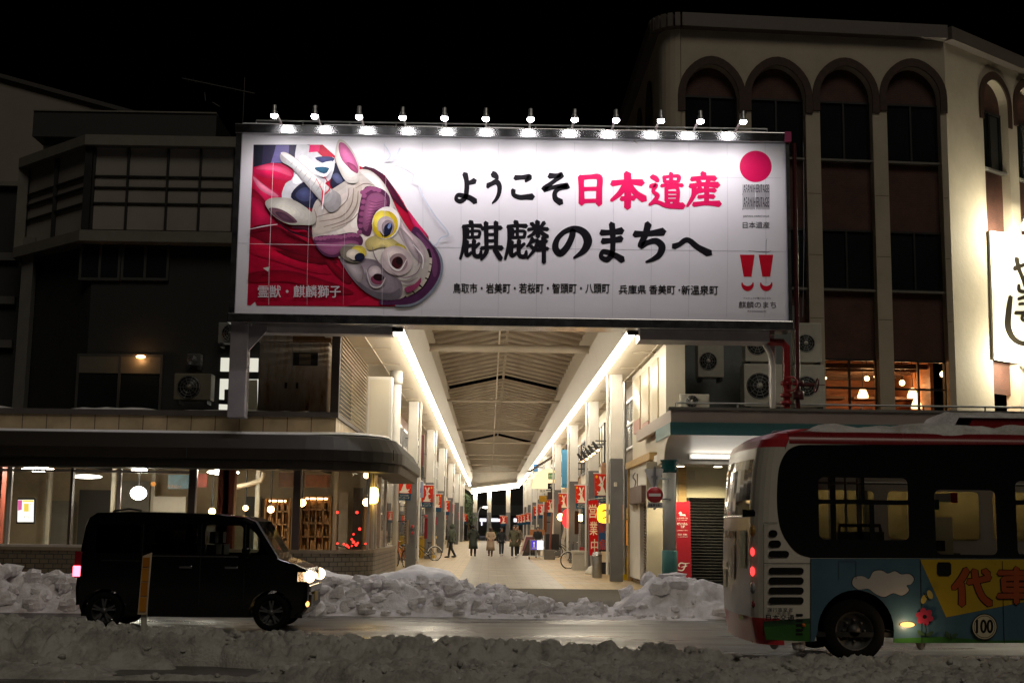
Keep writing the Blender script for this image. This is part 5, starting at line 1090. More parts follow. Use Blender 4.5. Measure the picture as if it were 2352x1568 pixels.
# arcade side wall of the shop: shutter, white panels, upper cladding
WX = 4.42
sw = thing('shuttered_shop', 'narrow white shop front with brown roller shutter on the right side of the arcade mouth', 'shop', (WX, 36.5, 0))
fy = lambda px: onx(px, 1200, WX).y
ya_, yb_, yc = fy(1499), fy(1470), fy(1446)
zt1 = onx(1470, 1068, WX).z; zs1 = onx(1485, 1150, WX).z
MB().box(WX, WX+.5, 33.5, ya_, .1, zt1+.1).build('end_panel', WHITE, sw); MB().box(WX, WX+.3, yb_, yc, .15, zt1).build('white_panel', WHITE, sw); MB().box(WX, WX+.3, ya_, yb_, zs1, zt1).build('header_panel', WHITE, sw)
mb = MB()
for k in range(int(zs1/.085)): mb.prism((0, yb_-ya_, 0), [(WX+.14, ya_, k*.085), (WX+.10, ya_, k*.085+.04), (WX+.14, ya_, k*.085+.082)])
mb.build('roller_shutter', SHUT, sw)
mb = MB(); mb.box(WX-.06, WX+.1, ya_-.05, ya_+.05, 0, zt1); mb.box(WX-.06, WX+.1, yc-.06, yc+.06, 0, zt1); mb.box(WX-.12, WX+.1, ya_-.3, yc+.1, zt1, zt1+.2); mb.build('timber_trim', WOOD, sw)
MB().prism((-.27, 0, 0), [(WX+.02, 36.0, zs1-.05), (WX+.02, 39.2, zs1-.05), (WX+.02, 39.2, zs1+.42), (WX+.02, 36.0, zs1+.42)]).build('shutter_box', mat('brown_box', (.11, .06, .05), .4), sw, bevel=.03)
p = onx(1456, 1164, WX-.1); MB().lathe([(.05, .0), (.12, .08), (.14, .2), (.06, .28)], (p.x, p.y, p.z-.12), 12).build('wall_siren', WHITE, sw)
A = Art(lambda x, y, o: onx(x, y, WX-.002-o), .001); A.line(flat(40, 36, 34), [(1459, 1085, 2), (1454, 1095, 3), (1460, 1106, 3), (1455, 1128, 2)], 2); A.line(flat(40, 36, 34), [(1464, 1088, 3), (1464, 1118, 2)], 2); A.build('brush_mark', sw)
uw = thing('clad_building', 'pale metal clad upper storey with three narrow windows above the shuttered shop', 'building', (WX+.3, 38, zt1+.2))
MB().box(WX+.1, WX+.6, 33.5, 41.4, zt1+.2, AZ+.15).build('cladding', mat('pale_cladding', (.60, .55, .45), .5, .1, var=.12, vs=1, stretch=(1, 8, .3)), uw)
for x0, x1 in ((1492, 1506), (1471, 1485), (1452, 1465)):
    y0, y1 = fy(x1), fy(x0); zz0, zz1 = onx((x0+x1)/2, 1010-(1500-x0)*.35, WX).z, AZ-.1
    w = MB().box(WX+.06, WX+.1, y0, y1, zz0+.4, zz1).build('window', mat('yellowed_pane', (.40, .34, .22), .3), uw); MB().box(WX+.05, WX+.09, y0, y1, zz0, zz0+.38).build('pink_panel', mat('pink_panel', (.42, .24, .2), .5), w)
MB().tube([(WX-.1, yc+.5, .2), (WX-.1, yc+.5, AZ)], .05, 8).build('downpipe', GALV, uw); MB().tube([(WX-.1, yc+.9, 3.2), (WX-.1, yc+.9, AZ)], .05, 8).build('downpipe', WHITE, uw)
# terrace: railing, air conditioners, wall behind them, fire pipes
tw = thing('service_wall', 'grey blue service wall behind the stacked air conditioners under the billboard', 'wall', (7, 37.3, z1))
MB().box(4.9, 8.9, 37.3, 37.5, z1-.02, at(1700, 700, 37.3).z).build('wall', mat('bluegrey_wall', (.15, .17, .18), .6, var=.2), tw); MB().box(4.75, 4.9, 34, 37.3, z1, AZ+.1).build('side_wall', mat('cream_side', (.5, .46, .38), .6), tw)
ACW = mat('ac_white', (.52, .50, .44), .45, var=.15)
ac_unit(1603, 1662, 790, 868, 36, .5, 'beige air conditioner hung highest beside the arcade soffit on the right', ACW); ac_unit(1710, 1797, 836, 936, 35.4, .6, 'large double air conditioner on the terrace left of the red pipes', ACW); ac_unit(1826, 1893, 838, 936, 35.4, .6, 'large air conditioner on the terrace right of the red pipes', ACW)
ac_unit(1712, 1780, 752, 832, 35.7, .5, 'air conditioner stacked above the large double one, left of the red pipes', ACW); ac_unit(1828, 1886, 742, 834, 35.7, .5, 'air conditioner stacked on top right behind the dark red pole', ACW); ac_unit(1562, 1630, 905, 938, 33.4, .4, 'low white duct unit on the terrace edge left of the air conditioners', ACW)
rl = thing('terrace_railing', 'thin grey pipe railing along the terrace over the corner shop', 'railing', (12, CY+.6, z1))
mb = MB(); za = at(1950, 930, CY+.6).z; mb.tube([(cxl+.2, CY+.6, za), (XE, CY+.6, za)], .025, 6)
for k in range(12): x = cxl+.2+k*1.5; mb.tube([(x, CY+.6, z1), (x, CY+.6, za)], .02, 6)
mb.build('rails', GALV, rl)
RPIPE = mat('red_fire_pipe', (.34, .022, .028), .35, var=.2, vs=4); DRED = mat('dark_red_pole', (.09, .012, .014), .4, var=.15)
fp = thing('fire_pipe', 'bright red fire water pipe with elbow, flanges and hand wheels under the billboard right end', 'pipe', (at(1807, 970, 30.9).x, 30.9, z1))
P36 = lambda x, y, d=30.9: at(x, y, d)
MB().tube([P36(1757, 766), P36(1758, 782), P36(1770, 786), P36(1797, 786), P36(1806, 796), P36(1807, 840), P36(1806, 975)], .088, 12).build('pipe', RPIPE, fp)
mb = MB()
for x, y in ((1757, 770), (1806, 880), (1806, 908), (1806, 925)): mb.lathe([(.14, -.04), (.14, .04)], P36(x, y), 14)
mb.build('flange', RPIPE, fp)
mb = MB(); p = P36(1815, 881, 30.72); mb.tube([p+V((.17*math.cos(q), 0, .17*math.sin(q))) for q in (2*math.pi*i/16 for i in range(17))], .022, 6, False)
for k in range(4): mb.bar(p, p+V((.17*math.cos(k*1.57), 0, .17*math.sin(k*1.57))), .025)
mb.build('hand_wheel', RPIPE, fp)
dp = thing('riser_pipe', 'tall dark red riser pole with side valve running up past the billboard edge', 'pipe', (at(1832, 970, 31).x, 31, z1))
MB().tube([P36(1824, 330, 31.0), P36(1829, 640, 31.0), P36(1833, 975, 31.0)], [.052, .056, .065], 10).build('pole', DRED, dp)
mb = MB(); mb.tube([P36(1833, 882, 31.0), P36(1872, 884, 30.9)], .05, 8); mb.lathe([(.13, -.05), (.13, .05)], P36(1833, 880, 31.0), 12); mb.lathe([(.13, -.1), (.13, .1)], P36(1834, 908, 31.0), 12); mb.build('valve', DRED, dp)
mb = MB(); p = P36(1876, 884, 30.9); mb.tube([p+V((0.03*math.sin(q), .16*math.cos(q), .16*math.sin(q))) for q in (2*math.pi*i/16 for i in range(17))], .02, 6, False); mb.bar(p, p+V((.2, 0, 0)), .02); mb.build('hand_wheel', DRED, dp)
MB().tube([P36(1756, 790, 30.9), P36(1770, 812, 30.9), P36(1775, 840, 30.9), P36(1775, 975, 30.9)], .07, 10).build('drain_pipe', WHITE, fp)
# ================================================================ vehicles
def wheel(c, r, rim, w, par, rimm, spokes=5):
    wt = thing('wheel', None, None, c); wt.parent = par; q = par
    pl = V((0, 0, 0))
    while q is not None: pl = pl+q.location; q = q.parent
    wt.location = V(c)-pl
    n = 40
    MB().lathe([(rim, 0.01), (rim+.012, -.008), (r*.92, -.012), (r*.985, .015), (r, .05), (r, w-.05), (r*.98, w-.01), (rim, w)], c, n, 'y', cap=False).build('tyre', RUBBER, wt)
    m = MB(); m.lathe([(rim, .005), (rim-.015, .01), (rim-.03, .06), (rim*.3, .075), (.001, .075)], c, n, 'y', cap=False)
    R = m.build('rim', mat('rim_dark', (.05, .05, .052), .4, .7) if spokes else rimm, wt)
    if spokes:
        s = MB()
        for k in range(spokes):
            a = 2*math.pi*k/spokes+.3
            for d in (-.16, .16): s.bar(V(c)+V((math.cos(a)*.03, .02, math.sin(a)*.03)), V(c)+V((math.cos(a+d)*rim*.96, .012, math.sin(a+d)*rim*.96)), .028, .03, (0, 1, 0))
        s.lathe([(.05, .0), (.05, .05)], c, 14, 'y'); s.build('spoke', rimm, R)
    else:
        s = MB()
        for k in range(8): a = 2*math.pi*k/8; s.lathe([(.018, -.012), (.018, .03)], V(c)+V((math.cos(a)*rim*.55, .04, math.sin(a)*rim*.55)), 8, 'y')
        s.lathe([(rim*.30, .0), (rim*.36, .07)], c, 16, 'y'); s.build('hub', rimm, R)
    return wt
def inset(loop, d):
    cx = sum(p[0] for p in loop)/len(loop); cz = sum(p[1] for p in loop)/len(loop); out = []
    for x, z in loop:
        l = math.hypot(x-cx, z-cz); out.append((cx+(x-cx)*(l-d)/l, cz+(z-cz)*(l-d)/l))
    return out
def rrect(x0, x1, z0, z1, r, n=5):
    o = []
    for cx, cz, a in ((x1-r, z1-r, 0), (x0+r, z1-r, 1), (x0+r, z0+r, 2), (x1-r, z0+r, 3)):
        o += [(cx+r*math.cos((a+k/n)*math.pi/2), cz+r*math.sin((a+k/n)*math.pi/2)) for k in range(n+1)]
    return o
# ---- black box shaped mini van
KX, KY, KW = -6.36, 20.5, 1.475
van = thing('mini_van', 'boxy black mini van driving past with headlight and tail light on', 'van', (KX+1.8, KY, 0))
PAINT = mat('black_car_paint', (.003, .003, .0035), .14, 0, var=0, spec=.5); TINT = glass('tinted_glass', (.06, .06, .065)); CARG = glass('car_glass', (.72, .76, .74))
prof = [(.02, .36), (.00, .62), (.03, 1.0), (.05, 1.22), (.10, 1.55), (.15, 1.70), (.26, 1.775), (.8, 1.80), (1.5, 1.795), (2.2, 1.775), (2.6, 1.735), (2.76, 1.67), (3.13, 1.10), (3.36, 1.03), (3.54, .95), (3.59, .84), (3.60, .6), (3.58, .34), (3.50, .24)]
wr, wx = .285, (.47, 3.03)
def archpts(xc, r=.335, z0=.22):
    return [(xc+r*math.cos(t), max(z0, .285+r*math.sin(t))) for t in (math.pi*k/12-.2*(1-k/6) for k in range(13))]
bottom = archpts(wx[1])+archpts(wx[0])
def ring(y, d):
    p = inset(prof, d); return [(KX+x, KY+y, z) for x, z in p]
rg = [ring(0, .075), ring(.03, .02), ring(.09, 0), ring(KW-.09, 0), ring(KW-.03, .02), ring(KW, .075)]
mb = MB(); n = len(prof)
for a in range(5):
    for i in range(n-1):
        if a == 2 and i in (11, 3, 4): continue          # windscreen and rear window
        mb.add([rg[a][i], rg[a][i+1], rg[a+1][i+1], rg[a+1][i]], [(0, 1, 2, 3)], True)
wins = [(.30, .98, 1.16, 1.60), (1.05, 1.86, 1.16, 1.62), (1.98, 2.56, 1.16, 1.60)]
tri = [(2.66, 1.15), (2.97, 1.15), (2.76, 1.48), (2.66, 1.56)]
ip = inset(prof, .075)
for y, s in ((0, 1), (KW, -1)):
    outer = [(KX+x, KY+y, z) for x, z in ip]+[(KX+x, KY+y, z) for x, z in bottom]
    holes = [[(KX+x, KY+y, z) for x, z in rrect(*w, .06)] for w in wins]+[[(KX+x, KY+y, z) for x, z in tri]]
    mb.face(outer, *holes)
mb.box(KX+.1, KX+3.5, KY+.1, KY+KW-.1, .2, .32)
for xc in wx:
    for y in (.002, KW-.24): mb.grid([[(KX+xc+.338*math.cos(t), KY+y+q, .285+.338*math.sin(t)) for q in (0, .238)] for t in (math.pi*k/16-.15*(1-k/8) for k in range(17))])
mb.build('body', PAINT, van)
for y, nm in ((.012, 1), (KW-.012, 2)):
    for i, w in enumerate(wins): MB().face([(KX+x, KY+y, z) for x, z in rrect(w[0]-.02, w[1]+.02, w[2]-.02, w[3]+.02, .06)]).build('side_window', TINT if i < 2 else CARG, van)
    MB().face([(KX+x, KY+y, z) for x, z in tri]).build('quarter_window', CARG, van)
MB().add([rg[2][11], rg[2][12], rg[3][12], rg[3][11]], [(0, 1, 2, 3)]).build('windscreen', CARG, van)
MB().add([rg[2][3], rg[2][4], rg[3][4], rg[3][3]], [(0, 1, 2, 3)]).add([rg[2][4], rg[2][5], rg[3][5], rg[3][4]], [(0, 1, 2, 3)]).build('rear_window', TINT, van)
mb = MB()
for x in (1.15, 2.0):
    for y in (.25, .85): mb.box(KX+x, KX+x+.5, KY+y, KY+y+.45, .55, .75); mb.box(KX+x-.05, KX+x+.1, KY+y, KY+y+.45, .7, 1.3); mb.box(KX+x-.03, KX+x+.06, KY+y+.1, KY+y+.35, 1.32, 1.5)
mb.box(KX+2.75, KX+3.05, KY+.1, KY+KW-.1, .85, 1.08); mb.build('seats', mat('seat_cloth', (.03, .02, .02), .8), van)
for x in (1.02, 1.92, 2.60): MB().box(KX+x-.006, KX+x+.006, KY-.004, KY+.002, .35, 1.62).build('panel_gap', BLACK, van)
mb = MB(); mb.box(KX+.4, KX+1.05, KY-.006, KY+.0, 1.04, 1.055); mb.build('panel_gap', BLACK, van)
for x in (1.70, 2.40): MB().box(KX+x-.1, KX+x+.1, KY-.035, KY-.004, .94, .98).build('door_handle', CHROME, van, bevel=.008)
MB().box(KX+1.08, KX+2.5, KY-.006, KY+.004, 1.115, 1.135).build('belt_trim', CHROME, van)
MB().box(KX+2.58, KX+2.70, KY-.20, KY-.03, 1.10, 1.27).build('wing_mirror', PAINT, van, bevel=.03)
MB().box(KX+2.60, KX+2.73, KY+KW+.03, KY+KW+.20, 1.10, 1.27).build('wing_mirror', PAINT, van, bevel=.03)
MB().tube([(KX+.5, KY+.12, 1.80), (KX+.75, KY+.12, 1.84), (KX+.95, KY+.12, 1.81)], .015, 6).build('roof_fin', BLACK, van)
HL = glow('headlight_lens', (1, .74, .42), 9)
for y in (.03, KW-.33):
    h = MB().box(KX+3.36, KX+3.60, KY+y, KY+y+.3, .74, .93).build('headlight', mat('lamp_housing', (.5, .48, .45), .15, .6), van, bevel=.03)
    MB().ball((KX+3.59, KY+y+(.05 if y < .5 else .2), .835), .10, 14, (.9, 1.1, .95)).build('lens', HL, h); 
    if y < .5: MB().box(KX+3.42, KX+3.56, KY-.0, KY+.035, .76, .90).build('side_lens', glow('headlight_side', (1, .62, .30), 2.5), h)
    lamp('SPOT', (KX+3.75, KY+y+.15, .82), 130, (1, .82, .58), van, (KX+9, KY+y+.3, .1), spot_size=math.radians(60), spot_blend=.7, shadow_soft_size=.07)
    MB().box(KX-.02, KX+.10, KY+(.01 if y < .5 else KW-.13), KY+(.12 if y < .5 else KW-.01), .78, 1.18).build('tail_lamp_housing', mat('tail_red', (.25, .01, .02), .2), van, bevel=.015)
    MB().box(KX-.03, KX+.085, KY+(-.006 if y < .5 else KW-.12), KY+(.12 if y < .5 else KW+.006), .80, .96).build('tail_light', glow('tail_glow', (1, .10, .16), 7), van, bevel=.01)
MB().box(KX-.015, KX+.12, KY+.2, KY+KW-.2, .6, .72).build('rear_plate', mat('plate', (.5, .5, .5), .5), van)
MB().box(KX+3.575, KX+3.625, KY+.12, KY+KW-.12, .60, .70).build('grille', CHROME, van, bevel=.01); MB().box(KX+3.57, KX+3.62, KY+.2, KY+KW-.2, .38, .55).build('lower_grille', BLACK, van)
MB().box(KX+3.61, KX+3.63, KY+.55, KY+.9, .44, .58).build('number_plate', mat('plate_yellow', (.5, .33, .04), .5), van)
MB().ball((KX+3.56, KY+.07, .42), .05, 8).build('fog_lamp', glow('fog_orange', (1, .42, .12), 3), van)
RIMM = mat('alloy_rim', (.12, .12, .125), .35, .35)
for xc in wx:
    wheel((KX+xc, KY+.02, wr), wr, .19, .16, van, RIMM); wheel((KX+xc, KY+KW-.18, wr), wr, .19, .16, van, RIMM)
# ---- city bus
BY0, BW_ = 16.3, 2.3; BZ = Plane(-5, BY0, 30, BY0)
zB = lambda x, y, o=0: BZ.hit(1624+.4106*x, 924+.4106*y, o)
bu = lambda x, y: (lambda p: (p.x, p.z))(zB(x, y))
bus = thing('city_bus', 'city bus with snow on its roof, red roof band and cartoon sky painted side', 'bus', (8, BY0, 0))
X1 = 12.3
def rearx(z): return lerp(z, ((.2, 3.33), (.55, 3.27), (1.0, 3.26), (1.6, 3.27), (2.0, 3.29), (2.4, 3.33), (2.7, 3.38), (2.84, 3.48), (2.90, 3.66)))
BWHITE = mat('bus_white', (.62, .58, .51), .25, var=.06); BRED = mat('bus_red', (.22, .014, .018), .28, var=.1); BBLK = mat('bus_black', (.008, .008, .009), .18, var=0); BBLUE = mat('bus_blue', (.055, .115, .16), .35, var=.22, vs=1.5); BGREEN = mat('bus_green', (.03, .12, .02), .4, var=.3, vs=3)
# rear cap
rc = .26
def capring(z, ins=0):
    xr_ = rearx(z)+ins; y0, y1 = BY0+ins, BY0+BW_-ins; p = [(rearx(z)+rc+.06, y0, z)]
    p += [(xr_+rc-rc*math.sin(t), y0+rc-rc*math.cos(t), z) for t in (math.pi/2*k/6 for k in range(7))]
    p += [(xr_-.05*math.sin(math.pi*u), y0+rc+(y1-y0-2*rc)*u, z) for u in (k/10 for k in range(1, 10))]
    p += [(xr_+rc-rc*math.cos(t), y1-rc+rc*math.sin(t), z) for t in (math.pi/2*k/6 for k in range(7))]
    return p+[(rearx(z)+rc+.06, y1, z)]
zl_ = [.24, .56, .58, .9, 1.2, 1.5, 1.78, 1.82, 2.0, 2.2, 2.4, 2.52, 2.58, 2.66, 2.76, 2.84, 2.90]
cap_ = MB(); rr = [capring(z, 0 if z < 2.76 else (z-2.76)*.9) for z in zl_]
nn = len(rr[0])
for i in range(len(zl_)-1):
    for k in range(nn-1):
        zc = (zl_[i]+zl_[i+1])/2
        cap_.m = 1 if zc < .57 or zc > 2.62 else (2 if 1.8 < zc < 2.54 and 7 <= k <= 17 else 0)
        cap_.add([rr[i][k], rr[i][k+1], rr[i+1][k+1], rr[i+1][k]], [(0, 1, 2, 3)], True)
cap_.build('rear_body', [BWHITE, mat('bus_bumper_red', (.48, .03, .04), .3, var=.1), mat('bus_rear_glass', (.02, .022, .024), .05, var=0)], bus)
# near side, with window openings and wheel arch
sx0 = lambda z: rearx(z)+rc+.06
w1 = (*[bu(612, 0)[0], bu(1106, 0)[0]], bu(0+800, 766)[1], bu(800, 420)[1]); w2 = (bu(1254, 0)[0], bu(1590, 0)[0], bu(1400, 849)[1], bu(1400, 489)[1]); w3 = (bu(1703, 0)[0], bu(2260, 0)[0], bu(1800, 858)[1], bu(1800, 440)[1])
more = [(8.6, 9.6, w2[2], w2[3]), (9.9, 11.4, w3[2], w3[3])]
wcx, wcz = bu(832, 1278); war = .50
XB = 1745
arch = [(wcx+war*math.cos(t)*1.0, max(.26, wcz+war*math.sin(t))) for t in (math.pi*k/20-.24*(1-k/10) for k in range(21))]
wc2 = 10.2
arch2 = [(wc2+war*math.cos(t), max(.26, wcz+war*math.sin(t))) for t in (math.pi*k/20-.24*(1-k/10) for k in range(21))]
zbelt, zband = bu(1200, 872)[1], bu(1200, 238)[1]
outer = [(sx0(z), z) for z in (.26, .56, .9, 1.3, 1.7, 2.0, 2.3, 2.5, 2.62, 2.76)]+[(X1, 2.76), (X1, .26)]+arch2+arch
hol = [rrect(*w, .07) for w in (w1, w2, w3, *more)]
for yy, ex in ((BY0, hol), (BY0+BW_, [rrect(sx0(2)+.55+k*1.5, sx0(2)+1.85+k*1.5, w1[2], w2[3]+.05, .07) for k in range(5)])):
    s = MB().face([(x, yy, z) for x, z in outer], *[[(x, yy, z) for x, z in h] for h in ex]); s.build('side_panel', BWHITE, bus)
    for h in ex: MB().face([(x, yy+(.02 if yy < 17 else -.02), z) for x, z in h]).build('window', glass('bus_glass', (.62, .66, .64)), bus)
MB().grid([[(sx0(2.76), y, z), (X1, y, z)] for y, z in ((BY0-.004, zband-.0), (BY0-.004, 2.76), (BY0+.03, 2.82), (BY0+.12, 2.86), (BY0+.3, 2.89), (BY0+BW_-.3, 2.89), (BY0+BW_-.1, 2.85), (BY0+BW_, 2.76))]).build('roof_panel', BRED, bus)
MB().add([(X1, BY0, .26), (X1, BY0+BW_, .26), (X1, BY0+BW_, 2.7), (X1, BY0, 2.7)], [(0, 1, 2, 3)]).build('front_panel', BWHITE, bus)
MB().box(sx0(.5), X1-.02, BY0+.05, BY0+BW_-.05, .34, .40).build('floor', DARKM, bus)
MB().grid([[(wcx+war*math.cos(t), BY0+y, wcz+war*math.sin(t)) for y in (.0, .55)] for t in (math.pi*k/20 for k in range(21))]).build('wheel_arch', BLACK, bus)
MB().box(wcx-war, wcx+war, BY0+.55, BY0+.57, .2, wcz+war).build('wheel_well', BLACK, bus)
BRIM = mat('bus_rim', (.05, .05, .05), .5, .3, var=.3)
for yy in (BY0+.05, BY0+BW_-.3): wheel((wcx, yy, wcz), .386, .235, .24, bus, BRIM, 0); wheel((wc2, yy, wcz), .386, .235, .24, bus, BRIM, 0)
# black window zone with rounded rear end, holes for the windows
zone = [(2300, 236), (560, 236), (500, 242), (445, 275), (405, 355), (392, 470), (393, 600), (412, 710), (455, 790), (510, 845), (580, 868), (2300, 872)]
zone = [zone[0]]+crom(zone[1:-1], 5, False)+[zone[-1]]
zl3 = [zB(x, y, .004) for x, y in zone]
hh = [[(x, BY0-.004, z) for x, z in h] for h in hol[:3]]
MB().prism((0, .003, 0), zl3, *hh).build('window_band', BBLK, bus)
mb = MB(); za, zb2 = bu(900, 570)[1], bu(900, 544)[1]; mb.box(w1[0], w1[1], BY0-.002, BY0+.03, za, zb2); xm = bu(860, 0)[0]; mb.box(xm-.02, xm+.02, BY0+.0, BY0+.03, zb2, w1[3]); mb.box(bu(905, 0)[0]-.03, bu(905, 0)[0]+.03, BY0-.0, BY0+.03, w1[2], za); mb.build('window_bar', BBLK, bus); mb = MB(); mb.box(w3[0], w3[1], BY0-.002, BY0+.03, za+.02, zb2+.02); mb.build('window_bar', BBLK, bus)
# painted side
A = Art(zB, .002, .0006); P_ = A.poly
P_(BBLUE, [(578, 872), (2300, 872), (2300, 1340), (1040, 1340)]+[(832+420*math.cos(t)*.51, 1278-420*math.sin(t)*.55) for t in (math.pi*k/16 for k in range(17))]+[(600, 1335), (578, 1335)])
P_(BGREEN, [(318, 1252), (576, 1232), (576, 1335), (330, 1325)]); P_(mat('bus_dark_green', (.02, .06, .02), .4), [(318, 1222), (576, 1205), (576, 1234), (318, 1254)])
P_(BGREEN, [(1045, 1318), (1300, 1308), (1600, 1330), (2300, 1322), (2300, 1343), (1040, 1343)])
YEL = mat('bus_yellow', (.40, .27, .02), .3, var=.08); P_(YEL, [(1190, 876), (2300, 876), (2300, 1010), (1337, 1200)])
CLD = mat('cloud_white', (.42, .40, .38), .4, var=.06); OUT = flat(24, 24, 26)
cl_ = [(812, 1000), (826, 975), (870, 970), (905, 985), (930, 945), (975, 938), (1010, 955), (1050, 942), (1085, 960), (1130, 958), (1156, 985), (1140, 1015), (1115, 1022), (1128, 1050), (1090, 1078), (1040, 1065), (990, 1086), (940, 1068), (900, 1040), (850, 1045), (818, 1025)]
cc = crom(cl_, 4); P_(OUT, [(984+(x-984)*1.025, 1012+(y-1012)*1.05) for x, y in cc]); P_(CLD, cc)
def bigchar(ch, x0, y0, x1, y1):
    h = lambda w: [[(x0+(x1-x0)*a/100, y0+(y1-y0)*b/100, c*(x1-x0)/100*w) for a, b, c in st] for st in strk(KG[ch])]
    A.use(OUT)
    for i, st in enumerate(h(1.25)): A.mb.strokes(zB, [st], A.off+.0004*i)
    A.off += .004; A.use(ORG)
    for i, st in enumerate(h(.95)): A.mb.strokes(zB, [st], A.off+.0004*i)
    A.off += .004
KG = {'代': '36,0,18 24,24,18 2,52,14;22,38,17 24,70,17 24,98,18;40,34,16 66,30,15 94,22,17;56,2,17 62,40,17 76,76,17 96,96,19;80,2,16 92,14,16', '車': '2,14,15 50,14,14 98,14,15;14,32,14 16,66,14;14,32,14 84,32,14 84,66,14;16,49,12 84,49,12;14,66,14 84,66,14;0,84,15 100,84,15;50,0,15 50,104,16'}
ORG = mat('orange_red_print', (.30, .055, .010), .4, var=.08)
bigchar('代', 1372, 935, 1590, 1132); bigchar('車', 1625, 925, 1830, 1110)
# flowers, butterfly
def flower(cx, cy, r, m):
    for k in range(6): q = k*math.pi/3+.3; A.ell(m, cx+r*.7*math.cos(q), cy+r*.7*math.sin(q), r*.5, r*.42, q, 14)
    A.ell(OUT, cx, cy, r*.28, r*.28, 0, 12)
flower(1213, 1196, 42, mat('flower_red', (.30, .02, .05), .5)); A.line(OUT, [(1214, 1235, 4), (1222, 1270, 5), (1216, 1310, 4)], 4)
for pts in ([(1214, 1300), (1180, 1296), (1172, 1270), (1200, 1280)], [(1218, 1300), (1250, 1300), (1262, 1276), (1234, 1284)], [(1358, 1316), (1330, 1300), (1328, 1276), (1352, 1290)], [(1360, 1316), (1388, 1306), (1398, 1290), (1370, 1292)]): P_(mat('leaf_print', (.03, .07, .03), .5), pts, 3)
A.line(OUT, [(1358, 1290, 3), (1360, 1325, 4)], 3)
for cx, cy, a in ((1242, 1072, 1.2), (1208, 1098, 1.9)): A.ell(mat('butterfly_yellow', (.45, .34, .08), .5), cx, cy, 26, 15, a, 14)
A.line(OUT, [(1205, 1060, 3), (1220, 1085, 5), (1238, 1104, 3)], 3)
A.ell(OUT, 1546, 1252, 72, 74, n=36); A.ell(mat('emblem_cream', (.50, .44, .30), .5), 1546, 1252, 67, 69, n=36); A.ell(OUT, 1546, 1252, 60, 62, n=36); A.ell(mat('emblem_cream2', (.52, .46, .32), .5), 1546, 1252, 57, 59, n=36); A.text(OUT, '100', 1500, 1212, 1592, 1286, .03)
A.text(OUT, '運行事業者', 334, 1146, 476, 1170, .01); A.text(OUT, '日本交通', 326, 1184, 484, 1216, .02)
A.build('side_artwork', bus)
A = Art(zB, .012, .0005)
for x0, x1, y0, y1 in ((343, 393, 712, 752), (343, 413, 770, 810), (343, 458, 828, 866), (343, 540, 922, 960), (343, 540, 976, 1016), (343, 540, 1032, 1070), (343, 540, 1087, 1126), (495, 536, 1180, 1194), (495, 536, 1208, 1222), (495, 536, 1236, 1250), (495, 536, 1264, 1278), (495, 536, 1288, 1298)):
    r = (y1-y0)/2; A = Art(zB, .012, .0005); A.poly(BBLK, [(x0+r-r*math.sin(t), (y0+y1)/2+r*math.cos(t)) for t in (math.pi*k/8 for k in range(9))]+[(x1-r+r*math.sin(t), (y0+y1)/2-r*math.cos(t)) for t in (math.pi*k/8 for k in range(9))]); A.build('vent_slot', bus)
A = Art(zB, .012, .0005); A.poly(BBLK, [(1290, 892), (1355, 892), (1364, 905), (1364, 958), (1350, 970), (1296, 970), (1284, 958), (1284, 905)]); A.build('fuel_flap', bus)
for a, b in (((316, 680), (316, 1300)), ((316, 898), (578, 898)), ((578, 872), (578, 1330)), ((1192, 880), (1200, 1350)), ((1650, 886), (1660, 1345)), ((316, 672), (392, 672))): A = Art(zB, .012, .0005); A.line(OUT, [(*a, 3), (*b, 3)], 3); A.build('panel_seam', bus)
A = Art(zB, .013, .0005)
for q in (((735, 885), (832, 885)), ((832, 885), (832, 985)), ((735, 885), (735, 985))): A.line(mat('hatch_line', (.04, .07, .10), .5), [(*q[0], 3), (*q[1], 3)], 3)
A.build('hatch_outline', bus)
MB().ball(zB(538, 1243, .02), .024, 10).build('side_reflector', mat('orange_reflector', (.6, .15, .02), .2), bus)
p = zB(1118, 1240, .02); MB().ball(p, .09, 12, (1, .25, .36)).build('side_marker_lamp', glow('marker_glow', (1, .46, .13), 2.4), bus); lamp('POINT', p+V((0, -.12, -.02)), 2.5, (1, .66, .35), bus, shadow_soft_size=.04)
MB().prism((0, .03, 0), [zB(208, 596, -.12), zB(262, 598, -.0), zB(270, 612, 0), (zB(268, 636, 0)), zB(210, 640, -.12)]).build('rear_quarter_lamp', BBLK, bus)
# rear face: lamps, hatch, plate
def rear_patch(name, y0, y1, z0, z1, m, o=.012):
    f = lambda y, z: V((rearx(z)-.05*math.sin(math.pi*max(0, min(1, (y-BY0-rc)/(BW_-2*rc))))-o, y, z))
    return MB().add([f(y0, z0), f(y1, z0), f(y1, z1), f(y0, z1)], [(0, 1, 2, 3)]).build(name, m, bus)
TGL = glow('bus_tail_glow', (1, .04, .04), 2.6)
for y in (BY0+.16, BY0+BW_-.3):
    for z, r, m in ((72e-2, .05, mat('bus_tail_dark', (.2, .01, .02), .2)), (.92, .075, mat('bus_lamp_white', (.3, .3, .3), .2)), (1.12, .06, TGL), (1.36, .055, mat('bus_tail_red', (.5, .02, .03), .2) if y > 17 else TGL), (1.62, .075, mat('bus_lamp_amber', (.35, .2, .05), .2))):
        MB().ball((rearx(z)+.03, y, z), r, 12, (.5, 1, 1)).build('tail_lamp', m, bus)
YP = mat('bus_plate_cream', (.62, .55, .33), .5)
rear_patch('licence_plate', BY0+1.55, BY0+1.95, .86, 1.10, YP); rear_patch('plate_lamp', BY0+1.5, BY0+2.0, 1.12, 1.2, mat('plate_lamp', (.4, .38, .34), .3)); rear_patch('rear_vent', BY0+.9, BY0+1.25, 1.52, 1.62, BBLK); rear_patch('rear_vent', BY0+1.35, BY0+1.7, 1.52, 1.62, BBLK)
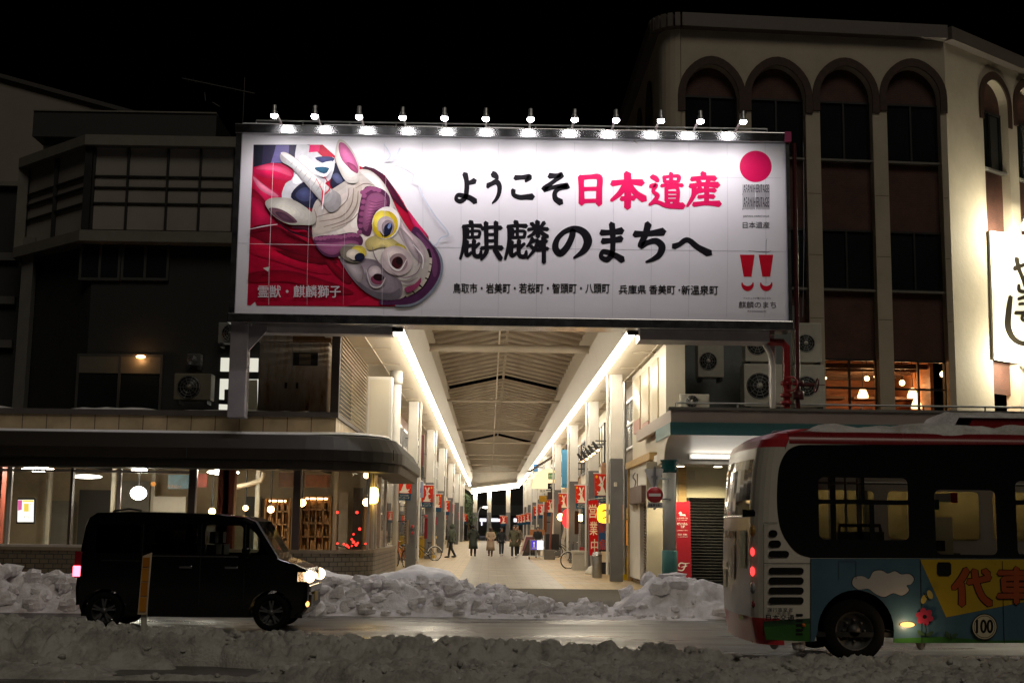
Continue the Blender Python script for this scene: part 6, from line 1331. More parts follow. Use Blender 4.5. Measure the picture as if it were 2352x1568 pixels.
rear_patch('rear_notice', BY0+.5, BY0+.7, .5, .56, mat('yellow_sticker', (.6, .5, .08), .5), .02)
MB().tube([(rearx(1.8)+.0, BY0+rc+.02, 1.80), (rearx(1.8)-.05, BY0+BW_/2, 1.80), (rearx(1.8)+.0, BY0+BW_-rc, 1.80)], .015, 6).build('window_trim', CHROME, bus)
rear_patch('rear_art', BY0+.35, BY0+.6, 1.15, 1.62, mat('rear_green', (.25, .32, .14), .5), .014); rear_patch('rear_art', BY0+.9, BY0+1.15, 1.0, 1.42, mat('rear_tan', (.4, .28, .18), .5), .014)
# snow on the roof, red roof box
rows = []
for j in range(13):
    v = j/12; y = BY0+.06+(BW_-.12)*v; rows.append([])
    for i in range(120):
        x = 3.95+i*.07; e = min(1, (x-3.95)/.35+.05)*min(1, v*6+.12)*min(1, (1-v)*6+.12)
        rows[-1].append((x+.04*fbm(y, x, 2), y-(.05*fbm(x, 9, 1.7) if j == 0 else 0), 2.84+.15*e*(1+.45*fbm(x, y*.5, 1.6))-(.05 if j in (0, 12) else 0)))
MB().grid(rows).build('roof_snow', SNOWM, bus)
xa, xb_ = bu(1500, 130)[0], X1-.5
MB().prism((0, 1.5, 0), [(xa, BY0+.4, 2.84), (xa+.12, BY0+.4, 3.08), (xb_, BY0+.4, 3.10), (xb_, BY0+.4, 2.84)]).build('roof_box', BRED, bus, bevel=.04)
rows = [[(xa-.34+i*.09, BY0+.36+(1.5)*j/6, (2.94 if i < 3 else 3.09)+(.09*(1+.4*fbm(i*.09, j*.2, 2)) if 0 < j < 6 else 0)-(.09 if i == 0 else 0)) for i in range(60)] for j in range(7)]
MB().grid(rows).build('roof_box_snow', SNOWM, bus)
MB().ball((3.72, BY0+.45, 2.86), .07, 10, (1.6, 1.2, .6)).build('roof_marker', mat('marker_dark', (.05, .01, .01), .3), bus)
# interior: seats, poles, partition
mb = MB()
for px in (845, 965): x, z = bu(px, 700); mb.box(x-.16, x+.16, BY0+.35, BY0+.45, z-.75, z-.05); mb.tube([(x-.14, BY0+.4, z-.1), (x-.12, BY0+.4, z+.03), (x+.12, BY0+.4, z+.03), (x+.14, BY0+.4, z-.1)], .025, 6)
for k in range(6): x = 6.2+k*1.0; mb.box(x-.22, x+.22, BY0+1.6, BY0+1.7, .5, 1.35); mb.box(x-.22, x+.22, BY0+1.2, BY0+1.7, .5, .6)
mb.build('seats', mat('bus_seat', (.04, .045, .05), .6), bus)
mb = MB()
for px, y in ((850, .6), (945, .8), (985, 1.0), (1340, .9), (1420, 1.2)): x = bu(px, 600)[0]; mb.tube([(x, BY0+y, .4), (x, BY0+y, 2.6)], .018, 6)
mb.tube([(4.2, BY0+.8, 2.25), (X1-.4, BY0+.8, 2.25)], .016, 6); mb.build('grab_poles', mat('pole_grey', (.35, .35, .33), .3, .6), bus)
x0, _ = bu(895, 0); x2, _ = bu(930, 0); MB().box(x0, x2, BY0+1.9, BY0+2.0, .4, 2.6).build('partition', BBLK, bus)
p = bu(1420, 565); MB().box(p[0]-.07, p[0]+.07, BY0+1.0, BY0+1.02, p[1]-.06, p[1]+.07).build('green_notice', flat(20, 90, 70), bus)
p = bu(1505, 805); MB().box(p[0]-.1, p[0]+.1, BY0+1.4, BY0+1.45, p[1]-.08, p[1]+.06).build('small_monitor', BBLK, bus)
mb = MB(); x, z = bu(1505, 690); mb.box(bu(1435, 0)[0], bu(1583, 0)[0], BY0+1.5, BY0+1.52, z-.5, z+.12); mb.build('cream_notice', mat('cream_notice', (.5, .43, .28), .6), bus)
x, z = bu(1500, 520); MB().box(x-.13, x+.13, BY0+1.1, BY0+1.12, z-.06, z+.05).build('white_notice', mat('white_notice', (.5, .5, .48), .6), bus); MB().box(x+.08, x+.17, BY0+1.09, BY0+1.1, z-.07, z+.07).build('red_notice', flat(170, 20, 30), bus)
MB().box(5, X1-.5, BY0+1.0, BY0+1.12, 2.62, 2.66).build('interior_lamp', glow('bus_inside', (1, .9, .7), 1.2), bus)
# snow clods hanging under the skirt
for px, py in ((385, 1345), (510, 1352), (535, 1355), (1210, 1350)): p = zB(px, py, -.1); MB().ball(p, .06, 8, (1, 1, 1.4)).build('under_skirt_ice', SNOWM, bus)
# ---- delineator post in the median
dq = 15.62; p = at(329, 1420, dq)
dl = thing('delineator_post', 'worn amber reflective delineator plate on a white post in the snow bank', 'post', (p.x, dq, 0))
MB().tube([(p.x-.0, dq+.04, 0), (p.x, dq+.04, at(329, 1300, dq).z)], .035, 12).build('pole', mat('white_post', (.55, .53, .48), .4), dl)
zt_, zb_2 = at(329, 1272, dq).z, at(329, 1410, dq).z; w = .06
MB().prism((0, .035, 0), [(p.x-w, dq-.03, zb_2), (p.x+w-.02, dq-.03, zb_2), (p.x+w+.005, dq-.03, zt_+.02), (p.x-w+.025, dq-.03, zt_-.02)]).build('plate', mat('white_edge', (.55, .42, .28), .5), dl, bevel=.006)
AMB = mat('amber_reflector', (.42, .15, .012), .3, var=.25, vs=6); ys = [zb_2+(zt_-zb_2)*t for t in (.04, .30, .54, .78, .96)]
for i in range(4): MB().box(p.x-w+.02+i*.004, p.x+w-.022+i*.004, dq-.042, dq-.031, ys[i]+.008, ys[i+1]-.008).build('reflector', AMB if i % 2 else mat('amber_bright', (.50, .20, .02), .3, var=.2, vs=6), dl)
# ================================================================ street furniture in the arcade
z5 = lambda x, y: ((1700+x/3.016)/1.428571, (1420+y/3.016)/1.428571)
z4 = lambda x, y: ((1260+x/3.267)/1.428571, (1420+y/3.267)/1.428571)
BRED_ = flat(206, 44, 22); BBL = flat(28, 70, 100); RABW = flat(232, 222, 208); DOTY = flat(236, 170, 30)
def banner(cx, top, Y, w, h, label, group, flip):
    p = at(cx, top, Y); t = thing('street_banner', label, 'banner', (p.x, Y, p.z), group=group)
    MB().tube([(p.x-w*.56, Y+.01, p.z+.03), (p.x+w*.62, Y+.01, p.z+.03)], .018, 6).build('rod', WHITE, t)
    s = -1 if flip else 1
    hit = lambda x, y, o=0: V((p.x+(x*s)*w*(1-.10*y), Y-.012-o, p.z-y*h))
    A = Art(hit, 0, .0015)
    A.poly(BRED_, [(-.5, 0), (.5, 0), (.5, .76), (-.5, .76)]); A.poly(BBL, [(-.5, .76), (.5, .76), (.46, 1), (-.42, 1)])
    for dx, dy in ((-.4, .1), (-.3, .3), (-.42, .5), (.32, .4), (.42, .55), (-.2, .12), (.4, .28), (-.3, .66)): A.ell(flat(230, 130, 80), dx, dy, .028, .018, 0, 8)
    A.ell(DOTY, .36, .10, .075, .05, 0, 14)
    A.poly(RABW, [(-.18, .10), (-.10, .09), (-.02, .24), (.0, .26), (.06, .12), (.18, .08), (.20, .13), (.10, .28), (.17, .34), (.26, .39), (.17, .42), (.10, .44), (.12, .56), (.20, .62), (.34, .60), (.34, .64), (.22, .68), (.30, .70), (.30, .74), (-.22, .74), (-.34, .70), (-.22, .66), (-.16, .56), (-.06, .44), (-.08, .34), (-.06, .28), (-.13, .18)], 3)
    A.ell(flat(60, 60, 60), .03, .33, .03, .02, 0, 10)
    if Y < 80: A.text(flat(210, 200, 170), 'TOTTORI', -.3*s, .80, .3*s, .86) if flip else A.text(flat(210, 200, 170), 'TOTTORI', -.3, .80, .3, .86); A.text(flat(210, 200, 170), 'サンロード', -.36*s, .88, .36*s, .955, .02)
    A.build('cloth', t); return t
words = ('nearest the street', 'second from the street', 'third from the street', 'fourth from the street', 'fifth from the street', 'sixth from the street', 'farthest down the arcade', 'eighth from the street', 'ninth from the street', 'tenth and last')
for i, (x, y, Y) in enumerate(((222, 418, 50.6), (464, 562, 65.6), (570, 655, 81), (664, 726, 100.5), (722, 762, 120.4), (822, 850, 144), (862, 868, 148))):
    k = Y/54.6; banner(*z4(x, y), Y, .60, 1.08, 'red white rabbit banner in the left row of the arcade, '+words[i], 'rabbit banners', False)
for i, (x, y, Y) in enumerate(((832, 405, 49.6), (628, 518, 61.3), (453, 600, 75.6), (322, 662, 88.5), (238, 704, 101.5), (186, 724, 114.5), (99, 792, 127.5), (64, 806, 140.5), (36, 812, 143), (12, 816, 146))):
    banner(*z5(x, y), Y, .60, 1.08, 'red white rabbit banner in the right row of the arcade, '+(words[i] if i != 6 else 'seventh from the street'), 'rabbit banners', True)
p_ = z4(1280, 890); banner(*p_, 150, .8, 1.1, 'red rabbit banner alone in the middle of the far gate opening', 'rabbit banners', False)
# nobori flags
def nobori(pts, Y, texts, m, tm, label, base):
    t = thing('flag', label, 'flag', at(*z5((pts[0][0]+pts[2][0])/2, base), Y)); t.location.z = 0
    PL_ = Plane(-10, Y, 20, Y); H = lambda x, y, o=0: PL_.hit(*z5(x, y), o)
    A = Art(H, .01, .002); A.poly(m, pts)
    for b, box in texts: A.text(tm, b, *box, .008)
    A.build('cloth', t); q = H(pts[0][0]+8, pts[0][1]); MB().tube([(q.x+.1, Y+.03, 0), (q.x, Y+.03, q.z+.05), (q.x+.5, Y+.03, q.z+.1)], .014, 6).build('pole', WHITE, t)
    q = H((pts[0][0]+pts[2][0])/2, base); MB().lathe([(.3, 0), (.3, .06), (.16, .26), (.05, .3)], (q.x, Y, 0), 14).build('base', mat('white_plastic', (.6, .58, .52), .5), t)
nobori([(694, 668), (794, 660), (792, 1200), (706, 1212)], 47.2, (('営', (700, 705, 776, 838)), ('業', (708, 876, 784, 1008)), ('中', (722, 1048, 790, 1182))), flat(196, 14, 22), flat(240, 226, 210), 'tall red flag reading open for business in white beside the grey pillar', 1380)
nobori([(798, 720), (892, 715), (892, 1180), (800, 1190)], 51.4, (('鮮', (800, 890, 886, 990)), ('魚', (802, 1050, 884, 1160))), flat(70, 110, 170), flat(226, 90, 40), 'blue flag with orange writing partly hidden behind the red flag', 1330)
# yellow lantern, neon, globe lamps
p = at(*z5(872, 800), 46.0); t = thing('paper_lantern', 'big bright yellow paper lantern behind the nearest right pillar', 'lantern', p)
MB().lathe([(.12, .34), (.24, .31), (.31, .2), (.33, 0), (.31, -.2), (.24, -.29), (.12, -.32)], p, 18).build('shade', glow('big_yellow_glow', (1, .56, .03), 2.6), t); A = Art(lambda x, y, o: V((p.x+x, p.y-.345-o, p.z-y))); A.line(flat(200, 60, 10), [(-.16, -.1, .05), (.06, -.12, .06), (.03, .05, .05), (-.14, .16, .03)], .05); A.build('writing', t)
MB().tube([p+V((0, 0, .34)), (p.x, p.y, 3.2)], .02, 5).build('cord', DARKM, t)
for x, y, Y, r, lab, c, s in ((422, 830, 74.8, .20, 'round warm globe lamp on the grey pillar, farther of two', (1, .62, .25), 16), (617, 838, 60.6, .16, 'round warm globe lamp on the grey pillar, nearer of two', (1, .58, .22), 16), (495, 845, 67, .34, 'red paper lantern between the two globe lamps', (1, .05, .05), 1.6)):
    p = at(*z5(x, y), Y); t = thing('globe_lamp' if r < .3 else 'paper_lantern', lab, 'lamp' if r < .3 else 'lantern', p)
    MB().ball(p, r, 12, (1, 1, 1 if r < .3 else 1.5)).build('shade', glow('glow_%d' % x, c, s), t); MB().bar(p+V((.1, .1, .1)), p+V((.4, .1, .3)), .04).build('bracket', DARKM, t)
for x, y0, y1, Y, lab in ((1015, 705, 860, 42.6, 'slim orange neon strip sign just right of the nearest pillar'), (1062, 860, 1110, 43.6, 'dim orange lit menu case low on the wall right of the pillar')):
    a, b = at(*z5(x, y1), Y), at(*z5(x, y0), Y); t = thing('neon_sign', lab, 'sign', a); MB().box(a.x-.10, a.x+.10, Y, Y+.1, a.z, b.z).build('face', glow('neon_%d' % x, (1, .36, .05), 1.8 if x < 1030 else .6), t, bevel=.03); MB().box(a.x-.16, a.x+.16, Y+.1, Y+.2, a.z-.05, b.z+.05).build('case', BROWNM, t)
# floodlights on the near right pillar
for i, (x, y) in enumerate(((765, 125), (722, 160), (690, 185), (655, 215), (615, 240))):
    Y = 43+i*1.1; p = at(*z5(x, y), Y)
    t = thing('floodlight', 'black floodlight on a horizontal bracket over the arcade shops, %s of five' % ('nearest', 'second', 'middle', 'fourth', 'farthest')[i], 'floodlight', p, group='row of five floodlights')
    MB().tube([p+V((-.10, 0, .13)), p+V((-.03, 0, .04)), p+V((.05, -.02, -.08)), p+V((.07, -.02, -.13))], [.035, .05, .07, .075], 12).build('housing', BLACK, t)
    MB().ball(p+V((.075, -.03, -.14)), .065, 10, (1, 1, .7)).build('bulb', glow('flood_%d' % i, (1, .60, .28), 7), t); MB().tube([p+V((0, 0, .16)), (3.9, Y, p.z+.16)], .02, 6).build('bracket', DARKM, t)
for x, y, Y, lab, s in ((340, 35, 62, 'small black spotlight on a long bracket on the left wall, upper one', 1), (350, 85, 60, 'small black spotlight on a long bracket on the left wall, lower one', 1), (345, 465, 55.2, 'black twin spotlight beside the nearest left banner', 1)):
    p = at(*z4(x, y), Y); t = thing('wall_spotlight', lab, 'spotlight', p); MB().tube([p+V((.05, 0, .12)), p+V((-.08, 0, -.12))], [.07, .11], 10).build('housing', BLACK, t); MB().tube([p+V((.03, 0, .12)), (-3.9, Y, p.z+.12)], .018, 5).build('bracket', DARKM, t)
# hanging shop signs on the right
def board(x0, y0, x1, y1, Y, m, label, txt=None, tm=None, em=None):
    a, b = at(*z5(x0, y1), Y), at(*z5(x1, y0), Y); t = thing('shop_sign', label, 'sign', ((a.x+b.x)/2, Y, a.z))
    MB().box(a.x, b.x, Y, Y+.18, a.z, b.z).build('board', m, t, bevel=.02); MB().bar((b.x, Y+.09, (a.z+b.z)/2), (4.8, Y+.09, (a.z+b.z)/2), .06).build('bracket', DARKM, t)
    if txt: A = Art(lambda x, y, o: at(*z5(x, y), Y-.002-o)); A.text(tm, txt[0], *txt[1], .01); A.build('lettering', t)
    return t
SGNW = flat(236, 230, 214)
board(432, 165, 508, 540, 63, flat(90, 160, 205), 'tall blue and white hanging sign with green TOP lettering', ('TOP', (440, 505, 500, 525)), flat(20, 110, 60)); board(470, 110, 510, 480, 64, flat(70, 56, 52), 'tall dark sign edged with dots behind the blue hanging sign')
board(205, 450, 275, 506, 88, SGNW, 'upper blank white hanging sign on the right far down the arcade'); board(205, 536, 277, 592, 88, SGNW, 'white hanging sign with grey writing, just above the gold one', ('我天', (215, 560, 270, 586)), flat(90, 90, 90)); board(207, 620, 282, 680, 88, flat(170, 130, 30), 'gold hanging sign below the white ones')
board(298, 395, 366, 456, 78, flat(60, 120, 66), 'green hanging sign with pale stripes', ('☰☰☰', (302, 410, 360, 445)), flat(190, 210, 170)); board(294, 496, 364, 552, 78, flat(24, 22, 22), 'black hanging sign with a white character', ('今', (312, 505, 350, 545)), flat(220, 216, 200)); board(291, 582, 362, 646, 78, flat(66, 56, 54), 'plain dark hanging sign below the black one')
p = at(*z5(300, 400), 79.5); t = thing('eave_canopy', 'glowing curved shop canopy under a small dark gable on the right side', 'canopy', p)
MB().lathe([(1.0, -.9), (.95, -.4), (.6, .1), (.1, .3)], p, 14).build('lit_dome', glow('eave_glow', (1, .78, .42), 1.4), t); MB().bar(p+V((-1.3, -1.0, .0)), p+V((.9, -1.0, 1.4)), .2, .14).build('rafter', mat('dark_rafter', (.05, .03, .02), .6), t)
for x0, y0, x1, y1, Y, m, lab in ((362, 520, 424, 690, 60, flat(150, 160, 190), 'pale blue hanging sign beside the brown shop on the left'), ):
    a, b = at(*z4(x0, y1), Y), at(*z4(x1, y0), Y); t = thing('shop_sign', lab, 'sign', a); MB().box(a.x, b.x, Y, Y+.2, a.z, b.z).build('board', m, t, bevel=.02); MB().box(a.x+.1, b.x-.1, Y-.01, Y, a.z+(b.z-a.z)*.3, a.z+(b.z-a.z)*.6).build('purple_panel', flat(90, 60, 170), t)
for i, (x0, y0, x1, y1, Y, c, lab) in enumerate(((150, 300, 196, 380, 92, (60, 110, 160), 'small blue hanging sign high above the far right banners'), (160, 470, 200, 520, 96, (214, 200, 176), 'small cream hanging sign under the blue one on the right'), (395, 700, 430, 790, 73, (160, 40, 40), 'narrow dark red wall sign behind the third right banner'), (560, 770, 600, 1000, 57, (70, 40, 26), 'dark brown door panel beside the nearer globe lamp'), (640, 760, 690, 900, 54, (40, 60, 90), 'dark blue shop curtain behind the red flag'), (250, 780, 285, 980, 85, (120, 70, 40), 'brown door panel beside the far right poles'))):
    board(x0, y0, x1, y1, Y, flat(*c), lab)
for i, (x0, y0, x1, y1, Y, c, lab) in enumerate(((555, 680, 590, 760, 76, (200, 190, 170), 'small cream sign between the second and third left banners'), (430, 870, 470, 1130, 63.5, (120, 30, 40), 'narrow red cloth strip behind the black bicycle'), (690, 900, 730, 985, 112, (180, 40, 70), 'small crimson notice below the fifth left banner'), (505, 780, 530, 1150, 70, (196, 180, 150), 'pale door frame beside the third left pillar'), (240, 930, 262, 1190, 49, (150, 120, 80), 'tan wooden strip on the wall beside the orange bicycle'))):
    a, b = at(*z4(x0, y1), Y), at(*z4(x1, y0), Y); t = thing('wall_sign', lab, 'sign', a); MB().box(a.x, b.x, Y, Y+.12, a.z, b.z).build('board', flat(*c), t, bevel=.01); MB().bar((a.x, Y+.06, b.z-.05), (-3.95, Y+.06, b.z-.05), .04).build('bracket', DARKM, t)
p = at(*z4(825, 885), 147); t = thing('round_sign', 'small red and purple traffic disc on the left near the far end', 'sign', p); MB().lathe([(.42, -.02), (.42, .02)], p, 18, 'y').build('disc', flat(190, 24, 60), t); MB().lathe([(.28, -.03), (.28, -.021)], p, 18, 'y').build('face', flat(60, 50, 150), t); MB().tube([p, (p.x, p.y+.1, 0)], .04, 6).build('pole', GALV, t)
# ground items on the right
def gp5(x, y): return gnd(*z5(x, y))
g = gp5(780, 1430); t = thing('ashtray_stand', 'scuffed steel cylinder bin standing in front of the red flag', 'bin', g); h = 250/4.308*g.y/3000
MB().lathe([(.155, 0), (.16, .02), (.16, h-.1), (.14, h-.03), (.10, h)], g, 20).build('body', GALV, t); MB().lathe([(.165, h-.14), (.165, h-.10)], g, 20).build('rim', STEEL, t)
for x, y, w, hh, lab in ((610, 1352, .30, .76, 'white lidded trash bin nearer the bicycle'), (700, 1330, .25, .66, 'second pale lidded trash bin behind the red flag base')):
    g = gp5(x, y); t = thing('trash_bin', lab, 'bin', g, group='lidded trash bins'); c = g
    m = mat('bin_plastic', (.56, .52, .45), .5, var=.08)
    MB().prism((0, 0, hh*.82), [(g.x-w, g.y-.26, 0), (g.x+w, g.y-.26, 0), (g.x+w, g.y+.26, 0), (g.x-w, g.y+.26, 0)]).build('tub', m, t, bevel=.04); MB().prism((0, 0, hh*.14), [(g.x-w-.03, g.y-.3, hh*.84), (g.x+w+.03, g.y-.3, hh*.84), (g.x+w+.03, g.y+.3, hh*.84), (g.x-w-.03, g.y+.3, hh*.84)]).build('lid', m, t, bevel=.05)
g = gp5(855, 1395); t = thing('menu_easel', 'dark framed menu easel with white paper leaning by the pillar', 'easel', g)
MB().prism((0, .04, 0), [(g.x-.26, g.y, 0), (g.x+.26, g.y-.0, 0), (g.x+.28, g.y+.14, .86), (g.x-.18, g.y+.14, .86)]).build('frame', BROWNM, t); MB().prism((0, -.01, 0), [(g.x-.16, g.y+.055, .42), (g.x+.18, g.y+.055, .42), (g.x+.20, g.y+.12, .80), (g.x-.12, g.y+.12, .80)]).build('paper', flat(236, 226, 206), t); MB().prism((0, -.01, 0), [(g.x-.19, g.y+.00, .06), (g.x+.19, g.y+.00, .06), (g.x+.19, g.y+.05, .38), (g.x-.16, g.y+.05, .38)]).build('chalk_panel', flat(44, 44, 50), t)
for x, y, w, hgt, lab in ((1018, 1455, .27, .36, 'lower yellow plastic weight block at the foot of the pillar'), (1045, 1405, .25, .34, 'upper yellow plastic weight block stacked behind the lower one')):
    g = gp5(1018, 1455); px = at(*z5(x, y), g.y+(.0 if y > 1420 else .28)); t = thing('weight_block', lab, 'weight', (px.x, px.y, max(0, px.z)), group='yellow weight blocks')
    z0 = 0 if y > 1420 else .37; MB().prism((0, .3, 0), [(px.x-w, px.y, z0), (px.x+w, px.y, z0), (px.x+w-.03, px.y, z0+hgt*.6), (px.x+w-.12, px.y, z0+hgt), (px.x-w+.12, px.y, z0+hgt), (px.x-w+.03, px.y, z0+hgt*.6)]).build('block', mat('yellow_plastic', (.75, .50, .01), .4), t, bevel=.05)
    if z0: MB().box(px.x-w+.05, px.x+w-.05, px.y, px.y+.3, 0, z0).build('support', mat('yellow_plastic2', (.6, .4, .01), .5), t, bevel=.04)
g = gp5(1075, 1440); t = thing('leaning_board', 'narrow white poster board leaning on the wall beside the shutter', 'board', g)
MB().prism((0, .04, 0), [(g.x-.16, g.y, 0), (g.x+.14, g.y, 0), (g.x+.34, g.y+.25, 1.3), (g.x+.24, g.y+.25, 1.3)]).build('panel', flat(226, 220, 206), t); MB().prism((0, -.01, 0), [(g.x-.02, g.y+.06, .5), (g.x+.12, g.y+.06, .5), (g.x+.2, g.y+.14, .9), (g.x+.1, g.y+.14, .9)]).build('print', flat(150, 60, 70), t)
g = gp5(465, 1200); t = thing('a_board', 'white folding notice board with slanted legs beside the right pillar', 'sign', g)
MB().prism((0, .05, 0), [(g.x-.45, g.y, .05), (g.x-.2, g.y, .05), (g.x+.15, g.y+.3, 1.75), (g.x-.02, g.y+.3, 1.75)]).build('panel', flat(230, 222, 210), t); MB().prism((0, .05, 0), [(g.x+.1, g.y+.1, 0), (g.x+.45, g.y+.1, 0), (g.x+.28, g.y+.4, 1.7), (g.x+.1, g.y+.4, 1.7)]).build('panel', flat(222, 214, 200), t); MB().box(g.x+.02, g.x+.36, g.y+.25, g.y+.3, 1.6, 1.82).build('red_header', flat(196, 60, 50), t)
for x, y, lab in ((95, 1200, 'dark framed menu A-board beside the man with the cart, left one'), (125, 1215, 'brown menu A-board just behind the man with the cart')):
    g = gp5(x, y); t = thing('a_board', lab, 'sign', g, group='menu boards'); s = g.y/3000/1.0
    MB().prism((0, .06, 0), [(g.x-.5, g.y, 0), (g.x+.35, g.y, 0), (g.x+.6, g.y+.4, 1.15 if x < 100 else .9), (g.x-.15, g.y+.4, 1.15 if x < 100 else .9)]).build('board', flat(200, 190, 180) if x < 100 else BROWNM, t); MB().prism((0, -.02, 0), [(g.x-.35, g.y+.05, .2), (g.x+.3, g.y+.05, .2), (g.x+.46, g.y+.34, 1.05 if x < 100 else .8), (g.x-.1, g.y+.34, 1.05 if x < 100 else .8)]).build('menu', flat(120, 70, 80) if x < 100 else flat(60, 44, 36), t)
for x, y, hz, lab in ((310, 1250, 2.6, 'slim red brown post with a light concrete foot far down the right side'), ):
    g = gp5(x, y); t = thing('sign_pole', lab, 'pole', g); MB().tube([(g.x, g.y, 0), (g.x+.12, g.y, hz*.92)], .06, 8).build('pole', mat('red_brown_pole', (.2, .07, .05), .5), t); MB().box(g.x-.28, g.x+.28, g.y-.25, g.y+.25, 0, .5).build('foot', TRIM, t, bevel=.03); MB().box(g.x-.2, g.x+.5, g.y+.2, g.y+.26, .5, 1.3).build('notice_frame', DARKM, t)
# traffic signs on the column
SY = 30.6; p = at(1504, 1136, SY); ts = thing('no_entry_sign', 'round red no entry sign with white bar and bicycle exemption plate on a thin pole', 'sign', (p.x, SY, 2))
r = 17.2/3000*SY
MB().lathe([(r, -.015), (r+.012, 0), (r, .02)], p, 32, 'y').build('disc', mat('sign_red', (.40, .012, .02), .35, var=.03), ts); MB().lathe([(r+.02, .0), (r+.02, .022)], p, 32, 'y').build('rim', GALV, ts); MB().box(p.x-r*.8, p.x+r*.8, SY-.024, SY-.017, p.z-r*.19, p.z+r*.19).build('bar', WHITE, ts)
a, b = at(1487, 1166, SY), at(1522, 1153, SY); MB().box(a.x, b.x, SY-.01, SY+.01, a.z, b.z).build('plate', mat('plate_white', (.6, .6, .56), .4), ts); A = Art(lambda x, y, o: at(x, y, SY-.012-o)); A.text(flat(30, 30, 40), '自転車を除く', 1489.5, 1156, 1519.5, 1163, .02); A.build('lettering', ts)
MB().tube([at(1504, 1070, SY+.06), at(1504, 1170, SY+.06)], .03, 8).build('pole', GALV, ts)
mb = MB()
for y in (1098, 1145): mb.bar(at(1504, y, SY+.06), (XCOL, 31.2-.15, at(1504, y, SY+.06).z), .035)
mb.build('bracket', GALV, ts)
tt = thing('stop_sign', 'grey back of an inverted triangle sign above the no entry sign', 'sign', at(1502, 1125, SY+.1))
MB().prism((0, .02, 0), [at(1482, 1076, SY+.1), at(1523, 1076, SY+.1), at(1524, 1080, SY+.1), at(1506, 1124, SY+.1), at(1500, 1124, SY+.1), at(1481, 1080, SY+.1)]).build('plate', mat('grey_sign_back', (.60, .59, .56), .5), tt); MB().bar(at(1496, 1094, SY+.09), at(1512, 1094, SY+.09), .03).build('strap', GALV, tt)
# tall red sign beside the black shutter
RY = 32.8; a = at(1553, 1325, RY); rs = thing('red_sign_board', 'tall narrow red sign with white arrow and writing beside the black shutter', 'sign', (at(1570, 1300, RY).x, RY, 0))
RPl = Plane(-5, RY, 30, RY); MB().prism((0, .06, 0), [RPl.hit(1553, 1152), RPl.hit(1585, 1151), RPl.hit(1589, 1335), RPl.hit(1554, 1335)]).build('board', mat('sign_board_red', (.36, .012, .025), .4, var=.05), rs)
A = Art(RPl.hit, .006); zr5 = lambda x, y: z5(x, y); Hz = lambda x, y, o=0: RPl.hit(*z5(x, y), o); A.hit = Hz; WT = flat(236, 226, 216)
A.poly(WT, [(1586, 795), (1606, 772), (1624, 795), (1613, 795), (1613, 803), (1656, 803), (1656, 818), (1599, 818), (1599, 795)])
A.text(WT, 'お食事処入口', 1570, 836, 1676, 848); A.text(WT, 'お待ちしております', 1572, 854, 1674, 866); A.text(WT, 'だいぜん', 1572, 886, 1678, 908, .03); A.text(WT, '2F', 1608, 914, 1650, 936, .02); A.text(WT, '営業時間のご案内', 1572, 958, 1678, 968); A.text(WT, '昼夜', 1576, 994, 1676, 1010); A.text(WT, '大小宴会承ります', 1576, 1018, 1678, 1032)
A.line(WT, [(1596, 1322, 8), (1590, 1302, 12), (1612, 1284, 12), (1650, 1290, 12), (1698, 1284, 5)], 8); A.line(WT, [(1660, 1288, 8), (1646, 1330, 13), (1624, 1358, 12), (1584, 1352, 10)], 8); A.line(WT, [(1614, 1326, 6), (1640, 1320, 10), (1672, 1312, 8)], 8)
A.build('print', rs)
# clutter along the arcade walls and pillars
def small(name, label, cat, fn, x0, y0, x1, y1, Y, d, m, part='body', bevel=.015):
    a, b = at(*fn(x0, y1), Y), at(*fn(x1, y0), Y); t = thing(name, label, cat, ((a.x+b.x)/2, Y, a.z)); MB().box(a.x, b.x, Y, Y+d, a.z, b.z).build(part, m, t, bevel=bevel)
    MB().box(a.x+(b.x-a.x)*.2, a.x+(b.x-a.x)*.8, Y-.012, Y, a.z+(b.z-a.z)*.55, a.z+(b.z-a.z)*.85).build('cover', mat('cover_%s_%d' % (name, x0), tuple(min(1, c*.7+.02) for c in m.node_tree.nodes['Principled BSDF'].inputs['Base Color'].default_value[:3]), .5), t); return t
PVC = mat('pale_box', (.62, .58, .5), .5, var=0); GRB = mat('meter_grey', (.16, .16, .165), .5, var=0); TANB = mat('tan_box', (.40, .22, .13), .5, var=0); DKB = mat('maroon_panel', (.12, .03, .03), .5, var=0)
small('meter_box', 'grey meter box beside the second left pillar above the black bicycle', 'box', z4, 350, 780, 402, 985, 60, .3, GRB); small('wall_box', 'cream electric box on the left wall over the nearest banner', 'box', z4, 212, 240, 252, 390, 47, .25, PVC)
small('sensor_box', 'tiny white box with a cable on the nearest right pillar', 'box', z5, 950, 486, 980, 528, 40.7, .08, PVC); small('copper_box', 'tan copper vent box between the first two right pillars', 'box', z5, 828, 296, 912, 398, 48.4, .5, TANB)
small('maroon_shutter', 'dark maroon sign panel high on the left behind the second pillar', 'sign', z4, 390, 20, 432, 350, 62, .2, DKB); small('notice_board', 'cream notice board low on the right far down the arcade', 'board', z5, 122, 908, 160, 960, 84, .1, PVC); small('notice_board', 'second smaller cream notice board near the man with the cart', 'board', z5, 182, 905, 206, 935, 86, .1, PVC)
small('lit_menu', 'framed warm menu case on the wall behind the man with the cart', 'menu', z5, 115, 955, 262, 1010, 80, .1, mat('warm_menu', (.45, .18, .06), .5, var=0)); small('crate_stack', 'red plastic crate behind the trash bins', 'crate', z5, 612, 1128, 690, 1185, 53.5, .4, mat('crate_red', (.45, .03, .03), .5, var=0)); small('blue_window_sign', 'narrow blue grey window sign right of the nearest pillar', 'sign', z5, 1062, 300, 1112, 740, 43, .15, mat('sign_bluegrey', (.20, .22, .30), .4, var=0))
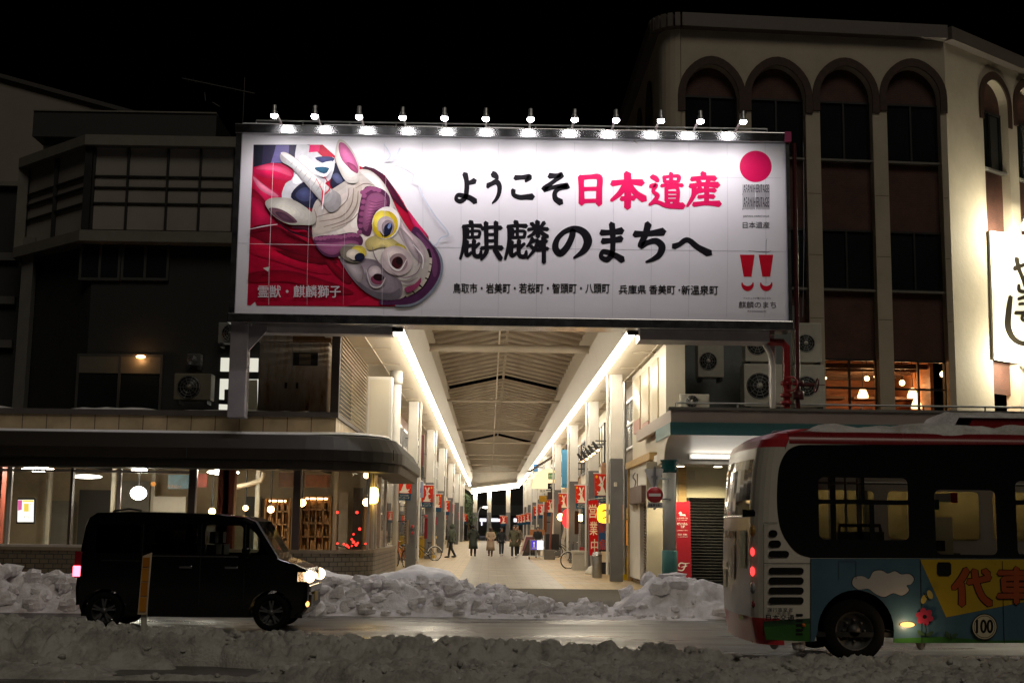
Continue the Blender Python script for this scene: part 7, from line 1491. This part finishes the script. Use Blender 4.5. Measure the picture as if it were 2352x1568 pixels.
for x, y, lab in ((307, 1000, 'upper small red alarm lamp on the nearest left pillar'), (307, 1070, 'red call button box on the nearest left pillar below the lamp'), (447, 890, 'red alarm lamp far behind the nearest left pillar')):
    p = at(*z4(x, y), 50.7 if x < 400 else 60); t = thing('alarm_lamp', lab, 'alarm', p); MB().lathe([(.06, -.02), (.06, .0), (.045, -.06)], p, 10, 'y').build('lens', RED, t)
    MB().box(p.x-.09, p.x+.09, p.y, p.y+.04, p.z-.09, p.z+.09).build('plate', GRB, t)
g = gnd(*z4(225, 1400)); t = thing('leaning_poles', 'bundle of thin pale poles leaning between the corner glass and the nearest left pillar', 'poles', (g.x, g.y+6, 0))
for k in range(4): MB().tube([at(*z4(215+k*12, 1180), g.y+6), at(*z4(232+k*13, 720), g.y+6.3)], .03, 6).build('pole', PVC, t)
for x, Y in ((462, 66.6), (520, 66.5), (700, 101)):
    a = at(*z4(x, 40), Y); t = thing('drain_pipe', 'round white drain pipe on the left wall, ' + ('nearer of the pair' if x < 500 else 'farther of the pair' if x < 600 else 'far one past the third banner'), 'pipe', (a.x, Y, 0)); MB().tube([(a.x, Y, 3.75), (a.x, Y, AZ)], .13, 10).build('pipe', WHITE, t)
    m = MB()
    for z in (4.0, 5.2): m.lathe([(.15, z), (.15, z+.06)], (a.x, Y, 0), 10)
    m.build('clamps', GALV, t)
# ================================================================ bicycles
def bicycle(loc, rz, label, col, basket=True, group=None, fm=None):
    t = thing('bicycle', label, 'bicycle', loc, rz, group); B = dict(parent=t, local=True); R = .33
    def wh(x):
        w = MB().tube([(x+R*math.cos(q), 0, R+R*math.sin(q)) for q in (2*math.pi*k/28 for k in range(29))], .018, 6, False).build('wheel', RUBBER, t, local=True)
        MB().tube([(x+(R-.03)*math.cos(q), 0, R+(R-.03)*math.sin(q)) for q in (2*math.pi*k/28 for k in range(29))], .010, 5, False).build('rim', STEEL, w, local=True)
        m = MB()
        for k in range(16): q = 2*math.pi*k/16; m.tube([(x, .02*(-1)**k, R), (x+(R-.03)*math.cos(q), 0, R+(R-.03)*math.sin(q))], .0025, 4)
        m.tube([(x, -.05, R), (x, .05, R)], .02, 8); m.build('spokes', STEEL, w, local=True)
    wh(-.53); wh(.53)
    f = MB(); f.tube([(-.53, 0, R), (-.1, 0, .28), (.36, 0, .72)], .018, 8); f.tube([(-.1, 0, .28), (-.24, 0, .80)], .016, 8); f.tube([(-.53, 0, R), (-.22, 0, .68)], .012, 6); f.tube([(.36, 0, .55), (.32, 0, .98)], .018, 8); f.tube([(.40, 0, .68), (.53, 0, R)], .016, 8); f.tube([(-.16, 0, .5), (.35, 0, .78)], .016, 8)
    f.build('frame', col, t, local=True)
    MB().tube([(-.53+.36*math.cos(q), 0, R+.36*math.sin(q)) for q in (.3+2.4*k/10 for k in range(11))], .022, 6).build('mudguard', fm or col, t, local=True); MB().tube([(.53+.36*math.cos(q), 0, R+.36*math.sin(q)) for q in (.5+2*k/10 for k in range(11))], .020, 6).build('mudguard', fm or col, t, local=True)
    MB().ball((-.26, 0, .86), .11, 10, (1.2, .8, .45)).build('saddle', BLACK, t, local=True)
    MB().tube([(.18, -.27, 1.02), (.28, -.2, 1.06), (.32, 0, 1.0), (.28, .2, 1.06), (.18, .27, 1.02)], .012, 6).build('handlebar', STEEL, t, local=True)
    m = MB(); m.lathe([(.09, -.01), (.09, .01)], (-.1, 0, .28), 14, 'y'); m.tube([(-.1, -.08, .28), (.02, -.08, .18)], .012, 6); m.tube([(-.1, .08, .28), (-.22, .08, .38)], .012, 6); m.box(-.02, .06, -.14, -.06, .165, .19); m.box(-.26, -.18, .06, .14, .365, .39); m.build('crank', STEEL, t, local=True)
    m = MB(); m.tube([(-.53, .06, R), (-.66, .16, .01), (-.66, -.16, .01), (-.53, -.06, R)], .01, 5); m.build('stand', STEEL, t, local=True)
    if basket:
        m = MB()
        for k in range(5):
            z = .72+k*.06; e = .12+.012*k; m.tube([(.58-e, -e-.03, z), (.58+e, -e-.03, z), (.58+e, e+.03, z), (.58-e, e+.03, z), (.58-e, -e-.03, z)], .006, 4)
        for k in range(6): y = -.15+k*.06; m.tube([(.7, y, .72), (.76, y, .98)], .005, 4)
        m.build('basket', mat('basket_wire', (.12, .12, .12), .4, .6), t, local=True)
    return t
g = gnd(*z4(245, 1440)); bicycle((g.x-.30, g.y+.7, 0), math.radians(112), 'orange bicycle with rear wheel towards the street parked by the brick corner', mat('orange_paint', (.55, .12, .02), .35), False)
g = gnd(*z4(450, 1368)); bicycle((g.x-.1, g.y+.2, 0), math.radians(200), 'black bicycle with pale mudguards standing in front of the yellow crate', BLACK, False, None, WHITE)
a = gnd(*z4(450, 1345)); t = thing('crate', 'yellow plastic crate standing behind the black bicycle on the left', 'crate', a); mb = MB(); mb.box(a.x-.42, a.x+.42, a.y+.8, a.y+1.3, 0, 1.0); mb.build('crate_body', mat('crate_yellow', (.68, .42, .03), .5), t, bevel=.03); MB().box(a.x-.5, a.x+.48, a.y+.75, a.y+1.35, 1.0, 1.12).build('lid', mat('crate_lid', (.62, .45, .12), .5), t, bevel=.03); MB().box(a.x-.3, a.x+.1, a.y+.8, a.y+1.2, 1.12, 1.3).build('bundle', mat('grey_bundle', (.35, .34, .32), .8), t, bevel=.06)
g = gnd(*z5(497, 1342)); bicycle((g.x+.52, g.y+.35, 0), math.radians(196), 'dark bicycle with white mudguards poking out beside the trash bins', BLACK, False, None, WHITE)
g = gnd(*z5(405, 1232)); bicycle((g.x+.4, g.y+.3, 0), math.radians(188), 'dark bicycle half hidden behind the second grey pillar on the right', BLACK, True)
g = gnd(*z4(1500, 1215)); bicycle((g.x+.2, g.y+1.2, 0), math.radians(150), 'distant bicycle parked left of the menu boards', BLACK, True)
# ================================================================ people
SKIN = mat('skin', (.48, .28, .20), .55, var=.05)
def skinned(name, verts, edges, radii, m, par, root=0, sub=1):
    me = bpy.data.meshes.new(name); me.from_pydata([tuple(v) for v in verts], edges, []); me.materials.append(m)
    o = bpy.data.objects.new(name, me); COL.objects.link(o); o.parent = par
    sk = o.modifiers.new('skin', 'SKIN'); sk.use_smooth_shade = True
    if not me.skin_vertices: me.skin_vertices.new()
    for i, r in enumerate(radii):
        d = me.skin_vertices[0].data[i]; d.radius = r if isinstance(r, tuple) else (r, r); d.use_root = (i == root)
    if sub: s = o.modifiers.new('subdivision', 'SUBSURF'); s.levels = s.render_levels = sub
    return o
def person(px, py, Hm, rz, label, jacket, trousers, shoes, hair, stride=.16, hem=.46, hood=False, arms='swing', long_hair=False, bag=None, flare=1.0):
    g = gnd(px, py); t = thing('person', label, 'person', (g.x, g.y, 0), rz); k = Hm/1.72
    Pp = lambda *v: V(v)*k
    lean = -.02
    hip = [Pp(s*.085, 0, .90) for s in (-1, 1)]
    knee = [Pp(-.09, -stride*.75, .49), Pp(.09, stride*.25, .48)]; ank = [Pp(-.09, -stride*1.15, .085), Pp(.09, stride*1.35, .12)]; toe = [a+Pp(0, -.16, -.045) for a in ank]
    sh = [Pp(s*.185, .01, 1.395) for s in (-1, 1)]
    if arms == 'swing': el = [Pp(-.25, .08, 1.12), Pp(.25, -.06, 1.12)]; wr_ = [Pp(-.25, .02, .87), Pp(.24, -.2, .90)]
    elif arms == 'pocket': el = [Pp(-.28, .08, 1.13), Pp(.28, .08, 1.13)]; wr_ = [Pp(-.20, -.08, .96), Pp(.20, -.08, .96)]
    elif arms == 'behind': el = [Pp(-.27, .12, 1.13), Pp(.27, .12, 1.13)]; wr_ = [Pp(-.06, .20, 1.0), Pp(.06, .20, 1.0)]
    else: el = [Pp(-.24, -.08, 1.14), Pp(.24, -.08, 1.14)]; wr_ = [Pp(-.20, -.34, 1.02), Pp(.20, -.34, 1.02)]
    head = Pp(0, -.03, 1.57); top = Pp(0, -.01, 1.66)
    vs = [Pp(0, 0, .93), Pp(0, 0, 1.12), Pp(0, .01, 1.32), Pp(0, .0, 1.46), head, top, Pp(0, -.085, 1.535), Pp(0, -.128, 1.565)]
    ed = [(0, 1), (1, 2), (2, 3), (3, 4), (4, 5), (4, 6), (4, 7)]; ra = [(.13*k, .10*k), (.12*k, .09*k), (.14*k, .10*k), .052*k, (.082*k, .098*k), (.062*k, .075*k), .05*k, .016*k]
    for i in (0, 1):
        b = len(vs); vs += [hip[i], knee[i], ank[i], toe[i]]; ed += [(0, b), (b, b+1), (b+1, b+2), (b+2, b+3)]; ra += [.085*k, .055*k, .036*k, .026*k]
        b = len(vs); hd = (wr_[i]-el[i]).normalized(); pm = wr_[i]+hd*.075*k
        vs += [sh[i], el[i], wr_[i], pm]; ed += [(2, b), (b, b+1), (b+1, b+2), (b+2, b+3)]; ra += [.055*k, .042*k, .028*k, (.032*k, .016*k)]
        sd = hd.cross(V((0, 1, 0))).normalized()
        for f, (o_, l_) in enumerate(((-.026, .062), (-.009, .075), (.009, .072), (.026, .055))):
            c = len(vs); vs += [pm+sd*o_*k+hd*.02*k, pm+sd*o_*k+hd*(.02+l_*.6)*k, pm+sd*o_*k+hd*(.02+l_)*k+V((0, -.012, 0))*k]; ed += [(b+3, c), (c, c+1), (c+1, c+2)]; ra += [.0095*k, .0085*k, .007*k]
        c = len(vs); vs += [wr_[i]+hd*.03*k-sd*.04*k+V((0, -.02, 0))*k, wr_[i]+hd*.065*k-sd*.055*k+V((0, -.03, 0))*k]; ed += [(b+2, c), (c, c+1)]; ra += [.011*k, .009*k]
    skinned('body', vs, ed, ra, SKIN, t)
    # jacket with sleeves
    jv = [Pp(0, 0, .98), Pp(0, 0, 1.14), Pp(0, .01, 1.32), Pp(0, .01, 1.43)]; je = [(0, 1), (1, 2), (2, 3)]; jr = [(.19*k, .145*k), (.185*k, .14*k), (.195*k, .14*k), (.10*k, .085*k)]
    for i in (0, 1): b = len(jv); jv += [sh[i], el[i], wr_[i]]; je += [(2, b), (b, b+1), (b+1, b+2)]; jr += [.082*k, .07*k, .055*k]
    skinned('jacket', jv, je, jr, jacket, t)
    n = 18; rows = []
    for z, rx, ry in ((1.16, .19, .145), (1.0, .195, .15), (.9, .2*flare, .155*flare), ((hem+.9)/2, .21*flare, .17*flare), (hem, .225*flare, .185*flare), (hem+.02, .20*flare, .16*flare)):
        rows.append([(k*(rx+.006*math.sin(5*q))*math.cos(q), k*(ry*math.sin(q)+.02*(1.1-z)), k*(z+.012*math.sin(3*q))) for q in (2*math.pi*j/n for j in range(n))])
    MB().grid(rows, closed=True).build('coat_skirt', jacket, t, local=True)
    MB().tube([Pp(0, .03, 1.40), Pp(0, -.0, 1.47), Pp(0, -.01, 1.50)], [.105*k, .09*k, .082*k], 12).build('collar', jacket, t, local=True)
    if trousers:
        tv = [Pp(0, 0, .93)]; te = []; tr_ = [(.15*k, .12*k)]
        for i in (0, 1): b = len(tv); tv += [hip[i], knee[i], ank[i]]; te += [(0, b), (b, b+1), (b+1, b+2)]; tr_ += [.10*k, .078*k, .062*k]
        skinned('trousers', tv, te, tr_, trousers, t)
    for i in (0, 1):
        s = MB(); a, b = ank[i], toe[i]; s.tube([a+Pp(0, .05, .0), a+Pp(0, -.02, -.03), b+Pp(0, .03, .0), b+Pp(0, -.06, -.005)], [.05*k, .058*k, .052*k, .03*k], 10); s.build('shoe', shoes, t, local=True)
    if hood:
        MB().ball(Pp(0, .015, 1.60), .135*k, 14, (.95, 1.05, 1.12)).build('hood', jacket, t, local=True)
    else:
        h = MB(); h.ball(Pp(0, .022, 1.625), .108*k, 14, (.98, 1.05, 1.0))
        if long_hair: h.ball(Pp(0, .04, 1.53), .105*k, 12, (1.05, .85, 1.15))
        h.build('hair', hair, t, local=True)
    mb = MB()
    for s in (-1, 1): mb.ball(Pp(s*.033, -.122, 1.585), .011*k, 6)
    mb.build('eyes', BLACK, t, local=True); MB().ball(Pp(0, -.122, 1.515), .02*k, 8, (1.2, .4, .35)).build('mouth', mat('lips', (.3, .1, .09), .5), t, local=True)
    if bag: MB().prism(Pp(0, .12, 0), [Pp(*q) for q in ((.20, -.1, .93), (.50, -.1, .93), (.48, -.1, 1.14), (.22, -.1, 1.14))]).build('shoulder_bag', bag, t, bevel=.04, local=True); 
    if bag: MB().tube([Pp(.4, -.04, 1.12), Pp(.1, -.15, 1.30), Pp(-.14, -.05, 1.43), Pp(-.05, .14, 1.34), Pp(.3, .05, 1.12)], .015, 6).build('bag_strap', bag, t, local=True)
    return t
fab = lambda n, c: mat(n, c, .85, var=.12, vs=9)
BLKF = fab('black_cloth', (.02, .02, .022)); HAIR = mat('black_hair', (.012, .010, .009), .5); BROWNH = mat('brown_hair', (.045, .02, .014), .5); WSH = mat('white_shoes', (.6, .58, .54), .6); BSH = mat('dark_shoes', (.025, .02, .018), .5); BOOT = mat('brown_boots', (.12, .03, .02), .5)
person(*z4(722, 1338), 1.74, math.radians(-118), 'person in green hooded jacket with dark shoulder bag walking on the left', fab('olive_green_cloth', (.075, .095, .07)), BLKF, BSH, HAIR, .2, .80, True, 'pocket', bag=fab('dark_bag', (.03, .033, .036)))
person(*z4(955, 1322), 1.74, math.radians(176), 'person in long dark grey green coat seen from behind', fab('charcoal_coat', (.032, .04, .034)), BLKF, BSH, HAIR, .12, .42, arms='pocket', flare=1.12)
person(*z4(1140, 1322), 1.60, math.radians(184), 'person in long beige coat and brown boots seen from behind with hands clasped', fab('beige_coat', (.42, .32, .235)), fab('brown_skirt', (.10, .035, .025)), BOOT, BROWNH, .07, .36, arms='behind', long_hair=True, flare=1.15)
person(*z4(1257, 1316), 1.58, math.radians(8), 'person in short black jacket and jeans walking towards the street', fab('black_jacket', (.018, .02, .024)), fab('navy_jeans', (.03, .035, .055)), WSH, HAIR, .12, .80)
person(*z4(1394, 1342), 1.72, math.radians(-6), 'person in olive green parka and black trousers walking towards the street', fab('olive_parka', (.095, .092, .055)), BLKF, WSH, BROWNH, .15, .62, arms='pocket', flare=1.18)
person(*z4(1424, 1322), 1.74, math.radians(10), 'person half hidden behind the one in the olive parka', fab('brown_parka', (.14, .10, .07)), BLKF, WSH, BROWNH, .1, .66)
person(*z4(1646, 1335), 1.66, math.radians(0), 'person in black top with light trousers holding a lit sign cart', BLKF, fab('light_trousers', (.42, .38, .34)), BSH, HAIR, .1, .86, arms='hold')
# lit sign cart
g = gnd(*z4(1640, 1352)); YC = g.y-.15; a, b = at(*z4(1576, 1246), YC), at(*z4(1707, 1152), YC); xm = at(*z4(1641, 1200), YC).x
ct = thing('sign_cart', 'wheeled cart with a lit blue and white sign box before the man in black', 'cart', (xm, YC, 0))
MB().box(a.x-.02, b.x+.02, YC, YC+.14, a.z-.02, b.z+.02).build('sign_box', GALV, ct); MB().box(a.x, xm, YC-.012, YC-.001, a.z, b.z).build('blue_panel', glow('blue_panel', (.10, .05, .55), 1.0), ct); MB().box(xm, b.x, YC-.012, YC-.001, a.z, b.z).build('white_panel', glow('white_panel', (.95, .93, 1), 2.0), ct)
A = Art(lambda x, y, o: at(*z4(x, y), YC-.014-o)); A.ell(glow('panel_mark', (.8, .75, .8), .9), 1609, 1178, 9, 12, 0, 14); A.poly(glow('panel_mark2', (.7, .66, .5), .8), [(1604, 1188), (1614, 1188), (1616, 1222), (1602, 1222)]); A.poly(glow('panel_mark3', (.5, .42, .2), .7), [(1588, 1226), (1632, 1226), (1632, 1236), (1588, 1236)]); A.build('emblem', ct)
mb = MB(); mb.box(xm-.45, xm+.45, YC-.1, YC+.4, .14, .18); mb.tube([(xm-.04, YC+.07, .16), (xm-.04, YC+.07, a.z)], .03, 6); mb.tube([(xm-.35, YC+.2, .16), (xm-.35, YC+.3, 1.0), (xm+.35, YC+.3, 1.0), (xm+.35, YC+.2, .16)], .018, 6); mb.build('frame', GALV, ct)
for sx in (-.4, .4):
    for sy in (-.06, .36): MB().lathe([(.07, -.02), (.07, .02)], (xm+sx, YC+sy, .07), 12, 'x').build('wheel', RUBBER, ct)
